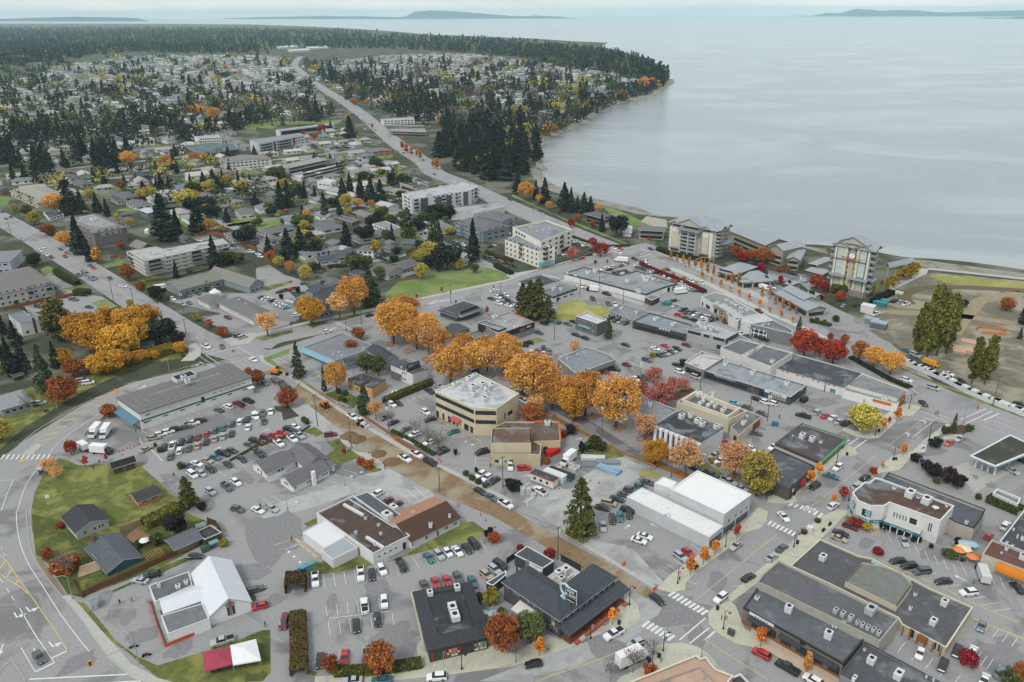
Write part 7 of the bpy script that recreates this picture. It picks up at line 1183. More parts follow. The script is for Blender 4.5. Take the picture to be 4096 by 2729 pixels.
FL_('white_box_house','plain white two storey box house below the balcony apartments',[(560,92),(690,108),(738,95),(640,70)],'e4e4e2','d0d0ce',base=(1,700,185),tm='eeeeec',cat='house',win=[(0,.1,.9,3.5,4.6,3)])
FL_('low_mall','low shopping building with dark roof well beside the highway lot',[(1320,110),(1480,165),(1590,140),(1420,80)],'b4afa4','4b5256',h=5,tm='dcd6c8',us=[(1450,100,(2,1.4,1)),(1500,120,(2,1.4,1))],win=[(0,.1,.9,.4,2.8,5,'b'),(1,.1,.9,.4,2.8,3,'pb8423c')])
T('A2')
r=HO_('cream_condominium','large cream three storey condominium with sprawling hip roofs at the left',(85,190),(335,300),(530,190),'c9c0a8','aaa598',base=(1,345,352),rs=3,hip=.7,over=.6,cat='apartment block',win=[(0,.05,.95,1+2.9*k,2.3+2.9*k,7)for k in rN(3)]);bl_(r,0,.3,.42,[2.9,5.8],1.2,'c9c0a8','b0a890');bl_(r,0,.7,.82,[2.9,5.8],1.2,'c9c0a8','b0a890')
FL_('white_flat_villa','small white flat roofed villa below the orange maple',[(395,378),(450,440),(585,400),(528,358)],'dededc','4c4c4c',base=(1,452,470),tm='d8d8d6',cat='house',win=[(1,.1,.9,1,2.3,4)])
r=FL_('brown_grey_apartments','dark grey four storey apartments with sloped roof skirt among autumn trees',[(578,462),(858,578),(1168,522),(890,398)],'7f7a76','9a9ca0',base=(1,890,712),cat='apartment block',sk=(4,1.6,'8a8682'),us=[(860,455,(4,3,1.4))],win=[(1,.12+i*.2,.2+i*.2,1+2.9*k,2.3+2.9*k,1)for i in rN(4)for k in rN(4)]+[(1,.36,.46,1+2.9*k,2.3+2.9*k,2)for k in rN(4)]+[(0,.1,.9,1+2.9*k,2.3+2.9*k,6)for k in rN(4)]);WI_(r.t,r.p,[(1,0,1,r.h-3,r.h-.05,1,'pb4afa8')],r.s);bl_(r,2,.05,.3,[2.9,5.8,8.7],1.3)
r=FL_('long_white_apartments','long white four storey apartments with dark band lines and balconies beside the left road',[(1160,738),(1322,838),(2112,670),(2050,620),(1500,715),(1430,695)],'d3d0c6','b7b6b4',base=(1,1345,978),tm='5a5d60',cat='apartment block',us=[(1425,760,(3,2,1)),(1520,730,(1,1,.6)),(1700,700,(.7,.7,.6)),(1810,690,(1,.8,.7)),(1600,720,(.7,.7,.5))])
h=r.h;f=h/4;WI_(r.t,r.p,[(1,u,u+.05,.9+f*k,2.2+f*k,2)for u in(.24,.33,.42,.68,.76,.85,.92)for k in rN(4)]+[(0,.1,.4,.9+f*k,2.2+f*k,2)for k in rN(4)]+[(1,.3,.33,f*k+.6,f*k+f-.5,1,'pc9b878')for k in rN(4)]+[(1,.4,.415,f*k+.6,f*k+f-.5,1,'pc9b878')for k in rN(4)],r.s);bl_(r,1,.03,.2,[f,2*f,3*f-.1],1.6,'c4c0b4','8a8c8c');bl_(r,1,.52,.66,[f,2*f,3*f-.1],1.6,'c4c0b4','8a8c8c');bl_(r,0,.02,.3,[f,2*f],1.4,'c4c0b4','8a8c8c');bl_(r,1,.9,.99,[f,2*f],1.4,'c4c0b4','8a8c8c')
q=[Vec((*v,0))for v in r.p]
for k in(1,2,3):
 m=MB()
 for e in(0,1):a,b=q[e],q[e+1];u=(b-a).normalized();n=Vec((u.y,-u.x,0))*r.s;c_=(a+b)/2+n*.04;m.box(c_.x,c_.y,f*k-.45,(b-a).length,.1,.28,AT(u))
 PT_(r.t,'band',m,K_('55595d',.8,.04))
H('brown chalet house with steep mossy roof between the apartments',(1185,690),(1290,728),(1415,690),wall='6d4a40',rf='8b8985',h=4,rs=3,ax='u',n=(2,1))
r=H('long grey green school hall with olive grey gable roof behind a timber fence',(1655,1100),(2060,995),(1960,925),wall='8d979b',rf='8b8b82',h=4,rs=2.4,n=(6,0),win=None);H('grey green school wing with broad gable end facing the parking lot',(2290,1075),(2440,1030),(2150,885),wall='8d979b',rf='8d8d84',h=4,rs=3.4,ax='v',n=(3,2))
r=HO_('clinic','long clinic with grey hip roof, teal band and pyramid skylight beside the left road',(1992,1212),(2320,1375),(2500,1300),'dfdfdb','7f7d7c',base=(1,2318,1432),rs=2.0,hip=.8,over=.8,cat='clinic',win=[(0,.0,.3,2.4,3.3,1,'p3c6068'),(0,.55,1,2.4,3.3,1,'p3c6068'),(0,.3,.9,1.2,1.7,9)],us=[(2185,1190,(2,1.4,.6)),(2245,1225,(2,1.4,.6))]);r2=HO_('','',(1795,1172),(1915,1230),(2080,1180),'dfdfdb','7f7d7c',h=r.h,rs=1.6,hip=.9,over=.8,parent=r.t,win=[(0,.05,.95,2.2,3.3,1,'p3c6068')]);q=P(1975,1110,r.h+1.5);m=CY(q.x,q.y,r.h,3.2,3.2,1.2,4);m.cyl(q.x,q.y,r.h+1.2,3.2,.1,1.6,4);PT_(r.t,'skylight',m,WHITE)
r=HO_('grey_roof_apartments','three storey apartments with broad brown grey hip roof left of the road',(-160,1170),(500,1032),(250,885),'c6c4bd','86817d',base=(1,530,1150),rs=2.8,hip=.8,over=.7,cat='apartment block',win=[(0,.2+i*.1,.26+i*.1,1+2.9*k,2.3+2.9*k,1)for i in rN(7)for k in rN(3)]);bl_(r,0,.62,.7,[2.9,5.8],1.3);bl_(r,0,.88,.99,[2.9,5.8],1.6)
r=FL_('white_modern_flats','white modern flats with stepped grey roof beside the tall poplar',[(75,1322),(215,1284),(245,1312),(300,1300),(432,1358),(185,1408)],'d6d5d0','7f8488',base=(4,442,1475),tm='8f959a',cat='apartment block',us=[(265,1330,(.8,.8,.8))],win=[(4,.1,.3,.8+2.9*k,2.6+2.9*k,1,'b')for k in rN(3)]+[(4,.42,.58,.3,8,1,'p55504c'),(4,.72,.9,1,2.4,1)]);bl_(r,4,.04,.34,[2.9,5.8],1.2)
H('pale blue white block at the left edge above the parking',(-250,860),(95,835),(60,740),wall='b9c4cb',rf='8f9498',h=7,rs=.8,hip=.5,n=(5,0))
for i,(a,b,c,w,f,hh)in eN([((1008,245),(1075,285),(1115,255),'c4c4c0','55585c',3),((1040,215),(1140,255),(1248,222),'cfcec8','6f7174',3.2),((1150,290),(1245,335),(1345,285),'dcdcd8','77797c',3),((1272,362),(1352,395),(1422,352),'5e7c88','c9cdcf',5),((1205,30),(1285,62),(1388,42),'41565c','414d54',4),((1632,195),(1700,225),(1795,190),'d4d3cc','7e8084',4),((1790,225),(1880,265),(1905,195),'cfcec8','77797c',4),((1905,235),(1925,250),(2110,205),'d6d5d0','85878a',4),((1938,308),(2050,345),(2142,318),'c8c6c0','8b8a88',3),((2150,360),(2195,400),(2342,372),'d9d8d2','7a7b7d',4.5),((540,55),(640,75),(722,50),'b8bab8','6a6e70',3),((655,95),(745,130),(800,95),'b4b2ac','6e7072',3),((1632,615),(1690,635),(1760,610),'8e8f8c','66686a',2.8),((2050,575),(2140,640),(2354,560),'c9c8c2','7b7c7e',3),((0,180),(70,150),(40,100),'a0705c','6c6f74',5),((2080,285),(2150,300),(2205,270),'cfcdc6','8a8b8a',3),((240,945),(320,950),(290,915),'8d8c88','6f6f70',3),((450,-20),(560,20),(620,-15),'9f9a92','75716c',3),((1950,5),(2050,30),(2130,0),'c8b8a4','8a837c',4)]):H(('house','bungalow','home')[i%3]+' with '+['white walls and dark roof','pale walls and grey roof','white stepped gables','blue walls and white roof','teal walls and slate roof','pale walls and low roof','white gable and grey roof','long white wing','broad grey roof','white gable and porch','grey roof','hipped grey roof','dark low roof','row of flat porches','red brick wall','small pale wing','low hedge','brown roof','tan walls'][i]+[' near the two big firs',' left of the curving lane',' below the rust round tree',' beside the long shed',' at the end of the lane',' beside the tall dark fir',' right of the rounded tree',' behind the dark trees',' above the lane bend',' at the right lane bend',' above the cream condominium',' behind the big firs',' beside the tall fir pair',' behind the brown fence',' at the left edge',' at the lane top',' by the hedges',' at the upper left',' near the apartments'][i],a,b,c,w,f,h=hh,rs=1.5,hip=(0,.6)[i%2],n=(3,2))
q=P(1155,405);m=MB()
m.tube([P(1112,412,1.3),P(1200,402,1.3)],1.6,12);SG_('round_roofed_shed',m,K_('6d7474',.6,.06),'dark barrel shaped shed left of the blue house','shed')
for i,(x,y)in eN(((1360,575),(1418,568))):g=P(x,y);m=CY(g.x,g.y,0,2.2,2.2,2.0,8);m.cyl(g.x,g.y,2.0,2.3,.2,1.4,8);SG_('white_garden_tent',m,WHITE,('left','right')[i]+' of two white garden tents among the shrubs','tent')
FN_([(1785,608),(1900,585),(2000,590),(2150,650),(2354,730)],2.0,'long orange brown board fence behind the white apartments','9a5f3c');FN_([(35,1290),(200,1255),(440,1200),(700,1150)],1.8,'brown board fence beside the left apartments','8a5538');FN_([(1340,1030),(1500,1015),(1700,975),(1960,910)],1.5,'dark timber fence along the school lawn','5c564e');FN_([(1020,815),(1080,800),(1140,800)],1.6,'short orange fence beside the orange columnar tree','9a6240')
T('B2');FN_([(520,870),(560,900),(640,925)],1.5,'brown board fence in front of the white lane house','70503c');FN_([(1330,1020),(1400,1005),(1490,990)],1.5,'board fence around the deck above the lawn','8f7058');FN_([(1420,770),(1550,755),(1650,735)],1.6,'orange brown fence beside the large dark trees','7d523c');FN_([(1450,415),(1600,405),(1740,390)],1.6,'pale construction fence below the modern apartments','b4ab98','hoarding_fence')
T('A3');H('pale blue grey house with light roof on the verge of the ring road',(0,640),(310,552),(220,440),wall='8f9ea8',rf='9ba1a4',h=3.2,rs=1.6,hip=.3,n=(4,1));H('dark little garden shed under the green conifer',(120,335),(225,305),(190,285),wall='4a443e',rf='56524c',h=2.2,rs=.6,n=(0,0));H('dark roofed house hidden behind the golden trees',(1215,65),(1420,40),(1330,0),wall='5c6064',rf='474b50',h=3,rs=1.6,n=(2,0))
g=P(412,1225);t=TG_('bus_shelter','white roofed glass bus shelter beside the ring road crosswalk','bus shelter',(g.x,g.y,0));m=BX(g.x,g.y,2.4,3.0,1.8,.35,1.2);m.box(g.x,g.y,2.75,2.0,1.2,.3,1.2);PT_(t,'roof',m,M7('c8cac8'));m=BX(g.x-.6*sin(1.2),g.y+.6*cos(1.2),.2,2.6,.05,2.1,1.2);PT_(t,'glass_wall',m,GLASSL)
for s in(-1,1):
 for k in(-1,1):m=BX(g.x+s*1.3*cos(1.2)-k*.7*sin(1.2),g.y+s*1.3*sin(1.2)+k*.7*cos(1.2),0,.1,.1,2.4);PT_(t,'post',m,DARK)
# cars
T('A3')
CA_('angled along the thrift store wall',(100,-20),'1415 888 u n,1475 857 u w,1545 832 u w,1620 808 u k,1710 788 s g,1765 757 p w,1840 732 u k')
CA_('by the far end of the thrift store',(-80,-30),'2010 632 s g,2097 600 u w,2195 577 p d,2280 548 p e')
CA_('in the back row of the full car park',(25,-85),'2340 675 v w,2275 715 s k,2205 740 u w,2130 760 u g,2050 795 s t,1975 818 u t,1900 850 h r,1820 880 s d,1745 900 u e,1665 925 u k,1585 960 p w,1505 975 u k')
CA_('in the middle row of the full car park',(20,-85),'2280 790 s w,2127 847 s e,2050 872 s l,1975 895 s n,1895 922 s k,1815 960 s n,1735 983 s g,1650 1007 u w,1565 1057 s g')
CA_('turning by the planted island',(100,-55),'1340 992 s n')
CA_('nosed to the timber rail fence',(110,32),'1730 1145 s g,1810 1125 s w,1905 1097 s n,1980 1067 h t,2050 1032 p k,2130 1005 s k,2295 950 s g,2340 912 u k')
CA_('below the timber rail fence',(80,60),'1768 1225 v w,1855 1217 h l,1935 1177 u k,2095 1132 h k,2225 1082 s k,1935 1382 u l,2085 1337 p g,2170 1298 u w')
CA_('on the verge behind the rust maple',(110,-15),'808 382 v w,752 362 v l,370 567 u l')
T('B3')
CA_('at the right end of the full car park',(0,85),'5 690 u w,60 662 u g,135 647 s w,70 735 s e');CA_('along the fence above the white hall',(90,25),'20 922 s k,95 890 v d,165 865 h r,240 840 h r,300 808 u k,360 787 h w');CA_('behind the white hall',(75,60),'210 937 p w,335 897 p w,400 865 p l,30 1032 p e')
CA_('waiting beside the dirt road',(110,-12),'685 858 u d');CA_('near the excavator',(70,40),'80 385 s t');CA_('on the torn up street',(105,60),'890 698 p w,1370 1078 p w,1475 1042 p w,1600 1110 p k,2060 1377 s k,2165 1434 s t,2295 1500 p w')
CA_('in the cream office car park',(70,45),'1250 582 u w,1308 567 s k,1560 652 u w,1595 457 p k');CA_('by the cream office wall',(-95,25),'1600 718 s k,1815 833 s t,2080 1020 v k');CA_('behind the tall hedge',(60,10),'1682 412 s l,1300 472 s w');CA_('under the bare trees of the office car park',(-95,40),'1375 812 s g,1455 860 u w,1590 932 u w,1690 987 s g,1722 1012 s k,1190 702 s g,1260 748 s k');CA_('beside the clipped hedge mounds',(-95,60),'2067 1228 u w,2122 1258 u w,2190 1282 s k');CA_('by the tan complex entrance',(5,85),'2338 1150 u w');CA_('behind the brown roofed building',(-85,45),'1110 1407 u w,1200 1472 s d,1285 1505 s d');CA_('by the lamp pole of the lower lot',(90,45),'150 1537 s l,18 1552 s w')
T('A3');CA_('parked alone in the lower lot',(100,30),'2185 1545 u g')
T('A4');CA_('waiting at the stop line of the ring road',(80,110),'360 1340 u g');CA_('beside the brown fence near the church',(-130,-18),'1290 632 s l');CA_('beside the brown fence and silver sedan',(-130,30),'1395 582 u k');CA_('by the dumpsters at the fence end',(110,-5),'1797 410 h k');CA_('in front of the canopy tents',(-190,55),'2045 1190 p l');CA_('behind the church',(130,-30),'2310 722 s g')
T('B4');CA_('beside the church window wall',(-110,25),'35 868 h r');CA_('in the lane behind the church',(90,-30),'0 712 s g');CA_('below the gabled building lawn',(75,85),'1587 422 s t,1680 397 u l,1760 372 h w,1852 362 s w,1940 337 s k,2005 295 v k');CA_('beside the inn yard fence',(80,60),'2245 490 v k,2195 532 u l,2120 582 u n');CA_('along the lawn of the white block building',(8,130),'543 622 p w,962 570 p w,1065 577 s k');CA_('under the corner of the white block building',(55,95),'1155 532 u w,1337 490 p k')
CA_('in the middle of the big car park',(-15,-125),'997 865 p w');CA_('in the middle rows of the big car park',(10,115),'1178 827 u w,922 1047 s k,1118 992 u k');CA_('behind the black roofed shop',(35,70),'1547 682 s g,1650 648 h r,1755 632 h r,1855 607 u g,1990 642 s t');CA_('at the bottom hedge of the big car park',(-15,120),'588 1367 s k,815 1337 s r,1012 1352 p g');CA_('driving in the lane beside the hedge',(-35,130),'260 1012 v d');CA_('on the street below the black roofed shop',(-160,12),'1660 1517 u w,885 1550 s l,1155 1545 s t')
T('C4');CA_('beside the big pine',(8,85),'745 174 h r,838 133 s l,920 67 u k,993 47 u t,1075 20 u k');CA_('in the middle of the corner car park',(130,42),'1222 224 s w,1167 262 s w');CA_('at the corner car park exit',(105,75),'1550 412 u l,1620 372 h r');CA_('on the street beside the white roofed store',(-90,65),'2060 312 s l');CA_('by the corner restaurant kerb',(-100,75),'1922 790 u w');CA_('beside the slate roofed corner shop',(100,-60),'2175 602 s k');CA_('leaving the dirt road',(105,85),'1335 802 s k');CA_('at the kerb of the inn corner',(-130,70),'937 1122 p w');CA_('passing the white truck',(-130,62),'1140 1212 u l');CA_('below the inn tree',(-120,20),'197 1398 h k');CA_('facing the corner restaurant',(-115,-60),'2295 1305 u r')
T('D4');CA_('on the crossing street',(75,75),'145 45 s w');CA_('along the kerb of the crossing street',(80,-65),'130 332 s g,35 417 s l');CA_('by the red shrub bed',(120,45),'760 135 u d,673 198 s k,655 243 s n');CA_('below the teal band building',(50,90),'1250 272 s l');CA_('beside the tan trimmed plaza',(-130,15),'1195 449 s k,1298 497 u k,1417 547 v g,1612 637 s k,1845 742 u w');CA_('in the stalls under the orange cafe',(-95,-95),'2295 697 s k');CA_('in the lower plaza car park',(-35,90),'1965 1052 h h,1740 1277 s k,1880 1292 s w,1400 1302 h w,1612 1407 s k,1990 1552 s w');CA_('behind the cafe terrace',(60,-70),'2185 127 u w,2030 222 h r');CA_('at the kerb below the tan shop row',(-130,-75),'180 1432 p k,415 1550 u w');CA_('at the bottom right corner',(30,-60),'2130 1475 s h')
T('D3');CA_('in the row beside the willow',(60,-45),'455 652 u l,525 684 s r,597 702 s w,650 737 s l,720 752 p k');CA_('passing the willow car park',(-110,-30),'325 685 p k');CA_('below the optical sign',(-80,-30),'37 568 u w');CA_('on the highway beside the white slope store',(100,32),'1275 357 u w,1522 430 v l');CA_('turning at the highway corner',(75,60),'1430 572 s k');CA_('on the bare site behind the white bales',(90,28),'1660 299 s w,1775 355 s k,2320 572 s k');CA_('on the bare site by the tall poplars',(90,38),'1355 127 v l,1275 82 s t');CA_('at the fuel station garden',(-85,42),'1665 937 h o,1763 897 s l');CA_('by the fuel pumps',(125,65),'2250 1192 s l,2330 1090 s k');CA_('in front of the green edged shop',(-80,55),'645 1160 u w');CA_('reversing in the street by the grey roof shop',(125,38),'590 1240 s t');CA_('at the angled kerb of the grey roof shop',(-85,50),'430 1332 u k');CA_('beside the stepped white corner building',(80,-55),'895 1257 u k,812 1332 s l,600 1512 u w');CA_('behind the green edged shop',(-70,40),'50 972 s w')
T('C3');CA_('in the upper lot under the maples',(0,75),'100 122 p k,178 112 u w,230 92 s r,290 72 p k,345 97 s g,290 117 s w,175 155 s g');CA_('beside the corner lawn of the market',(-90,-5),'95 37 p k,150 15 u k');CA_('in the middle street lot',(85,28),'1045 32 s k,1320 67 s w,1408 42 s r,1517 70 u k,1480 87 s l,1450 97 s k,1415 110 s l,1385 120 s g,1348 127 s k,1605 35 s d,1240 172 u g');CA_('on the street below the pale roof store',(90,30),'1545 282 u w,1690 330 v l,2255 532 s k,2335 562 u w,2165 607 s g,2300 662 s g,2045 567 h b');CA_('beside the gable edge shop',(110,25),'1055 215 h d,937 257 p k,857 287 h r');CA_('by the pale pole near the red trees',(50,45),'1140 347 s w,1190 337 s k,1225 327 s k');CA_('against the pale roof store',(90,30),'1520 217 s k,1590 182 s k');CA_('under the orange maples of the maple street',(95,38),'120 482 u d,117 552 p w,25 432 s l');CA_('behind the small clipped conifer',(70,55),'690 977 s k');CA_('in front of the tan complex',(125,-8),'110 1167 u r');CA_('beside the site office trailer',(-110,-70),'255 1377 p w');CA_('on the maple street by the finned office',(95,42),'1420 1042 u g,1505 1092 s k,1690 1167 s k,1830 1227 p k,1990 1292 p l,2110 1352 s l');CA_('in the yellow shrub lot',(-90,45),'1865 1055 p l,1910 1097 s w');CA_('behind the finned office',(60,50),'1957 927 s r,2203 987 s w');CA_('in the stalls beside the brick annex',(120,18),'2245 847 s g');CA_('in the slanted row beside the white roofed store',(110,25),'1245 1297 s g,1180 1335 h t,1088 1370 u g,1035 1412 s g,965 1450 s e,890 1487 v n,830 1530 s k,1062 1552 u k')
T('C2');CA_('on the highway near the left apartments',(85,35),'212 367 s l,277 395 s l',fr_=1);CA_('crossing the highway junction',(80,35),'937 712 s w,1000 716 s r,980 752 s w,1170 764 s l,1275 717 s k,1127 812 u e',fr_=1);CA_('in the cream apartment car park',(-70,10),'590 655 u w,675 687 p w,640 803 s r,700 777 p k,490 769 s w,510 765 s g,735 722 s k',fr_=1)
CA_('in the mall lot near the highway crossing',(-60,12),'845 907 v w,895 907 s k,915 890 u w,950 885 s n,995 876 s g,1020 867 s w,1045 857 s g',fr_=1);CA_('in the inner row of the mall lot',(60,18),'955 940 s k,990 934 s k,1010 926 s d,1045 922 s k,1030 950 s w',fr_=1);CA_('along the red hedge of the mall',(65,-5),'1160 869 s w,1160 887 h r,1195 891 s g,1225 905 s k,1250 913 s g,1275 921 s l,1300 929 s w,1330 936 s k',fr_=1);CA_('in the far row along the red hedge',(70,-5),'1390 951 s r,1425 966 s w,1470 986 s w,1500 1006 s r,1525 1017 s r,1555 1036 p w,1595 1056 s w,1625 1076 s w,1655 1089 s l,1690 1104 s g',fr_=1);CA_('on the highway beside the orange columns',(75,28),'1240 861 s w,1425 906 s k,1650 1016 u w,1745 1034 u w,2270 1292 u d',fr_=1)
CA_('around the dumpsters of the dark brown mall',(-70,12),'1510 1188 s l,1475 1196 s k,1505 1246 s l,1420 1216 u t',fr_=1);CA_('in the plaza courtyard row',(-80,22),'1575 1280 p k,1605 1305 u k,1655 1307 p g,1690 1322 s w,1730 1331 s g,1770 1341 s w,1815 1355 p l,1850 1370 p k');CA_('on the lane facing the curved plaza',(75,16),'1535 1329 u r,1605 1352 s k,1685 1376 u k');CA_('in front of the blue arched store',(85,20),'2105 1496 s w,2165 1520 s t,2275 1531 v k,2320 1552 u k');CA_('on the street below the dark brown mall',(75,25),'625 1064 s w,870 1132 p k');CA_('in the stalls of the mall street',(45,65),'742 1177 p k,885 1222 p g,945 1230 p w');CA_('behind the grey cube shop',(-75,25),'910 1357 u k,960 1377 u k,1000 1389 s n,1050 1402 s k');CA_('in front of the grey cube shop',(80,28),'587 1507 s k,672 1538 s k,512 1408 s g,568 1387 s k');CA_('on the street under the big conifers',(85,25),'297 1406 s k,180 1362 p k,60 1322 h r,250 1490 s g');CA_('left of the big conifers',(80,20),'35 1283 s l,82 1279 h r,15 1222 s k,25 1242 s w');CA_('in the motel yard',(40,20),'1265 628 h r',fr_=1);CA_('by the cream apartment hedge',(70,35),'25 875 u k')
T('B2');CA_('in the row beside the white ramp',(75,-22),'55 1160 s g,85 1172 s w,120 1181 u w,160 1195 u k,198 1209 u w,215 1228 s w,250 1241 s w,275 1259 s b');CA_('near the grey blue heritage house',(80,-12),'375 1328 u w,145 1412 v w,220 1114 s k,272 1101 p d,345 1085 p r');CA_('on the cross road',(70,-18),'1048 1329 s k,655 1479 u w,2185 1101 s w');CA_('in the lot right of the slate hip roof',(60,18),'2165 1176 s k,2225 1163 u w,2262 1158 u k,2295 1146 u w,2235 1220 u w,2275 1215 s k,2320 1242 s w,2325 1196 u k');CA_('parked along the hedge of the cream apartments',(72,32),'2120 788 s k,2172 808 u t,2247 832 s r,2315 852 u k');CA_('in the cream apartment drive',(-60,10),'2150 698 s k,2180 692 s w,1910 736 u k');CA_('in front of the blue townhouses',(65,35),'1840 649 s l,1875 664 s g,1910 684 u w,1950 706 p k');CA_('along the side street',(55,35),'1535 579 u k,1530 496 s w,1550 468 s w,1550 426 s k,1470 466 s k,1300 409 s k,1760 479 s k',fr_=1);CA_('outside the bungalows',(60,15),'720 548 s k,180 591 s k,215 586 s w,1257 806 s r,995 816 u w,1165 811 p k,20 766 s w,40 789 s w',fr_=1);CA_('on the highway by the strip mall',(60,28),'1640 34 s k,1600 76 s k,1825 101 u w,1740 130 s d,1330 47 s k,2335 265 s k',fr_=1);CA_('at the townhouse end',(50,10),'2310 576 p w',fr_=1)
T('A2');CA_('on the left road',(80,48),'205 629 s l,395 706 s w,373 738 u w,428 774 s w,470 795 u d,555 721 s t,612 755 s r,597 788 s k,828 871 s g,858 893 s r,725 960 u g,1010 986 s k,55 441 s g,100 426 s k,20 376 u k,65 536 s l');CA_('turning on the left road',(75,10),'1135 1061 s w');CA_('in the left apartment yards',(75,15),'675 1184 p g,820 1252 s k,355 1250 v e,410 1236 v k,905 1277 s l');CA_('in the school car park',(65,40),'1590 1179 u w,1638 1166 s g,1685 1159 u e,1730 1148 u t,1820 1129 s e,1920 1100 p k,1960 1086 u l,1740 1216 s g,1680 1228 s l');CA_('in the clinic car park',(70,25),'2095 1351 u d,1925 1381 s r');CA_('beside the signal by the clinic',(90,-30),'2225 1532 v l,2190 1516 u g');CA_('at the lane houses',(65,15),'1205 93 s k,1240 131 s k,1300 117 v w,1315 149 u k,1680 316 s t,2075 376 v w,2010 441 s t');CA_('behind the white apartments',(65,10),'1835 641 s w,2140 691 u k,2310 746 v w')
T('A3');CA_('at the big junction',(85,40),'1895 50 p w,2330 172 s w');CA_('beyond the big junction',(20,60),'2040 48 s g')
T('D2');CA_('in the resort drive',(75,18),'50 1056 s t,35 1071 s w,40 1131 s k,235 951 u k');CA_('beside the dark hedge of the right tower',(60,-40),'695 1241 h l,812 1235 p k');CA_('parked on the bare site by the dumpsters',(70,-25),'1165 1197 p k,1220 1209 u l,1270 1226 p w,992 1317 p w')
T('B1')
hw=[(520,760,'k'),(560,800,'w'),(640,880,'g'),(700,880,'w'),(735,935,'k'),(860,1015,'w'),(905,1050,'k'),(940,1125,'k'),(935,1070,'e'),(985,1105,'k'),(1005,1125,'e'),(1032,1140,'k'),(970,1165,'t'),(1000,1188,'w'),(1098,1195,'g'),(1035,1215,'k'),(1135,1270,'t'),(1355,1405,'k'),(1540,1470,'k'),(1485,1507,'w'),(430,720,'k'),(375,652,'k'),(345,605,'w'),(470,745,'w')]
CA_('along the distant highway',(45,40),','.join(f'{x} {y} s {c}'for x,y,c in hw),fr_=1)
# trucks and machines
T('A3');BT_(872,822,(-95,110),'left one of two white box trucks beside the thrift store loading yard',7);BT_(968,828,(-80,120),'right one of two white box trucks beside the thrift store loading yard',7);BT_(930,995,(150,12),'white box truck with dark cab by the orange cones',7.5,'k');BT_(770,968,(100,75),'white cargo trailer beside the dark cabbed truck',5.5,None,name='cargo_trailer',cat='trailer',hb=2.8)
T('B3');BT_(1955,215,(120,70),'white box trailer with red stripe under the maples',11,'w',hb=3.8);BT_(205,365,(110,55),'dark dump truck being loaded by the excavator',7.5,'k','6a655c',name='dump_truck',hb=2.0);BT_(270,415,(100,55),'second dark truck in front of the excavator',6,'k','55524c',name='dump_truck',hb=2.0)
T('C3');BT_(520,1078,(-110,90),'white moving truck beside the pipe stacks',7,'w',hb=3.5)
T('C4');BT_(1110,1335,(200,-90),'white delivery truck with blue wave marks at the bottom street',8.5,'w',hb=3.9)
T('C2');BT_(1550,1108,(80,-10),'white box truck parked behind the dark brown mall',7,'w');BT_(1005,817,(-100,-10),'white minibus at the highway crossing',8.5,'w',name='minibus',cat='bus',hb=3.0);BT_(1212,822,(80,25),'flatbed tow truck with white cab at the crossing',7,'w','8a8278',name='tow_truck',hb=1.2);BT_(745,1085,(-100,-15),'black pickup with white camper box on the mall street',6.5,'k',hb=3.0,name='camper_truck');BT_(2320,1068,(60,20),'white and blue van truck beside the metal roofed restaurant',6,'w',hb=2.6)
T('A2');BT_(780,935,(100,60),'dump truck hauling a trailer on the left road',7.5,'l','7a7d80',name='dump_truck',hb=2.4);BT_(840,978,(95,60),'silver dump truck at the front on the left road',7,'l','8f9294',name='dump_truck',hb=2.6);BT_(1480,1066,(80,-12),'white minibus parked beside the school hall',7,'w',name='minibus',cat='bus',hb=2.7)
T('D3');BT_(1500,195,(95,32),'yellow tanker truck parked on the bare site',6.5,'y','e0a02c',name='tanker_truck',hb=2.4)
T('D4');BT_(1978,556,(-50,-140),'white motorhome with maroon sides below the cafe',7.5,'d','d4d4d2',name='motorhome',cat='motorhome',hb=2.9)
def machine(x,y,label,kind,col='d8842c',ang=.3):
 p=P(x,y,1.0);t=TG_(kind,label,kind.replace('_',' '),(p.x,p.y,.05),ang);c=K_(col,.5,.05,1)
 def pt(n,m,k):return obj(n,m.mesh(n,k),t)
 if kind=='excavator':
  for s in(-1,1):m=BX(0,s*1.1,0,4,.6,.9);pt('track',m,DARK)
  m=BX(-.4,0,1.0,3.6,2.6,1.3);pt('body',m,c);m=BX(.6,.7,1.6,1.5,1.1,1.5);pt('cab',m,BLACK)
  m=TU([(1.2,-.3,1.8),(3.4,-.3,4.6),(5.2,-.3,3.2),(5.4,-.3,1.2)],[.3,.28,.2,.15],6);pt('boom',m,c);m=BX(5.3,-.3,.4,1.1,1.1,.9);pt('bucket',m,DARK)
 else:
  for xx,r in((-1.2,.75),(1.2,.55)):
   for s in(-1,1):m=TU([(xx,s*1.0-.2,r),(xx,s*1.0+.2,r)],r,12);pt('wheel',m,TYRE)
  m=BX(.5,0,.7,2.8,1.5,.9);pt('body',m,c);m=BX(-.7,0,.9,1.4,1.5,1.9);pt('cab',m,DARK);m=BX(-.7,0,2.8,1.6,1.7,.12);pt('cab_roof',m,c)
  m=TU([(1.6,-.6,1.2),(2.9,-.6,.7)],.12,5);m.tube([(1.6,.6,1.2),(2.9,.6,.7)],.12,5);m.box(3.1,0,.2,.7,2.2,.8);pt('loader',m,c)
  if kind=='backhoe':m=TU([(-1.5,0,1.2),(-2.6,0,3.2),(-3.8,0,2.0),(-3.7,0,.6)],[.2,.2,.16,.12],6);pt('boom',m,c)
T('B3');machine(185,285,'orange excavator loading trucks at the top of the torn up street','excavator','e08a2c',-.3);machine(640,592,'orange backhoe loader on the torn up street','backhoe','cc6a28',2.3);machine(975,757,'white and red skid steer beside the pavement','skid_steer','d8d4d0',-.7)
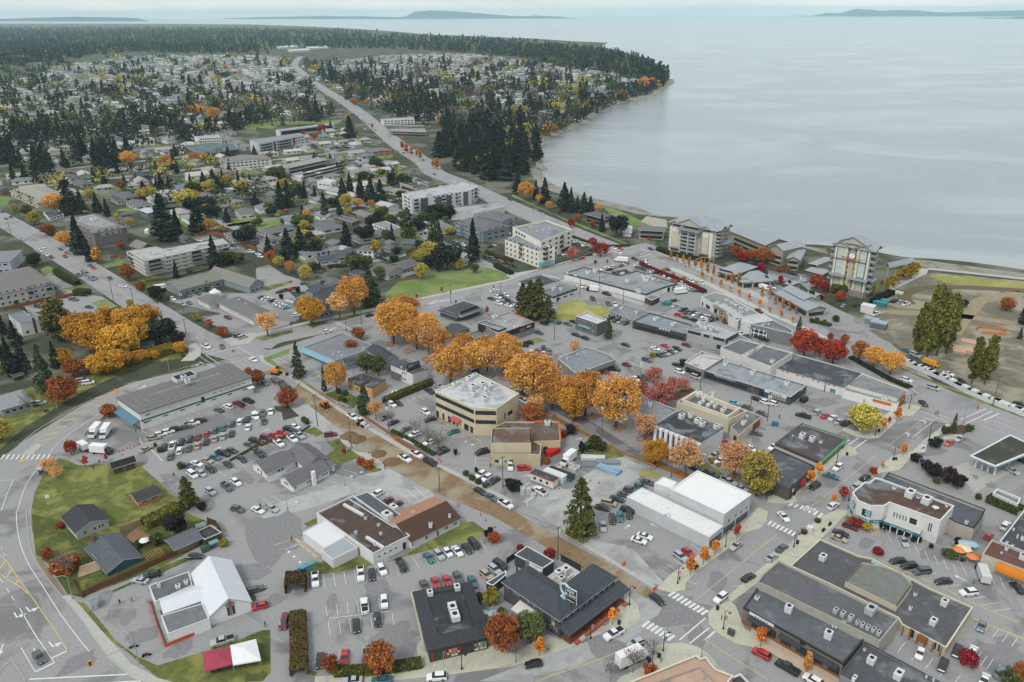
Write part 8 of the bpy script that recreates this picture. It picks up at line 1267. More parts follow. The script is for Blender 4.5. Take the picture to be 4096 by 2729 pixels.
def heap(x,y,r,h,c,label):
 q=P(x,y);m=MB();k=9;vs=[]
 for j,(rr,z)in eN(((1,0),(.72,.5),(.4,.86),(.08,1))):vs+=[(q.x+r*rr*(1+rnd(-.15,.15))*cos(6.283*i/k),q.y+r*rr*(1+rnd(-.15,.15))*sin(6.283*i/k),h*z)for i in rN(k)]
 m.add(vs,[(j*k+i,j*k+(i+1)%k,(j+1)*k+(i+1)%k,(j+1)*k+i)for j in rN(3)for i in rN(k)]+[tP(rN(3*k,4*k))]);o=SG_('soil_heap',m,K_(c,1,.15,.8),label,'soil heap',loc=(q.x,q.y,0))
T('B3');heap(860,880,3.4,1.6,'7b6449','dark soil heap beside the utility pole, upper one');heap(925,908,3.4,1.4,'7b6449','dark soil heap beside the utility pole, lower one');heap(1130,1040,3,1.1,'7b6449','brown earth heap near the middle of the torn up street');heap(1255,1115,3,1.3,'7b6449','dark earth heap in front of the white pickup');heap(1000,980,4,.8,'9a937f','grey gravel heap on the pavement edge')
T('C3');q=P(295,1290,1);a=vang(300,1290,180,70,1)
t=TG_('site_office_trailer','site office trailer with black roof and orange trim','site office',(q.x,q.y,.05),a);m=BX(0,0,.6,9,3,2.3);obj('wall',m.mesh('wall',M7('dcdcd8')),t);m=BX(0,0,2.9,9.2,3.2,.3);obj('trim',m.mesh('trim',K_('d8693c',.7,0)),t);m=BX(0,0,3.21,9,3,.05);obj('roof',m.mesh('roof',MEMB('47484a')),t)
for i in rN(3):m=BX(-2.6+i*2.4,-1.52,1.4,.9,.06,.9);obj('window',m.mesh('window',GLASS),t)
TB_('shipping_container',395,1240,(7.5,2.5,2.6),a,'dededb','white storage container between the trailer and the teal skip','container');TB_('waste_skip',450,1225,(9,2.6,1.8),a,'2f7478','long teal waste skip with dark rim in the yard','skip',lid='2b2d2f');TB_('dumpster',372,1018,(5,2.6,1.9),.05+.7,'c8252c','red dumpster with white lettering beside the tan complex','dumpster');TB_('white_sign_board',168,1480,(2.6,.3,2.2),.8,'e4e4e2','white board standing on the rubble lawn','board')
for i,(x,y,z)in eN(((545,1135,0),(572,1155,0),(600,1165,0),(545,1170,0),(572,1185,0),(140,1325,0),(110,1340,0),(165,1350,0),(105,1390,0),(155,1390,0),(105,1360,1.3),(155,1362,1.3),(195,1415,0),(435,1168,0))):g=P(x,y,z+.6);m=CY(g.x,g.y,z+.03,1.0,1.0,1.25,14,False);m.cyl(g.x,g.y,z+.03,.8,.8,1.0,14,True);m.add([(g.x+r*cos(k*.4488),g.y+r*sin(k*.4488),z+1.28)for r in(1.0,.8)for k in rN(14)],[(k,(k+1)%14,14+(k+1)%14,14+k)for k in rN(14)]);o=SG_('concrete_pipe_ring',m,K_('c4c4be',.9,.06,1),'x','concrete ring',loc=(g.x,g.y,z+.03));batch(o,'grey concrete manhole ring '+('beside the white moving truck'if 500<x<700 else 'in the stack left of the site trailer'),x,'concrete rings in the yard')
for i,(x,y,c,lb,n)in eN(((745,1080,'d4d6d6','stack of pale pipes wrapped in white beside the clipped lawn',9),(880,1108,'8e979b','bundle of grey pipes on the gravel yard',6),(760,1130,'7f8a8e','low bundle of dark grey pipes behind the rings',5),(890,1180,'8fb4cc','fan of pale blue pipes on the gravel yard',9))):
 q=P(x,y,.5);a=vang(x,y,130,(0,0,0,45)[i]or 4,.5);m=MB()
 for k in rN(n):
  aa=a+(rnd(-.12,.12)if i==3 else 0);o_=(k%(3 if i<2 else 5)-1.5)*.8;zz=.3+(k//(3 if i<2 else 5))*.55;d=Vec((cos(aa),sin(aa),0));s=Vec((-d.y,d.x,0));e=q+s*o_;m.tube([e-d*4+Vec((0,0,zz-q.z)),e+d*4+Vec((0,0,zz-q.z))],.27,8)
 SG_('pipe_stack',m,K_(c,.6,.05,1),lb,'pipes')
T('B3');q=P(810,585,.3)
for i in rN(2):
 m=MB();a=vang(810,585,90,45);d=Vec((cos(a),sin(a),0));s=Vec((-d.y,d.x,0));e=P((812,1415)[i],(588,920)[i],.3)
 for k in rN(5):m.tube([e+s*(k-2)*.35-d*3,e+s*(k-2)*.35+d*3],.14,6)
 SG_('pipe_stack',m,K_(('8f9698','e0e0de')[i],.6,.05,1),('grey pipes lying beside the orange house pavement','white pipes lying on the leaf covered verge')[i],'pipes')
# orange safety fences round the maple trunks
def treefence(x,y,w=3.4,label='orange mesh safety fence boxed around a maple trunk'):
 g=P(x,y);m=MB();t=TG_('tree_guard_fence','x','safety fence',(g.x,g.y,0));batch(t,label,src(x,0)[0],'orange fences around the maple trunks')
 for s in(-1,1):m=BX(g.x+s*w/2*.72,g.y+s*w/2*.69,.75,.06,w,.45,.81);PT_(t,'rail',m,K_('cf7a3c',.8,.1,2));m=BX(g.x-s*w/2*.69,g.y+s*w/2*.72,.75,w,.06,.45,.81);PT_(t,'rail',m,K_('cf7a3c',.8,.1,2))
 for k in rN(4):a=.81+.785+k*1.5708;m=BX(g.x+w*.7*cos(a),g.y+w*.7*sin(a),0,.14,.14,1.25);PT_(t,'post',m,K_('c06a34',.8,.1,2))
T('C3')
for q in((343,700),(560,800),(740,712),(978,812),(1210,918),(1306,1140),(1572,1252),(2042,1270),(500,612),(110,440)):treefence(*q)
T('B3')
for q in((1258,38),(1408,108),(1570,188),(2278,355)):treefence(*q)
# cones, signs, bins
def cone(l,label):
 for x,y in l:
  g=P(x,y);t=TG_('traffic_cone','x','cone',(g.x,g.y,.05));batch(t,label,x,'traffic cones');m=BX(0,0,0,.5,.5,.06);obj('base',m.mesh('base',BLACK),t);m=CY(0,0,.06,.2,.04,.85,8);obj('cone',m.mesh('cone',M6('e0622c')),t)
T('B3');cone([(372,450),(168,405),(1035,1030),(1105,1080),(1168,1125),(1182,1145),(1680,1090),(1700,1110),(1860,1520),(2015,1540)],'orange traffic cone along the torn up street');cone([(740,545),(715,535)],'orange traffic cone by the orange house lawn')
T('A3');cone([(1095,1020),(1132,1010),(1168,990),(1200,990),(1235,975),(1272,958),(1125,1050),(1268,905)],'orange traffic cone at the loading yard entrance');T('B4');cone([(2065,35),(2112,85),(2195,150)],'orange traffic cone on the lower torn up street');T('C4');cone([(520,390)],'leaning orange marker on the dirt road')
T('C3');cone([(1000,1215),(720,1290),(430,1360),(800,1310)],'orange traffic cone around the pipe yard')
for t_,x,y,ty,lb in(('B3',1288,920,882,'orange diamond road sign on the leafy verge'),('C4',580,235,205,'orange diamond road sign under the big pine'),('C4',1025,500,462,'orange road sign in the dusty lot corner'),('C4',1308,730,690,'orange road sign at the end of the torn up street')):T(t_);post_sign(x,y,ty,1.3,1.3,'e8702c',lb,ang=.6)
T('A3');post_sign(1085,520,445,2.6,1.5,'e0a63c','yellow speed display sign arching over the ring road bend',None,ang=-.5);post_sign(440,1450,1415,1.2,1.2,'e4e4e2','small white sign on the green park lawn');T('B3');post_sign(865,1025,975,2.4,1.0,'3f7f98','blue sign board on white posts in the white hall garden','DENTAL','f0f0ee','garden_sign',.6,True,m2=.6);post_sign(1220,100,60,1.6,1.2,'e8e8e6','small white sign by the sidewalk near the maples','LAW','5a5a5a','garden_sign',.3,True,m2=.5);T('C3');post_sign(1180,360,190,1.1,2.6,'e2e2e2','tall pale pole sign beside the pink red trees')
T('A4');TB_('dumpster',1890,345,(2.2,1.5,1.5),.75,'4f6a5c','dark green dumpster at the fence end','dumpster',lid='3c4f46');TB_('dumpster',1968,300,(2.4,1.6,1.6),.75,'2f6a70','teal dumpster beside the green one','dumpster',lid='7fa0a4');T('B4');TB_('dumpster',435,525,(2.4,1.6,1.5),.8,'4fa3bd','bright blue dumpster on the lawn edge','dumpster');TB_('dumpster',507,490,(2.4,1.6,1.5),.8,'6f9a98','grey green dumpster beside the blue one','dumpster')
T('C2');TB_('dumpster',430,1400,(2.2,1.6,1.5),.7,'2f6a6c','teal dumpster at the dry lawn corner','dumpster');TB_('dumpster',1405,1222,(3,2,1.6),.7,'3f8088','teal skip behind the dark brown mall, left one','dumpster');TB_('dumpster',1440,1225,(3,2,1.6),.7,'4a868c','teal skip behind the dark brown mall, right one','dumpster');T('D3');TB_('dumpster',65,762,(2.2,1.5,1.4),-.5,'3f6f84','blue dumpster on the street by the person','dumpster');TB_('dumpster',330,540,(3,2,1.7),.7,'2f3032','black dumpster behind the glass front strip','dumpster');T('B2');TB_('dumpster',430,1040,(2.5,1.8,1.5),.6,'55706c','teal dumpster beside the parking lot hedge','dumpster')
T('D2')
for x,y,s,c,l,lb in((1030,1225,(6,3,2.4),'2f7f80','3f8f90','teal waste container on the bare site'),(1078,1200,(4,2.4,1.6),'4f9aa6','4f9aa6','pale teal skip on the bare site'),(920,1270,(6,4,4),'dcdcd8','e4e4e2','white site cabin beside the dark hedge'),(955,1385,(6,3.4,3),'7f8c90','a4b0b4','grey site shed, left of two by the drive'),(1020,1420,(7,4,3.4),'5f7076','a4b2b8','blue grey site shed, right of two by the drive'),(1205,1125,(4,1.6,1.2),'d8dadb','e2e4e4','white boat under a cover at the hedge end')):TB_('site_shed'if s[2]>2.5 else 'waste_container',x,y,s,-.7,c,lb,'site shed'if s[2]>2.5 else 'container',lid=l)
# white wrapped bales along the highway
T('D3');L1=SMp([P(*q)for q in((1215,200),(1330,240),(1480,305),(1620,365),(1760,435),(1900,500),(2060,570),(2200,625),(2354,685),(2500,740))],8);acc=0;last=L1[0];k=0
for i in rN(1,len(L1)):
 d=(L1[i]-L1[i-1]);n=max(int(d.length/2.6),1);an=AT(d)
 for j in rN(n):
  q=L1[i-1].lerp(L1[i],j/n);m=MB();hh=rc_((1.4,1.5,2.4))
  for z in rN(int(hh/.8)+1):m.box(q.x+rnd(-.12,.12),q.y+rnd(-.12,.12),z*.8,2.4,2.2,.74,an+rnd(-.05,.05))
  o=SG_('white_bale_stack',m,K_('dcdfdf',.6,.05,1),'x','bale stack');batch(o,'white wrapped stack in the long row beside the highway',q.x,'white wrapped stacks along the highway')
for x,y,s in((1790,70,(9,6,.6)),(1760,95,(5,4,1.0)),(1870,10,(8,5,.5))):TB_('timber_formwork',x,y,s,-.5,'cca284','pale orange timber formwork on the bare site '+('by the poplars','lower piece','far piece')[(70,95,10).index(y)],'formwork')
T('D2');FN_([(1910,1470),(1950,1445),(2180,1480),(2185,1520),(1960,1500)],1.2,'orange mesh fence around the excavation pit on the bare site','d07a42','mesh_fence',False)
# poles and lamps
PL={}
for t_,x,y,ty,tr,lb in(('B3',1222,828,575,3,'with grey transformers beside the office car park'),('B3',567,785,490,0,'at the upper left side of the torn up street'),('B3',876,970,735,0,'beside the dark soil heaps'),('B3',297,595,405,0,'grey pole beside the dark red tree'),('B3',1690,1390,1165,0,'below the hedge mounds'),('B3',2270,1350,1060,2,'with transformer beside the tan complex'),('C4',420,445,140,1,'tall pale utility pole at the inn corner'),('C3',822,915,715,0,'with lamp in front of the big maple'),('C3',1462,1255,1035,0,'in front of the finned office'),('C3',1728,455,265,0,'above the beige store'),('C3',2190,635,420,0,'white based utility pole in front of the glass strip'),('D3',515,468,240,0,'against the slate roofed hall'),('D3',-8,740,470,3,'with transformers beside the dollar sign'),('C3',2215,235,30,0,'between the long roofs'),('C2',390,1560,1385,0,'pale utility pole in front of the big conifers'),('C2',625,1165,985,0,'beside the white motel block'),('C2',800,1100,935,2,'with transformers against the dark brown mall'),('C2',1022,1230,1090,0,'above the low grey shop'),('A2',1045,1205,1005,0,'on the left verge of the left road'),('A2',1035,850,730,0,'near the orange columnar tree'),('A2',1712,1510,1365,0,'beside the left road near the junction'),('A2',1225,1210,1080,0,'thin pole on the left verge near the golden trees'),('A2',100,590,470,0,'pole on the left road beside the driveway'),('A2',1688,1300,1110,2,'with transformers by the clinic'),('B2',882,870,740,0,'beside the brown pointed conifer'),('B2',1326,770,620,0,'by the round dark tree'),('B2',1668,700,590,0,'in front of the large dark tree'),('B2',970,1420,1285,0,'grey pole on the cross road verge'),('B2',1245,1560,1390,1,'with transformer at the maple street mouth'),('B2',425,950,850,0,'beside the dark garage'),('B2',1050,280,205,0,'pole beside the orange shrubs'),('B1',1158,1320,1210,0,'distant pole at the highway bend'),('D3',2065,600,305,0,'tall pole with lamps behind the white bales'),('B1',1530,1500,1370,0,'distant pole beside the columnar trees')):
 T(t_);lb=lb if 'pole'in lb else 'utility pole '+lb;PL[lb]=utility(x,y,ty,lb,tr=tr,ang=None)
kk=list(PL)
for a,b in((1,2),(2,4),(4,6),(1,3),(9,10),(10,12),(15,16),(16,17),(18,20),(19,21)):
 (ga,ha),(gb,hb)=PL[kk[a]],PL[kk[b]];wire((ga.x,ga.y,ha-.3),(gb.x,gb.y,hb-.3),'power line reaching the '+kk[b])
def signal(t_,x,y,ty,ax,ay,label,hx,hy,lamp_=True):
 T(t_);t,g,h=lamp(x,y,ty,label,ax,ay,name='traffic_signal_pole');t['category']='traffic signal';e=P(hx,hy,5.4);m=TU([(g.x,g.y,5.8),(e.x,e.y,5.6)],[.1,.06],6);PT_(t,'mast_arm',m,GALV);m=BX(e.x,e.y,4.6,.75,.3,1.5,.4);hd=PT_(t,'signal_head',m,M6('e09a2c'));m=BX(e.x,e.y-.16,4.75,.4,.1,1.2,.4);PT_(hd,'signal_lens',m,DARK)
signal('A4',1280,1400,1100,-140,10,'grey traffic signal pole with lamp beside the ring road',830,1395);signal('A3',1995,225,130,-20,5,'traffic signal pole at the big junction corner',2145,90);signal('D3',1795,760,580,60,-10,'traffic signal pole with curved lamp at the highway corner',1930,610);signal('C2',1305,770,665,-30,-8,'traffic signal pole at the resort side of the highway crossing',1245,650);signal('A2',2140,1530,1465,-10,0,'traffic signal pole beside the clinic shrubs',2070,1480)
for t_,x,y,ty,ax,ay,lb in(('A4',670,805,600,-110,5,'street lamp on a wooden pole above the brown fence'),('A3',525,615,428,60,0,'curved street lamp beside the rust maple'),('A3',1568,330,185,-55,0,'street lamp with blue banner above the thrift store'),('D3',722,240,75,75,-5,'curved street lamp beside the red maple row'),('C2',410,410,320,-30,0,'curved street lamp on the highway verge'),('C2',1765,1100,970,40,5,'curved street lamp on the highway median'),('B2',2125,150,65,-25,0,'curved street lamp by the strip mall highway'),('D4',1035,400,235,30,0,'white lamp post in the plaza car park island'),('B3',815,1330,1165,0,0,'thin lamp post in the white hall stalls'),('B3',290,1550,1380,0,0,'thin lamp post in the lower lot'),('C3',135,580,390,45,20,'lamp post at the cream office corner'),('C3',2230,1568,1440,-30,5,'grey lamp behind the white roofed store'),('C4',1440,160,30,-20,0,'lamp post against the white wing'),('C3',1240,140,0,0,0,'thin pole in the middle street lot'),('D3',1375,1180,1085,15,0,'white lamp beside the dark round shrub'),('D2',350,1400,1300,0,0,'lamp post with white lantern at the seaside restaurant'),('C4',1740,1345,1185,35,-10,'grey curved lamp at the tan roof corner')):T(t_);lamp(x,y,ty,lb,ax,ay)
for t_,x,y,ty,bn,lb in(('C4',722,1170,995,'b88a94','in front of the inn porch'),('C4',1078,865,685,None,'at the inn street corner'),('C4',1390,1285,1095,'7f98a8','on the lower pavement corner'),('C4',1942,1085,915,'c08a8a','at the corner restaurant'),('C4',1522,665,505,'d8a8b8','by the flower stand'),('C4',1962,330,150,None,'in front of the white roofed store'),('B4',1893,1455,1300,None,'below the black roofed shop'),('D3',985,870,725,'d8b8c4','beside the willow'),('D3',1295,625,480,'8fa8b8','at the white slope store'),('D3',1485,885,740,'d8a8b8','at the fuel station garden'),('D3',1150,1100,970,'9fb8c8','opposite the green edged shop'),('D3',630,1125,970,None,'in front of the green edged shop'),('D3',205,1455,1330,'d8a8b0','at the grey roof shop corner'),('D3',740,1470,1330,'d8a8a8','beside the dark red street tree'),('D4',235,330,190,'a8b0b8','on the pavement of the long roof'),('B2',330,1490,1390,None,'on the cross road left verge'),('B2',830,1470,1365,None,'beside the crosswalk'),('B2',1790,1220,1050,'4f7f90','with blue banner beside the lawn'),('B2',2250,1115,1035,None,'on the cross road right end'),('C2',1435,830,765,None,'before the left resort tower'),('C2',1597,890,820,None,'between the orange columns'),('D2',720,1160,1090,None,'by the resort ramp')):T(t_);villlamp(x,y,ty,'black village lamp '+lb,bn)
def bin_(t_,x,y,lb):
 T(t_);g=P(x,y);t=TG_('litter_bin',lb,'litter bin',(g.x,g.y,.14));m=CY(g.x,g.y,.14,.38,.42,.95,10);PT_(t,'body',m,BLACK);m=CY(g.x,g.y,1.1,.46,.3,.2,10);PT_(t,'lid',m,DARK)
for q in(('C4',983,1040,'black litter bin on the inn pavement'),('C4',1350,1345,'black litter bin on the lower pavement corner'),('C4',1888,905,'black litter bin at the corner restaurant kerb'),('D3',725,1055,'black litter bin at the green edged shop corner'),('D3',1018,840,'black litter bin beside the willow lamp'),('D3',240,1420,'litter bin with white panel at the grey roof shop'),('D4',268,300,'black litter bin by the long roof pavement'),('C4',1260,1385,'grey wheeled bin beside the white delivery truck')):bin_(*q)
def bench(t_,x,y,a,lb):
 T(t_);g=P(x,y);t=TG_('bench',lb,'bench',(g.x,g.y,.14));c_,s_=cos(a),sin(a);m=BX(g.x,g.y,.55,1.8,.5,.08,a);PT_(t,'seat',m,DARK);m=BX(g.x-.25*s_,g.y+.25*c_,.6,1.8,.08,.45,a);PT_(t,'backrest',m,DARK)
 for k in(-1,1):m=BX(g.x+k*.7*c_,g.y+k*.7*s_,.14,.1,.45,.42,a);PT_(t,'leg',m,DARK)
for q in(('C4',1695,525,.8,'dark bench on the pavement by the flower stand'),('C4',1795,435,.8,'dark bench between two orange street trees'),('D4',510,185,.8,'dark bench on the pavement, lower of two'),('D4',570,130,.8,'dark bench on the pavement, upper of two'),('A3',428,658,.6,'pale bench on the verge of the ring road'),('A3',1685,150,.4,'bench on the grass at the big junction'),('D3',1165,1100,.2,'dark bench opposite the green edged shop')):bench(*q)
def planterbox(t_,x,y,lb,c):T(t_);g=P(x,y);t=TG_('flower_planter',lb,'planter',(g.x,g.y,.14));m=CY(g.x,g.y,.14,.75,.95,.6,10);PT_(t,'pot',m,BLACK);V=np.array([(g.x+rg_(0,.4),g.y+rg_(0,.4),.8+rr_()*.5)for _ in rN(120)]);q,_=LC_(V,np.full(120,.14),None);obj('foliage',leafmesh('foliage',q-np.array((g.x,g.y,.14)),RNG.random(120),leafmat(*c,.05)),t)
for i,q in eN((('D4',330,205),('D4',455,100))):planterbox(*q,('rust and green flower bed on the pavement','green shrub planter beside the white kiosk')[i],(('8a4a2c','6a7038'),('4a5a34','7a7a44'))[i])
TB_('white_kiosk_box',385,160,(1.6,1.6,1.5),.8,'e0e2e2','white utility box on the crossing street pavement','utility box');T('C4');TB_('utility_cabinet',2015,1115,(1.6,.9,1.5),-.7,'4f5355','dark grey utility cabinet on the beige pavement','utility cabinet',z=.14)
# people
for i,(t_,x,y,top,leg,w,a,lb,ve)in eN((('A4',1105,855,'232528','26282c',1,.3,'in dark clothes walking across the church yard',None),('A4',1215,835,'9c2f34','2a2c34',1,-.6,'in a red jacket walking in the church yard',None),('A3',1602,1250,'2a2c30','24262a',1,1.2,'in black walking beside the planted island',None),('A3',918,1130,'3f5a5c','2a2c30',0,.4,'standing on the park path',None),('A3',862,1185,'222428','222428',0,0,'in black standing on the lawn below the path',None),('A3',2240,635,'22242a','2c2e34',0,.5,'standing beside the dark red pickup',None),('A3',1252,845,'8a6a4a','4a4a48',1,.9,'in a tan jacket at the thrift store corner',None),('B3',1188,1180,'26282c','2c3036',1,.2,'in dark clothes crossing beside the torn up street',None),('B3',655,665,'d8d040','3a3c40',1,1,'in a yellow vest in front of the backhoe','d4d848'),('B3',400,405,'d8d040','5a564c',0,.3,'in a yellow vest near the dark trucks','dcd23c'),('B3',798,610,'d8a040','44464a',0,2,'in an orange vest on the pavement','e0762c'),('B3',45,1535,'1f2124','1f2124',0,.4,'in black standing between parked cars',None),('B3',98,1545,'5a5c60','8a8a88',0,.9,'in grey beside the open silver sedan',None),('B3',2158,1165,'2a3038','22242a',1,.1,'walking at the tan complex entrance',None),('B4',332,275,'1f2022','222428',0,1.2,'in black standing at the accessible stalls',None),('B4',88,1060,'3f5f74','26282c',0,.5,'in a blue jacket on the lawn edge below the church',None),('C4',335,1280,'c8c838','22242a',1,.1,'in a yellow top walking on the lower pavement',None),('C4',1925,1000,'1f2022','1f2022',0,1,'in black standing at the corner restaurant',None),('C4',1178,1390,'2f4a58','22242a',0,.6,'beside the white delivery truck','b8d048'),('C4',1368,1395,'6f9ac0','9ab4cc',0,.2,'in pale blue on the lower pavement corner',None),('C4',1540,640,'222428','2a2c30',0,.7,'in dark clothes beside the village lamp',None),('C4',1722,305,'26282a','222428',0,.3,'leaning at the white roofed store corner',None),('D3',102,715,'25272a','25272a',1,.6,'crossing the street beside the blue dumpster',None),('D3',1560,680,'25282c','3a3c40',1,.8,'in black walking on the highway crosswalk',None),('D3',1540,675,'5a8a98','2a2c30',1,.8,'in teal walking on the highway crosswalk',None),('D4',1065,190,'22304a','1f2124',1,.2,'in navy walking in the plaza car park',None),('D4',1890,665,'6a7a80','5a5c60',1,1.2,'in grey walking through the plaza stalls',None))):T(t_);person(x,y,('worker 'if ve else 'person ')+lb,top,leg,w,a,vest=ve)
def motorcycle(t_,x,y,c,lb):
 T(t_);g=P(x,y);t=TG_('motorcycle',lb,'motorcycle',(g.x,g.y,.03),.4);wl=MB();wl.tube([(0,-.07,0),(0,.07,0)],.33,12);wm=wl.mesh('wheel',TYRE)
 for xx in(-.75,.75):o=obj('wheel',wm,t);o.location=(xx,0,.33)
 m=BX(-.1,0,.4,1.1,.35,.45);obj('engine',m.mesh('engine',DARK),t);m=BX(.15,0,.8,.65,.4,.3);obj('tank',m.mesh('tank',K_(c,.3,0)),t);m=BX(-.45,0,.8,.8,.36,.16);obj('seat',m.mesh('seat',BLACK),t);m=TU([(.75,0,.35),(.5,0,1.05)],.05,5);m.tube([(.5,-.4,1.1),(.5,.4,1.1)],.03,5);obj('handlebar',m.mesh('handlebar',STEEL),t)
motorcycle('A4',1350,1335,'b8262c','red motorcycle beside the church yard kerb');motorcycle('A4',1232,1255,'3a3c40','dark motorcycle behind the signal pole');motorcycle('A4',1985,1475,'33363a','dark scooter under the crimson tent')
# trees, shrubs and hedges seen singly
T('F');W_='of the row along the maple street'
TR_(W_,'maple','905 790 690 .95,930 745 677 1.1,958 803 732 1.1,1003 815 748 1.05,1036 887 790 .95,1068 832 766 1,1100 864 786 .95,1158 864 768 1,1228 925 815 1.15,1268 942 855 .85,1345 955 856 1.05,1415 987 862 .95,940 772 700 .9,982 795 718 .9,1120 852 772 .8,1200 908 815 .9,1300 950 865 .8');TR_(W_,'gold','1318 970 890 .8');TR_(W_,'thinor','985 815 745,1085 850 785,1130 868 790,1230 955 905')
T('C3');TR_('by the finned office','gold','1312 1140 905');TR_('by the finned office','thinor','1588 1248 895,2040 1270 925 1.1,1215 912 650');TR_('at the tan complex','rust','180 745 560 1.25');TR_('behind the grey flat shop','pink','1300 390 240 1.1,1370 590 385 1.5,1200 480 365,1560 470 345 1.1,1470 430 330');TR_('below the grey roof shop','yellow','2250 1425 1020 .9');TR_('in the small lot','thinor','575 100 -10 1.2');TR_('on the yellow lot','bushyel','1830 1120 1070,1895 1155 1120');TR_('on the clipped lawn','bushdark','640 1030 925 .5,530 860 770');TR_('on the clipped lawn','bush','760 990 870 .9,820 1010 920');TR_('by the tan complex','bushrust','470 880 820,318 1130 1075');TR_('by the yard','bushdark','20 1380 1275 1.1');TR_('at the middle street','bushyel','1288 160 100 .8');TR_('at the pale roof store','bushdark','1570 240 170 .7')
T('C4');TR_('at the corner car park','pine','625 215 -320 .95');TR_('below the inn','green','170 1215 945 1.05');TR_('on the inn pavements','street','1640 590 415,1755 495 325,1862 412 262,920 1045 885,250 1335 1160,2285 1245 1060');TR_('on the inn pavements','streetred','2065 262 115');TR_('on the lower pavements','bare','1110 1485 1240,905 1560 1370,35 1395 1165,1290 1390 1180');TR_('by the tan roof','bushrust','1265 1500 1405 .9');TR_('beside the inn yard','bushred','345 435 340 .8,75 360 305');0
T('B4');TR_('beside the black roofed shop','rust','2265 1290 940 .85,685 1490 1315 .8,1155 1490 1195 .9');TR_('beside the inn','bushyel','2165 850 700 .8');TR_('beside the inn','bush','2260 960 890,2045 830 750');TR_('at the lawn end','bushdark','2155 225 140 .5,2120 230 165 .6');TR_('at the lawn end','bushrust','2190 285 195')
T('B3');TR_('beside the junction','spruce','395 335 -5');TR_('by the orange house','cedar','630 465 215 .5');TR_('by the orange house','maple','745 475 195 .8');TR_('by the white duplex','green','1020 320 105,1130 325 125 .9');TR_('above the torn up street','cedar','1000 665 395 1.3');TR_('above the torn up street','thinor','1105 725 530 .9');TR_('at the torn up street','rust','25 405 255,292 605 420 1.15');TR_('in the office lot','bare','1475 900 705,1590 985 780,1680 1060 790,1250 770 650');TR_('in front of the hall garden','bare','760 1000 875');TR_('around the orange house','bush','760 485 435,820 505 450,780 545 505,815 560 515,440 740 695,465 765 710');TR_('by the office drive','bushdark','1835 1055 990 .5,2025 1210 1160 .6,2330 1350 1270');TR_('at the hedge mounds','bush','1930 1240 1190,1985 1280 1230,2045 1315 1265,2110 1350 1300');TR_('in the hall garden','bushrust','815 1030 985,1040 1170 1085,960 1130 1065');TR_('by the teal awning store','bushrust','880 90 -10')
T('A3');TR_('on the verge of the ring road','cedar','430 465 25 .95');TR_('on the verge of the ring road','rust','595 570 310 1.2,690 330 150 1.2');TR_('above the ring road','gold','1000 300 85 1.5,880 290 130 1.3,1210 235 90 1.4,1320 190 80 1.3,1660 110 5 1.3,1430 170 80,600 230 65');TR_('in the green park','red','660 1050 915 .9');TR_('in the green park','streetred','795 1170 1055,985 1110 1035');TR_('in the green park','thinor','470 1240 1065,535 1270 1140');TR_('at the lower lot','pine','1740 1540 1240 1.1');TR_('at the lower lot','purple','1862 1570 1470');TR_('at the thrift store','rust','1010 700 575 1.3,2290 330 245');TR_('by the pale house','bare','270 665 480');TR_('at the left edge','fir','120 330 -40,30 260 -60,230 300 -30,520 250 0');TR_('at the left edge','yellow','50 290 180,20 920 720 1.2');TR_('in the planted island','bush','1428 975 935 .7,1475 1025 975,1668 1175 1115');TR_('above the ring road','bushrust','1440 150 95')
T('A4');TR_('below the hedge','purple','1630 210 30 1.2');TR_('beside the pergola','bush','1450 310 205,1280 330 265');TR_('in the weedy garden','bushrust','600 560 420 1.2,700 500 400,560 160 100,450 420 340');TR_('in the weedy garden','bare','640 620 360,560 560 380');TR_('at the fence end','bushyel','2060 320 250')
T('D3');TR_('at the street corner','yellow','872 835 580 1.3');TR_('at the fuel station','spruce','1700 835 655 .8');TR_('beside the slate halls','red','330 140 -105 1.2,470 150 -30');TR_('beside the slate halls','red','595 205 -15 1.15');TR_('beside the slate halls','rust','835 165 0 1.1');TR_('on the highway median','maple','968 238 50 1.15,1122 305 100 1.15');TR_('on the crossing street','street','1180 745 610,1050 835 705,1235 1060 935,460 1255 1115,382 1335 1185,597 1505 1405,1050 1175 1105');TR_('on the crossing street','streetred','305 1390 1265,690 1480 1340 1.3,1110 765 695');TR_('on the crossing street','red','965 1240 1155');TR_('behind the fuel sign','purple','1450 1190 1100 1.3,1520 1260 1130 1.2,1650 1310 1165 1.2,1740 1360 1230');TR_('at the fuel station','bushdark','1522 970 885 1.2,1360 1115 1040 1.2');TR_('at the fuel station','bush','1630 850 780,1850 830 765,1545 1310 1255,1930 1455 1405')
T('F');TR_('on the bare site','poplar',w=.72,data='2108 815 690,2130 820 650,2152 818 655,2173 813 672,2232 882 768,2262 884 762');T('D2');TR_('on the bare site','rust','2190 1290 1165 1.2');TR_('on the bare site','bushdark','1780 1260 1180');TR_('on the bare site','fir','2354 1420 1130,2310 1550 1440');TR_('in the resort drive','red','440 1090 950 1.1,660 1210 1105,520 1120 1015');TR_('in the resort drive','crimson','115 1035 965,485 1195 1130');TR_('by the right tower','green','620 1130 1040 1.4,680 1140 1050 1.3');TR_('beside the resort wing','rust','40 850 730 1.1,100 940 870,180 950 890');TR_('by the boardwalk','colyel','1355 965 830,1308 1000 840,1245 1020 860,1190 1060 905,1145 1085 950,1085 1110 980,1040 1080 1000,980 1150 1040');TR_('at the highway end','cedar','280 1490 1340 .9');TR_('at the highway end','rust','570 1560 1490,700 1590 1500');TR_('on the highway median','street','12 1312 1252,115 1362 1282,220 1412 1338');TR_('before the restaurant','column','65 1232 1132,130 1272 1162,190 1292 1182,255 1322 1232,12 1182 1060');TR_('before the restaurant','bush','400 1400 1355,450 1385 1350,520 1400 1370,620 1390 1330')
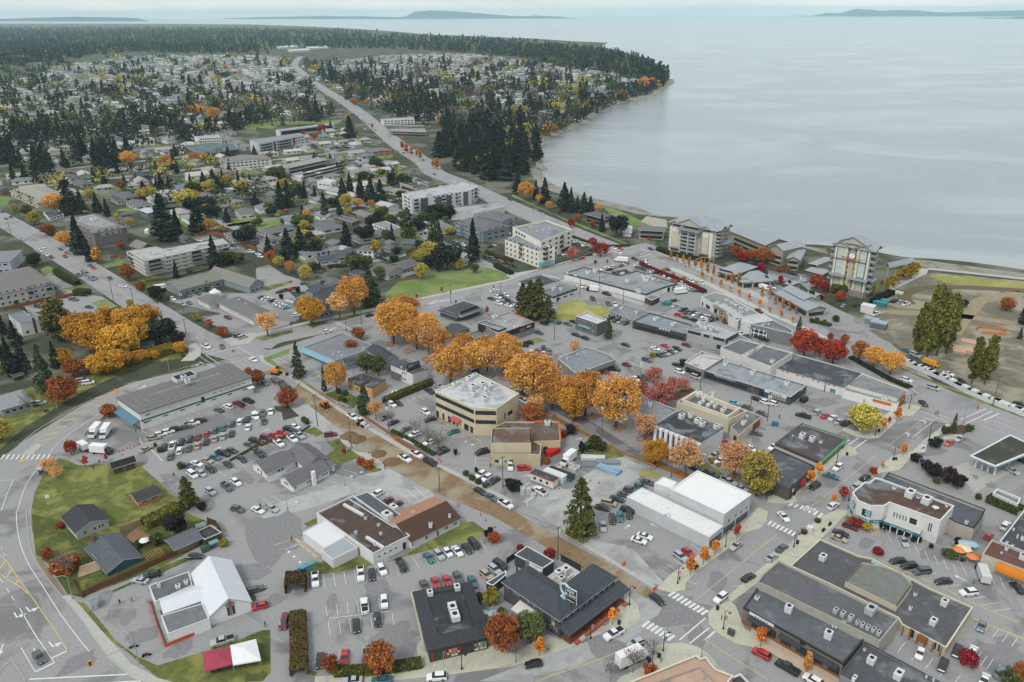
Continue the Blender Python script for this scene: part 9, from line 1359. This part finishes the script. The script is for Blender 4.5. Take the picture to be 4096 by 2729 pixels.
T('C2');TR_('along the highway pavement','column','1460 822 730,1515 838 765,1572 865 765,1625 888 790,1682 903 805,1738 928 815,1795 948 838,1850 972 872,1908 988 905,1965 1018 942,2020 1043 928,2082 1073 938,2295 1165 1058');TR_('on the highway median','street','1745 1002 925,1835 1038 975,1918 1083 1003,2002 1124 1056,2087 1158 1088,2178 1204 1128,2275 1268 1182');TR_('by the cream apartments','red','815 792 662 1.3,740 705 610,545 530 435 .9');TR_('by the cream apartments','pink','560 835 700');TR_('by the cream apartments','rust','610 475 400,740 530 460,435 398 358');TR_('in the resort garden','crimson','2115 838 745 1.2,2290 945 845 1.2');TR_('in the resort garden','rust','2060 800 680 1.1,2280 850 700 1.1,2180 830 720');TR_('in the resort garden','purple','2220 930 830');TR_('beside the motel','fir','825 565 395');TR_('beside the motel','round','960 608 375 .9');TR_('above the shore','fir','660 390 195 1.4,600 385 225,480 375 105 1.5,540 385 150,300 310 60 1.3,220 260 80,50 215 -50,720 385 230 1.4');TR_('above the shore','maple','130 280 100,260 310 215,340 360 280,790 390 310');TR_('beside the dry lawn','pine','170 1330 1005 1.25,240 1370 990 1.1,330 1395 1150 1.2,100 1300 1030 1.1');TR_('by the grey cube','spruce','885 1545 1320');TR_('at the mall end','streetred','765 885 820,875 860 815');TR_('at the mall hedge','thinor','1395 945 890,1480 985 930,1580 1020 965,1690 1065 1005')
T('B2');TR_('at the upper left','fir','230 350 95 1.3,300 335 85 1.1,450 255 95,545 275 130,770 410 265 1.2,800 255 55 1.3,870 240 10,965 270 35 1.2,1060 310 55 1.3,1150 320 75 1.4');TR_('near the bungalows','fir','300 810 525 1.4,420 790 505 1.4,120 770 595 1.4,830 720 465 1.2,1255 690 485 .9,430 440 300');TR_('near the bungalows','cedar','640 455 235 1.1,1400 625 335 1.2,1650 715 355 1.2,1040 985 925,905 930 735');TR_('near the bungalows','round','1000 660 480 1.1,1290 785 700,550 945 830,1245 125 20 1.1,1125 475 375,1505 760 640');TR_('above the lawn','round','1760 910 640 1.1,1600 905 765 1.2,1680 930 800');TR_('above the lawn','fir','2000 840 435 .9');TR_('beside the heritage house','cedar','1055 1235 915 1.7');TR_('in the middle blocks','green','2010 945 855 1.2,1200 660 540,340 840 780,1140 1000 880 1.2,620 1080 1010');TR_('in the middle blocks','colyel','1110 805 630 1.4');TR_('in the middle blocks','yellow','1530 1000 845,1870 920 795,830 370 215,215 895 775,460 1010 865,1215 470 400');TR_('in the middle blocks','maple','940 350 255 1.2,1060 345 270,470 450 355,580 445 395,320 950 835');TR_('in the middle blocks','rust','560 730 600,150 860 725,450 460 410,280 400 345');TR_('on the cross road','maple','905 1320 970 .9');TR_('on the cross road','thinor','770 1350 1105 1.1,110 1525 1285 1.1');TR_('on the cross road','gold','512 1415 1155 1.05');TR_('on the cross road','streetred','1710 1135 1068,1480 1195 1135,2185 1095 1055,2125 1335 1250,1840 1235 1190');TR_('on the cross road','rust','940 1560 1440 1.2');TR_('by the white ramp','bushdark','235 1190 1130 .6,390 1130 1060 .6');TR_('in the gardens','bush','740 895 855,680 900 860,1010 770 730,1320 740 700,380 1260 1215');TR_('in the gardens','bushred','1430 680 640,1180 740 715,420 1270 1230')
T('A2');TR_('near the left road','fir','650 400 80 1.5,760 400 180 1.3,900 390 195 1.2,990 425 245,830 840 625,740 770 405 1.2,30 1510 1275,150 1610 1375 1.3,130 120 -70,330 110 -60');TR_('by the long apartments','fir','1520 650 205 1.4,1640 610 340,1830 580 265 1.5,1980 905 590 1.2,1625 990 820');TR_('among the lane houses','fir','1450 210 60 1.3,1560 190 40,1760 170 25,1880 180 5 1.4,2050 110 -20,2200 160 0,870 110 -40,960 130 -20');TR_('among the lane houses','round','1720 295 200,2265 690 485 1.2,1990 420 365,320 880 750 1.2,1460 1200 1050 1.2,2020 250 170');TR_('near the left road','maple','510 380 210 1.3,790 405 360 1.2,1900 410 305,1930 580 445,610 700 555 1.2');TR_('near the left road','column','905 860 698 1.9');TR_('near the left road','rust','450 600 485 1.3,1120 730 645 1.2,1120 180 95 1.3,1185 1020 860,1300 1105 1020 1.3');TR_('near the left road','yellow','320 500 375 1.2,140 390 310 1.2,1080 460 390,2040 570 495 1.3,1200 520 430,830 260 160');TR_('near the left road','poplar','565 1575 1150 1.5');TR_('at the golden grove','gold','800 1610 1285 1.2,1000 1520 1265 1.3,1100 1720 1415 1.3,1200 1530 1255 1.2,1350 1470 1215 1.1,900 1680 1400 1.2,1300 1620 1340');TR_('at the golden grove','round','1480 1590 1325 1.2,1400 1620 1400');TR_('by the junction','purple','1640 1620 1470');TR_('by the junction','yellow','1200 1260 1180,1600 1600 1510');TR_('by the clinic','rust','2050 1540 1435 1.2,1930 1450 1380');TR_('by the clinic','bushyel','1820 1380 1310,1900 1090 1010');TR_('along the apartment gardens','bush','220 1300 1255,150 1230 1195,265 1230 1195,395 1200 1170,2120 850 750 1.4,1960 700 660');TR_('along the apartment gardens','green','250 430 310,2060 870 740 1.2,2200 860 750 1.2,1740 960 890')
T('D4');TR_('at the car park','bushdark','1045 165 90 .6,1155 190 130 .6,1270 235 180 .6,1385 290 230 .6,1495 340 290 .6,1750 310 245,1110 175 140,1210 220 185,1330 275 230');TR_('at the car park','bushred','830 125 45 1.5,1005 400 330,1830 1400 1295 1.3');TR_('at the car park','bushyel','905 165 105 1.2,735 90 50');TR_('at the car park','bush','1655 425 350 1.3,1720 440 390,1785 460 420,2000 480 430 1.4,2210 1560 1455 1.3');TR_('at the car park','rust','2330 1568 1400');TR_('by the shops','column','355 1485 1285');T('A1');TR_('left of the apartments','maple','1195 1535 1385 1.2,1530 1560 1425 1.2,1785 1500 1400,1865 1500 1405 1.2,1755 1060 965 1.2,1835 1080 960 1.2,1970 1110 985 1.3,2030 1020 945 1.6,2075 650 590,2165 690 655 1.3');T('B1');TR_('by the highway','column','1345 1380 1290 1.6,1385 1410 1310 1.5,1430 1430 1340 1.5,1480 1445 1365 1.4,1508 1480 1370 1.2,1630 1545 1465 1.4,1665 1560 1450 1.6,1068 1185 1130 1.6');TR_('by the highway','yellow','1900 1565 1450 1.1');TR_('by the highway','red','610 1230 1140 1.3,545 1290 1225,440 1260 1200');TR_('by the highway','gold','905 970 900 1.3,930 810 740,1025 970 905,845 1110 1050');TR_('by the highway','fir','865 1270 1060 1.8,690 1210 1100')
# hedges
T('B4');HG_([(392,1480),(395,1300),(390,1130),(385,1000),(390,940)],3.6,2.2,'tall brown green hedge along the lane beside the big car park','5b4c30','7a6a3c');HG_([(360,715),(365,640),(370,580)],5,2.8,'thick brown green hedge block at the car park entrance','3f3b28','6b5a38');HG_([(720,1470),(960,1465),(1290,1430),(1520,1390)],2.4,1.5,'low hedge along the bottom of the big car park','3f4228','74783a')
T('B3');HG_([(1180,555),(1400,460),(1620,375)],2.2,2.4,'tall clipped olive hedge beside the office car park','4c5228','71733a');HG_([(1250,830),(1400,900),(1500,960),(1640,1045)],1.2,.9,'low hedge beneath the bare office trees')
T('A4');HG_([(1320,120),(1450,60),(1640,-40)],4,2.6,'yellow green garden hedge above the deck','5d6230','8a8a44');T('A3');HG_([(830,250),(960,235),(1150,190),(1400,120),(1600,60)],6,3.4,'yellow green hedge bank above the ring road','77702c','a8963c')
T('C2');HG_([(1180,860),(1290,910),(1480,985),(1640,1055),(1775,1115)],2.4,1.8,'long dark red hedge between mall lot and highway','5c2428','8a3c3c');0;HG_([(560,610),(820,690),(1080,690)],1.2,1.2,'low hedge along the highway verge',c='343c2c');HG_([(1340,720),(1400,745),(1480,770),(1800,830)],3,2,'dark hedge at the foot of the left resort tower','28332a','45503c')
T('B2');HG_([(2120,745),(2200,785),(2354,830)],2.2,2.0,'long clipped hedge below the cream apartments','4a5030','6e6f40');HG_([(2200,870),(2260,900),(2354,945)],2.5,2.2,'dark conifer hedge at the lawn end','2c3828','46523a');HG_([(690,880),(780,880),(880,860)],2.4,1.6,'garden hedge on the lane')
T('A2');HG_([(515,925),(600,985),(715,1040)],3.2,3,'long tall hedge beside the left apartments','41492a','626a3a');HG_([(690,1120),(820,1125)],4,3,'square clipped hedge by the left road','3c4628','5c663a');T('D2');HG_([(960,1210),(1040,1165),(1140,1120)],3,2.4,'black green hedge at the bare site edge','1c2320','2f3a30');HG_([(410,1385),(480,1400),(580,1425)],2,1.2,'curved low hedge before the seaside restaurant');T('D3');HG_([(760,150),(940,250),(1120,350),(1310,430)],2.2,.9,'low dark hedge on the highway median','2c2f24','474a34');HG_([(2030,1440),(2200,1510),(2320,1560)],4,2,'hedge bank in front of the car wash hut')
# distant suburb, woods and haze
def poly2(l):T('F');return[(P(x,y).x,P(x,y).y)for x,y in l]
def inside(p,q):
 c=False;n=len(q)
 for i in rN(n):
  (x1,y1),(x2,y2)=q[i],q[i-1]
  if(y1>p[1])!=(y2>p[1])and p[0]<(x2-x1)*(p[1]-y1)/(y2-y1)+x1:c=not c
 return c
ROADS=[]
for o in list(OBS):
 if o.get('kind')=='structure'and(o.name.startswith('road')or o.name.startswith('field')or o.name.startswith('parking')):
  for v in o.data.vertices:ROADS.append((v.co.x,v.co.y))
HWP=SMp(sum((pts(t,l)for t,l in HW),[]),9);LRP=SMp(sum((pts(t,l)for t,l in LR),[]),9)
BL=[(o.location.x,o.location.y)for o in OBS if o.parent is None and o.get('category')and len(o.children)>2 and o['category']not in('car','tree','van','pickup truck','street lamp','utility pole','shrub')]
BL=np.array(BL);HWA=np.array([(p.x,p.y)for p in HWP+LRP])
def free(x,y,d=16,rd=19):return np.min(np.hypot(BL[:,0]-x,BL[:,1]-y))>d and np.min(np.hypot(HWA[:,0]-x,HWA[:,1]-y))>rd
SUB=[('left of the highway',[(-40,215),(150,150),(330,128),(655,130),(690,180),(770,265),(560,285),(470,300),(430,330),(560,400),(250,400),(60,385),(-40,360)]),('right of the highway',[(700,150),(1000,118),(1300,150),(1470,178),(1440,215),(1330,265),(1250,300),(1010,262),(960,292),(900,255),(760,205)]),('in the middle blocks',[(240,430),(560,400),(640,330),(800,300),(960,410),(1090,520),(1000,600),(860,640),(700,600),(640,560),(400,520)]),('below the old trees',[(-40,400),(200,405),(560,405),(620,470),(560,520),(240,440),(-40,470)])]
WALLC=['ecebe8','dad6cc','f2f2f0','bcc4c8'];ROOFC=['9a9a9d','b2aea8','868e95','cac7c2'];RN=['grey','brown grey','slate','pale grey'];WN=['pale','cream','white','grey blue']
um={}
def unit(hip):
 if hip in um:return um[hip]
 m=MB();m.prism([(-.46,-.44),(.46,-.44),(.46,.44),(-.46,.44)],0,.62,top=False)
 if not hip:m.add([(.46,-.44,.62),(.46,.44,.62),(.46,0,.95)],[(0,1,2)]);m.add([(-.46,.44,.62),(-.46,-.44,.62),(-.46,0,.95)],[(0,1,2)])
 for x in(-.25,.1,.3):m.k=1;m.box(x,-.445,.2,.12,.012,.26)
 w=m.mesh('wall',[K_(WALLC[0]),GLASS]);r=MB();i=.25 if hip else 0;r.add([(-.5,-.5,.6),(.5,-.5,.6),(.5,.5,.6),(-.5,.5,.6),(-.5+i,0,1),(.5-i,0,1)],[(0,1,5,4),(2,3,4,5),(3,0,4),(1,2,5)]);um[hip]=(w,r.mesh('roof',SHING(ROOFC[0])));return um[hip]
GL=MB();GS=MB();HS=[];ax=Vec((cos(.66),sin(.66)));ay=Vec((-ax.y,ax.x))
for zn,l in SUB:
 q=poly2(l)
 for i in rN(-75,110):
  for j in rN(-75,110):
   p=ax*(i*25.)+ay*(j*27.)+Vec((-200,900))
   if not(300<p.y<3000 and inside(p,q)and free(p.x,p.y,17)):continue
   if j%3==2:GS.box(p.x,p.y,0,25.2,7,.09,.66);continue
   if rr_()<(.9 if p.y<1500 else.7):HS.append((p.y+rnd(-4,4),p.x+rnd(-4,4),zn,rc_((.66,.66,2.23))+rnd(-.15,.15)));GL.box(p.x,p.y,0,rnd(14,24),rnd(16,25),.05,.66);GS.box(p.x+ay.x*9*(1-j%3*2)+ax.x*6,p.y+ay.y*9*(1-j%3*2)+ax.y*6,0,5,12,.07,.66)
ST_('lawn',GL,GRASSG);ST_('road',GS,ROAD);HS.sort(key=lambda h:hypot(h[0],h[1]));SH=[];MBW=[MB()for _ in rN(4)];MBR=[MB()for _ in rN(4)]
for k,(y,x,zn,a)in eN(HS):
 sx,sy,sz=rnd(14,20),rnd(10,13),rc_((4.6,4.9,5.2,7.2));wi,ri=random.randrange(4),random.randrange(4);hip=rr_()<.5
 if k<230:
  t=TG_('suburban_house','x','house',(x,y,0),a);batch(t,f'{WN[wi]} house, {RN[ri]} roof, {zn}',proj((x,y,0))[0],'houses of the suburb '+zn)
  for nm,me,mt in zip(('wall','roof'),unit(hip),(K_(WALLC[wi],.85,.08,.3),SHING(ROOFC[ri]))):o=obj(nm,me,t,{0:mt});o.scale=(sx,sy,sz)
 else:
  M_=MTr((x,y,0))@MRo(a,4,'Z')@Matrix.Diagonal((sx,sy,sz,1))
  for me,B_ in zip(unit(hip),(MBW[wi],MBR[ri])):B_.add([tP(M_@v.co)for v in me.vertices],[tP(p.vertices)for p in me.polygons])
big=MB()
for i,B_ in eN(MBW+MBR):
 big.k=i;big.add(B_.v,B_.f)
ST_('far_houses',big,[K_(c,.85,.08,.3)for c in WALLC]+[SHING(c)for c in ROOFC],'stuff')
# woods
def region(l,n,wh,kinds,hr,ind=True,fr=True,cl=1):
 q=poly2(l);T('F');xs=[p[0]for p in l];ys=[p[1]for p in l];out=[];g=0
 n*=cl
 while len(out)<n and g<n*40:
  g+=1;x,y=rnd(min(xs),max(xs)),rnd(min(ys),max(ys))
  if not inside((x,y),l):continue
  p=P(x,y)
  if fr and not free(p.x,p.y,13,15):continue
  k=rc_(kinds)
  for c in rN(cl):out.append((p.x+(rg_(0,11)if c else 0),p.y+(rg_(0,11)if c else 0),k,rnd(*hr),wh,src(x,0)[0],ind))
 return out
TR=region([(990,345),(1010,290),(1080,262),(1190,275),(1232,330),(1236,385),(1180,428),(1110,415),(1010,375)],125,'of the dark grove beside the bay',['fir']*12+['cedar','yellow'],(16,30))
TR+=region([(0,385),(0,320),(60,280),(180,290),(300,310),(330,345),(270,390),(120,400)],110,'of the dark wood at the left edge',['fir']*5+['round','green'],(14,26))
TR+=region([(410,255),(560,240),(640,215),(780,262),(730,290),(560,290)],80,'of the brown grove left of the highway',['fir','bare','green','round','fir'],(10,22))
TR+=region([(0,405),(200,408),(480,330),(620,400),(560,520),(200,450)],130,'among the left suburb gardens',['fir','fir','round','yellow','green','round','green'],(5,17))
TR+=region([(560,400),(600,330),(800,300),(940,380),(1060,520),(1000,600),(860,650),(700,600),(560,520),(300,450)],200,'among the middle gardens',['fir','round','green','green','yellow','bush','round'],(3,12))
TR+=region([(1240,330),(1290,300),(1400,250),(1520,205),(1535,188),(1500,188),(1380,235),(1270,290)],120,'on the wooded shore of the bay',['fir','fir','fir','shoreorange','green','round','round','round'],(8,22))
TR+=region([(700,165),(830,175),(960,215),(1020,262),(960,275),(860,225),(760,195)],150,'of the dark strip right of the highway',['fir']*7+['bare'],(16,28))
TR+=region([(0,130),(655,128),(690,180),(775,270),(430,330),(0,330)],300,'scattered through the left suburb',['fir']*7+['round','round','green','green','yellow','round'],(9,24),cl=4)
TR+=region([(700,150),(1300,140),(1500,180),(1330,270),(1230,310),(960,292),(760,205)],290,'scattered through the right suburb',['fir']*8+['round','green','green','yellow','bare'],(10,27),cl=4)
TR+=region([(1150,122),(1300,125),(1480,150),(1535,180),(1520,200),(1440,175),(1250,150)],450,'',['fir']*8+['green'],(20,34),False,fr=False)
TR+=region([(0,75),(300,78),(800,80),(1100,92),(1300,112),(1480,140),(1250,135),(900,112),(640,112),(560,125),(300,120),(0,152)],3400,'',['fir']*9+['green'],(18,32),False,fr=False)
TR+=region([(0,66),(500,68),(880,76),(560,84),(0,84)],1500,'',['fir']*9+['green'],(18,32),False,fr=False)
TR.sort(key=lambda r:hypot(r[0],r[1]));cnt={};V=[];TN=[];MI=[];FK=['fir','round','green','yellow','bush','rust','shoreorange','bare','cedar'];rng=np.random.default_rng(3)
for x,y,k,h,wh,px,ind in TR:
 c=cnt.get(k,0)
 if ind and c<(180 if k=='fir'else 22):cnt[k]=c+1;tree_at(k,x,y,h,rnd(1.1,1.7),f"{KINDS[k]['txt']} {wh}",px,'trees '+wh);continue
 d=hypot(x,y);n=70 if d<1600 else 34 if d<3000 else 16;s=h*(.055 if n==70 else.085 if n==34 else.13);K=KINDS[k]
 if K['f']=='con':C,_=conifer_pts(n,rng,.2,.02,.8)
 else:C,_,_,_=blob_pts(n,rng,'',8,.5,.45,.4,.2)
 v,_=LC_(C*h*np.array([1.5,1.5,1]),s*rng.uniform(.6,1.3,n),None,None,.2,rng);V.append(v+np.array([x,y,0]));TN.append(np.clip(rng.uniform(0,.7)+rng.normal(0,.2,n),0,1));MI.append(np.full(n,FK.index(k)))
me=leafmesh('far_woods',np.concatenate(V),np.concatenate(TN),leafmat('28343a','414d4c',0));me.materials.clear()
for k in FK:me.materials.append(leafmat(KINDS[k]['c'],KINDS[k]['c2'],.02 if k!='fir'else.021))
me.polygons.foreach_set('material_index',np.concatenate(MI).astype(np.int32));o=obj('far_woods',me);o['kind']='stuff'
# far landmarks beside the highway
def slab(t,nm,lb,roof,h,wall,rf,win=(),cat='building'):T(t);return FL_(nm,lb,roof,wall,rf,h=h,cat=cat,win=win,tm='d4d4d2')
T('B1');g5=[(1,.03,.97,.8,2.4,9),(1,.03,.97,3.8,5.4,9)]
slab('B1','arched_motel','long white motel with arched roof edge behind the red maples',[(180,1195),(215,1200),(700,1140),(720,1128)],7,'dcdfe0','c9cdd0',[(1,.03,.97,1,5.4,14,'b')],'motel');slab('B1','purple_door_motel','white two storey motel with purple doors beside the highway',[(1145,1095),(1165,1108),(1458,1098),(1440,1076)],6,'dedee0','b4b6b8',g5+[(1,.1+i*.17,.12+i*.17,.2,5.4,1,'p8a4a7c')for i in rN(5)],'motel');slab('B1','orange_band_motel','long low motel with orange band beside the highway',[(1225,1185),(1250,1205),(1565,1215),(1545,1180)],5.5,'8d8680','a49e96',[(1,.02,.98,.4,2.2,12,'b'),(1,.1,.5,2.5,3.4,1,'pd08240'),(1,.02,.98,3.4,4.8,12,'b')],'motel')
r=slab('B1','blue_white_condominium','blue white and red balconied condominium left of the highway',[(-60,1290),(20,1320),(445,1240),(380,1225)],13,'cfd6da','8d979d',[(1,u,u+.07,.5,12,1,'p8a4a3c')for u in(.3,.72)]+[(1,.02,.98,1+3*k,2.5+3*k,14)for k in rN(4)],'condominium');bl_(r,1,.05,.28,[3,6,9],1.6);bl_(r,1,.4,.68,[3,6,9],1.6)
r=slab('B1','grey_balcony_flats','grey balconied flats with speckled flat roof in front of the condominium',[(170,1530),(300,1545),(645,1470),(560,1445)],9,'a9a498','a29f98',[(1,.02,.98,.8+3*k,2.4+3*k,10,'b')for k in rN(3)],'apartment block');bl_(r,1,.03,.45,[3,6],1.5);slab('B1','hotel_block','pale hotel block with orange end wall behind the dark grove',[(1645,1035),(1690,1045),(1955,1020),(1900,1000)],11,'c9cccc','9fa6a8',[(0,.1,.9,.3,10,1,'pd0803c')]+[(1,.03,.97,1+3*k,2.6+3*k,10)for k in rN(3)],'hotel')
H('wide pale church hall with folded gable roof right of the highway',(1020,900),(1185,945),(1250,890),rf='b0aaa0',h=5,rs=4,n=(4,1));H('orange and grey modern house above the small green lawn',(985,1375),(1060,1400),(1165,1355),wall='c07a48',rf='7d8083',h=5,rs=.6,n=(3,3));H('dark blue house with pale roof beside the highway lot',(895,1480),(950,1510),(1050,1470),wall='5c7684',rf='9aa0a2',h=3.4,rs=1.4)
slab('A1','white_terrace_flats','white four storey flats with grey roof left of the condominium',[(1785,1255),(1830,1275),(2035,1265),(1990,1235)],11,'dcdedd','b0b2b2',[(1,.03,.97,1+2.8*k,2.4+2.8*k,9)for k in rN(4)],'apartment block');slab('A1','teal_townhomes','dark teal flat roofed townhomes with rust panels',[(1690,1345),(1800,1400),(2000,1400),(2195,1370),(2150,1325),(1960,1310)],7,'4d6066','5d6e72',[(1,.1,.4,.5,5,1,'p8a5240'),(2,.1,.4,.5,5,1,'p8a5240'),(0,.1,.5,.5,5,1,'p8a5240')],'townhouse block');H('long white apartment house with brown grey gable roof',(2010,1460),(2060,1500),(2400,1400),rf='8d8a86',h=8,rs=2,n=(1,10))
for i,(x,y)in eN(((270,425),(380,455),(550,430))):slab('B1','far_store','pale distant store roof at the highway head, '+('left','middle','right')[i]+' one',[(x-90,y),(x-60,y+14),(x+120,y+4),(x+90,y-10)],7,'d4d6d4','d8dad8')
T('A1');g=[(920+i*95,1135+(i%4)*28+i*6)for i in rN(13)]+[(1640+i*75,1085+i*32)for i in rN(9)]
for i,(x,y)in eN(g):t_=H('x',(x-45,y),(x+5,y+18),(x+75,y-5),wall='e0dfdc',rf='8f8c8b',h=3.2,rs=1.9,n=(1,2),nm='townhouse');batch(t_.t,'white townhouse with brown grey gable roof in the terrace rows',x,'white townhouses of the terraces')
# haze over the whole scene
mb=MB();mb.box(0,11000,-9,54000,32000,9+HC+75);hz=bpy.data.materials.new('haze');hz.use_nodes=True;n_=hz.node_tree.nodes;n_.clear();v=n_.new('ShaderNodeVolumePrincipled');SV(v,'Color',(.63,.89,.95,1));SV(v,'Density',HAZE_D);SV(v,'Anisotropy',.0);ou=n_.new('ShaderNodeOutputMaterial');hz.node_tree.links.new(v.outputs[0],ou.inputs['Volume']);ST_('haze',mb,hz,'stuff')
finish_batches()
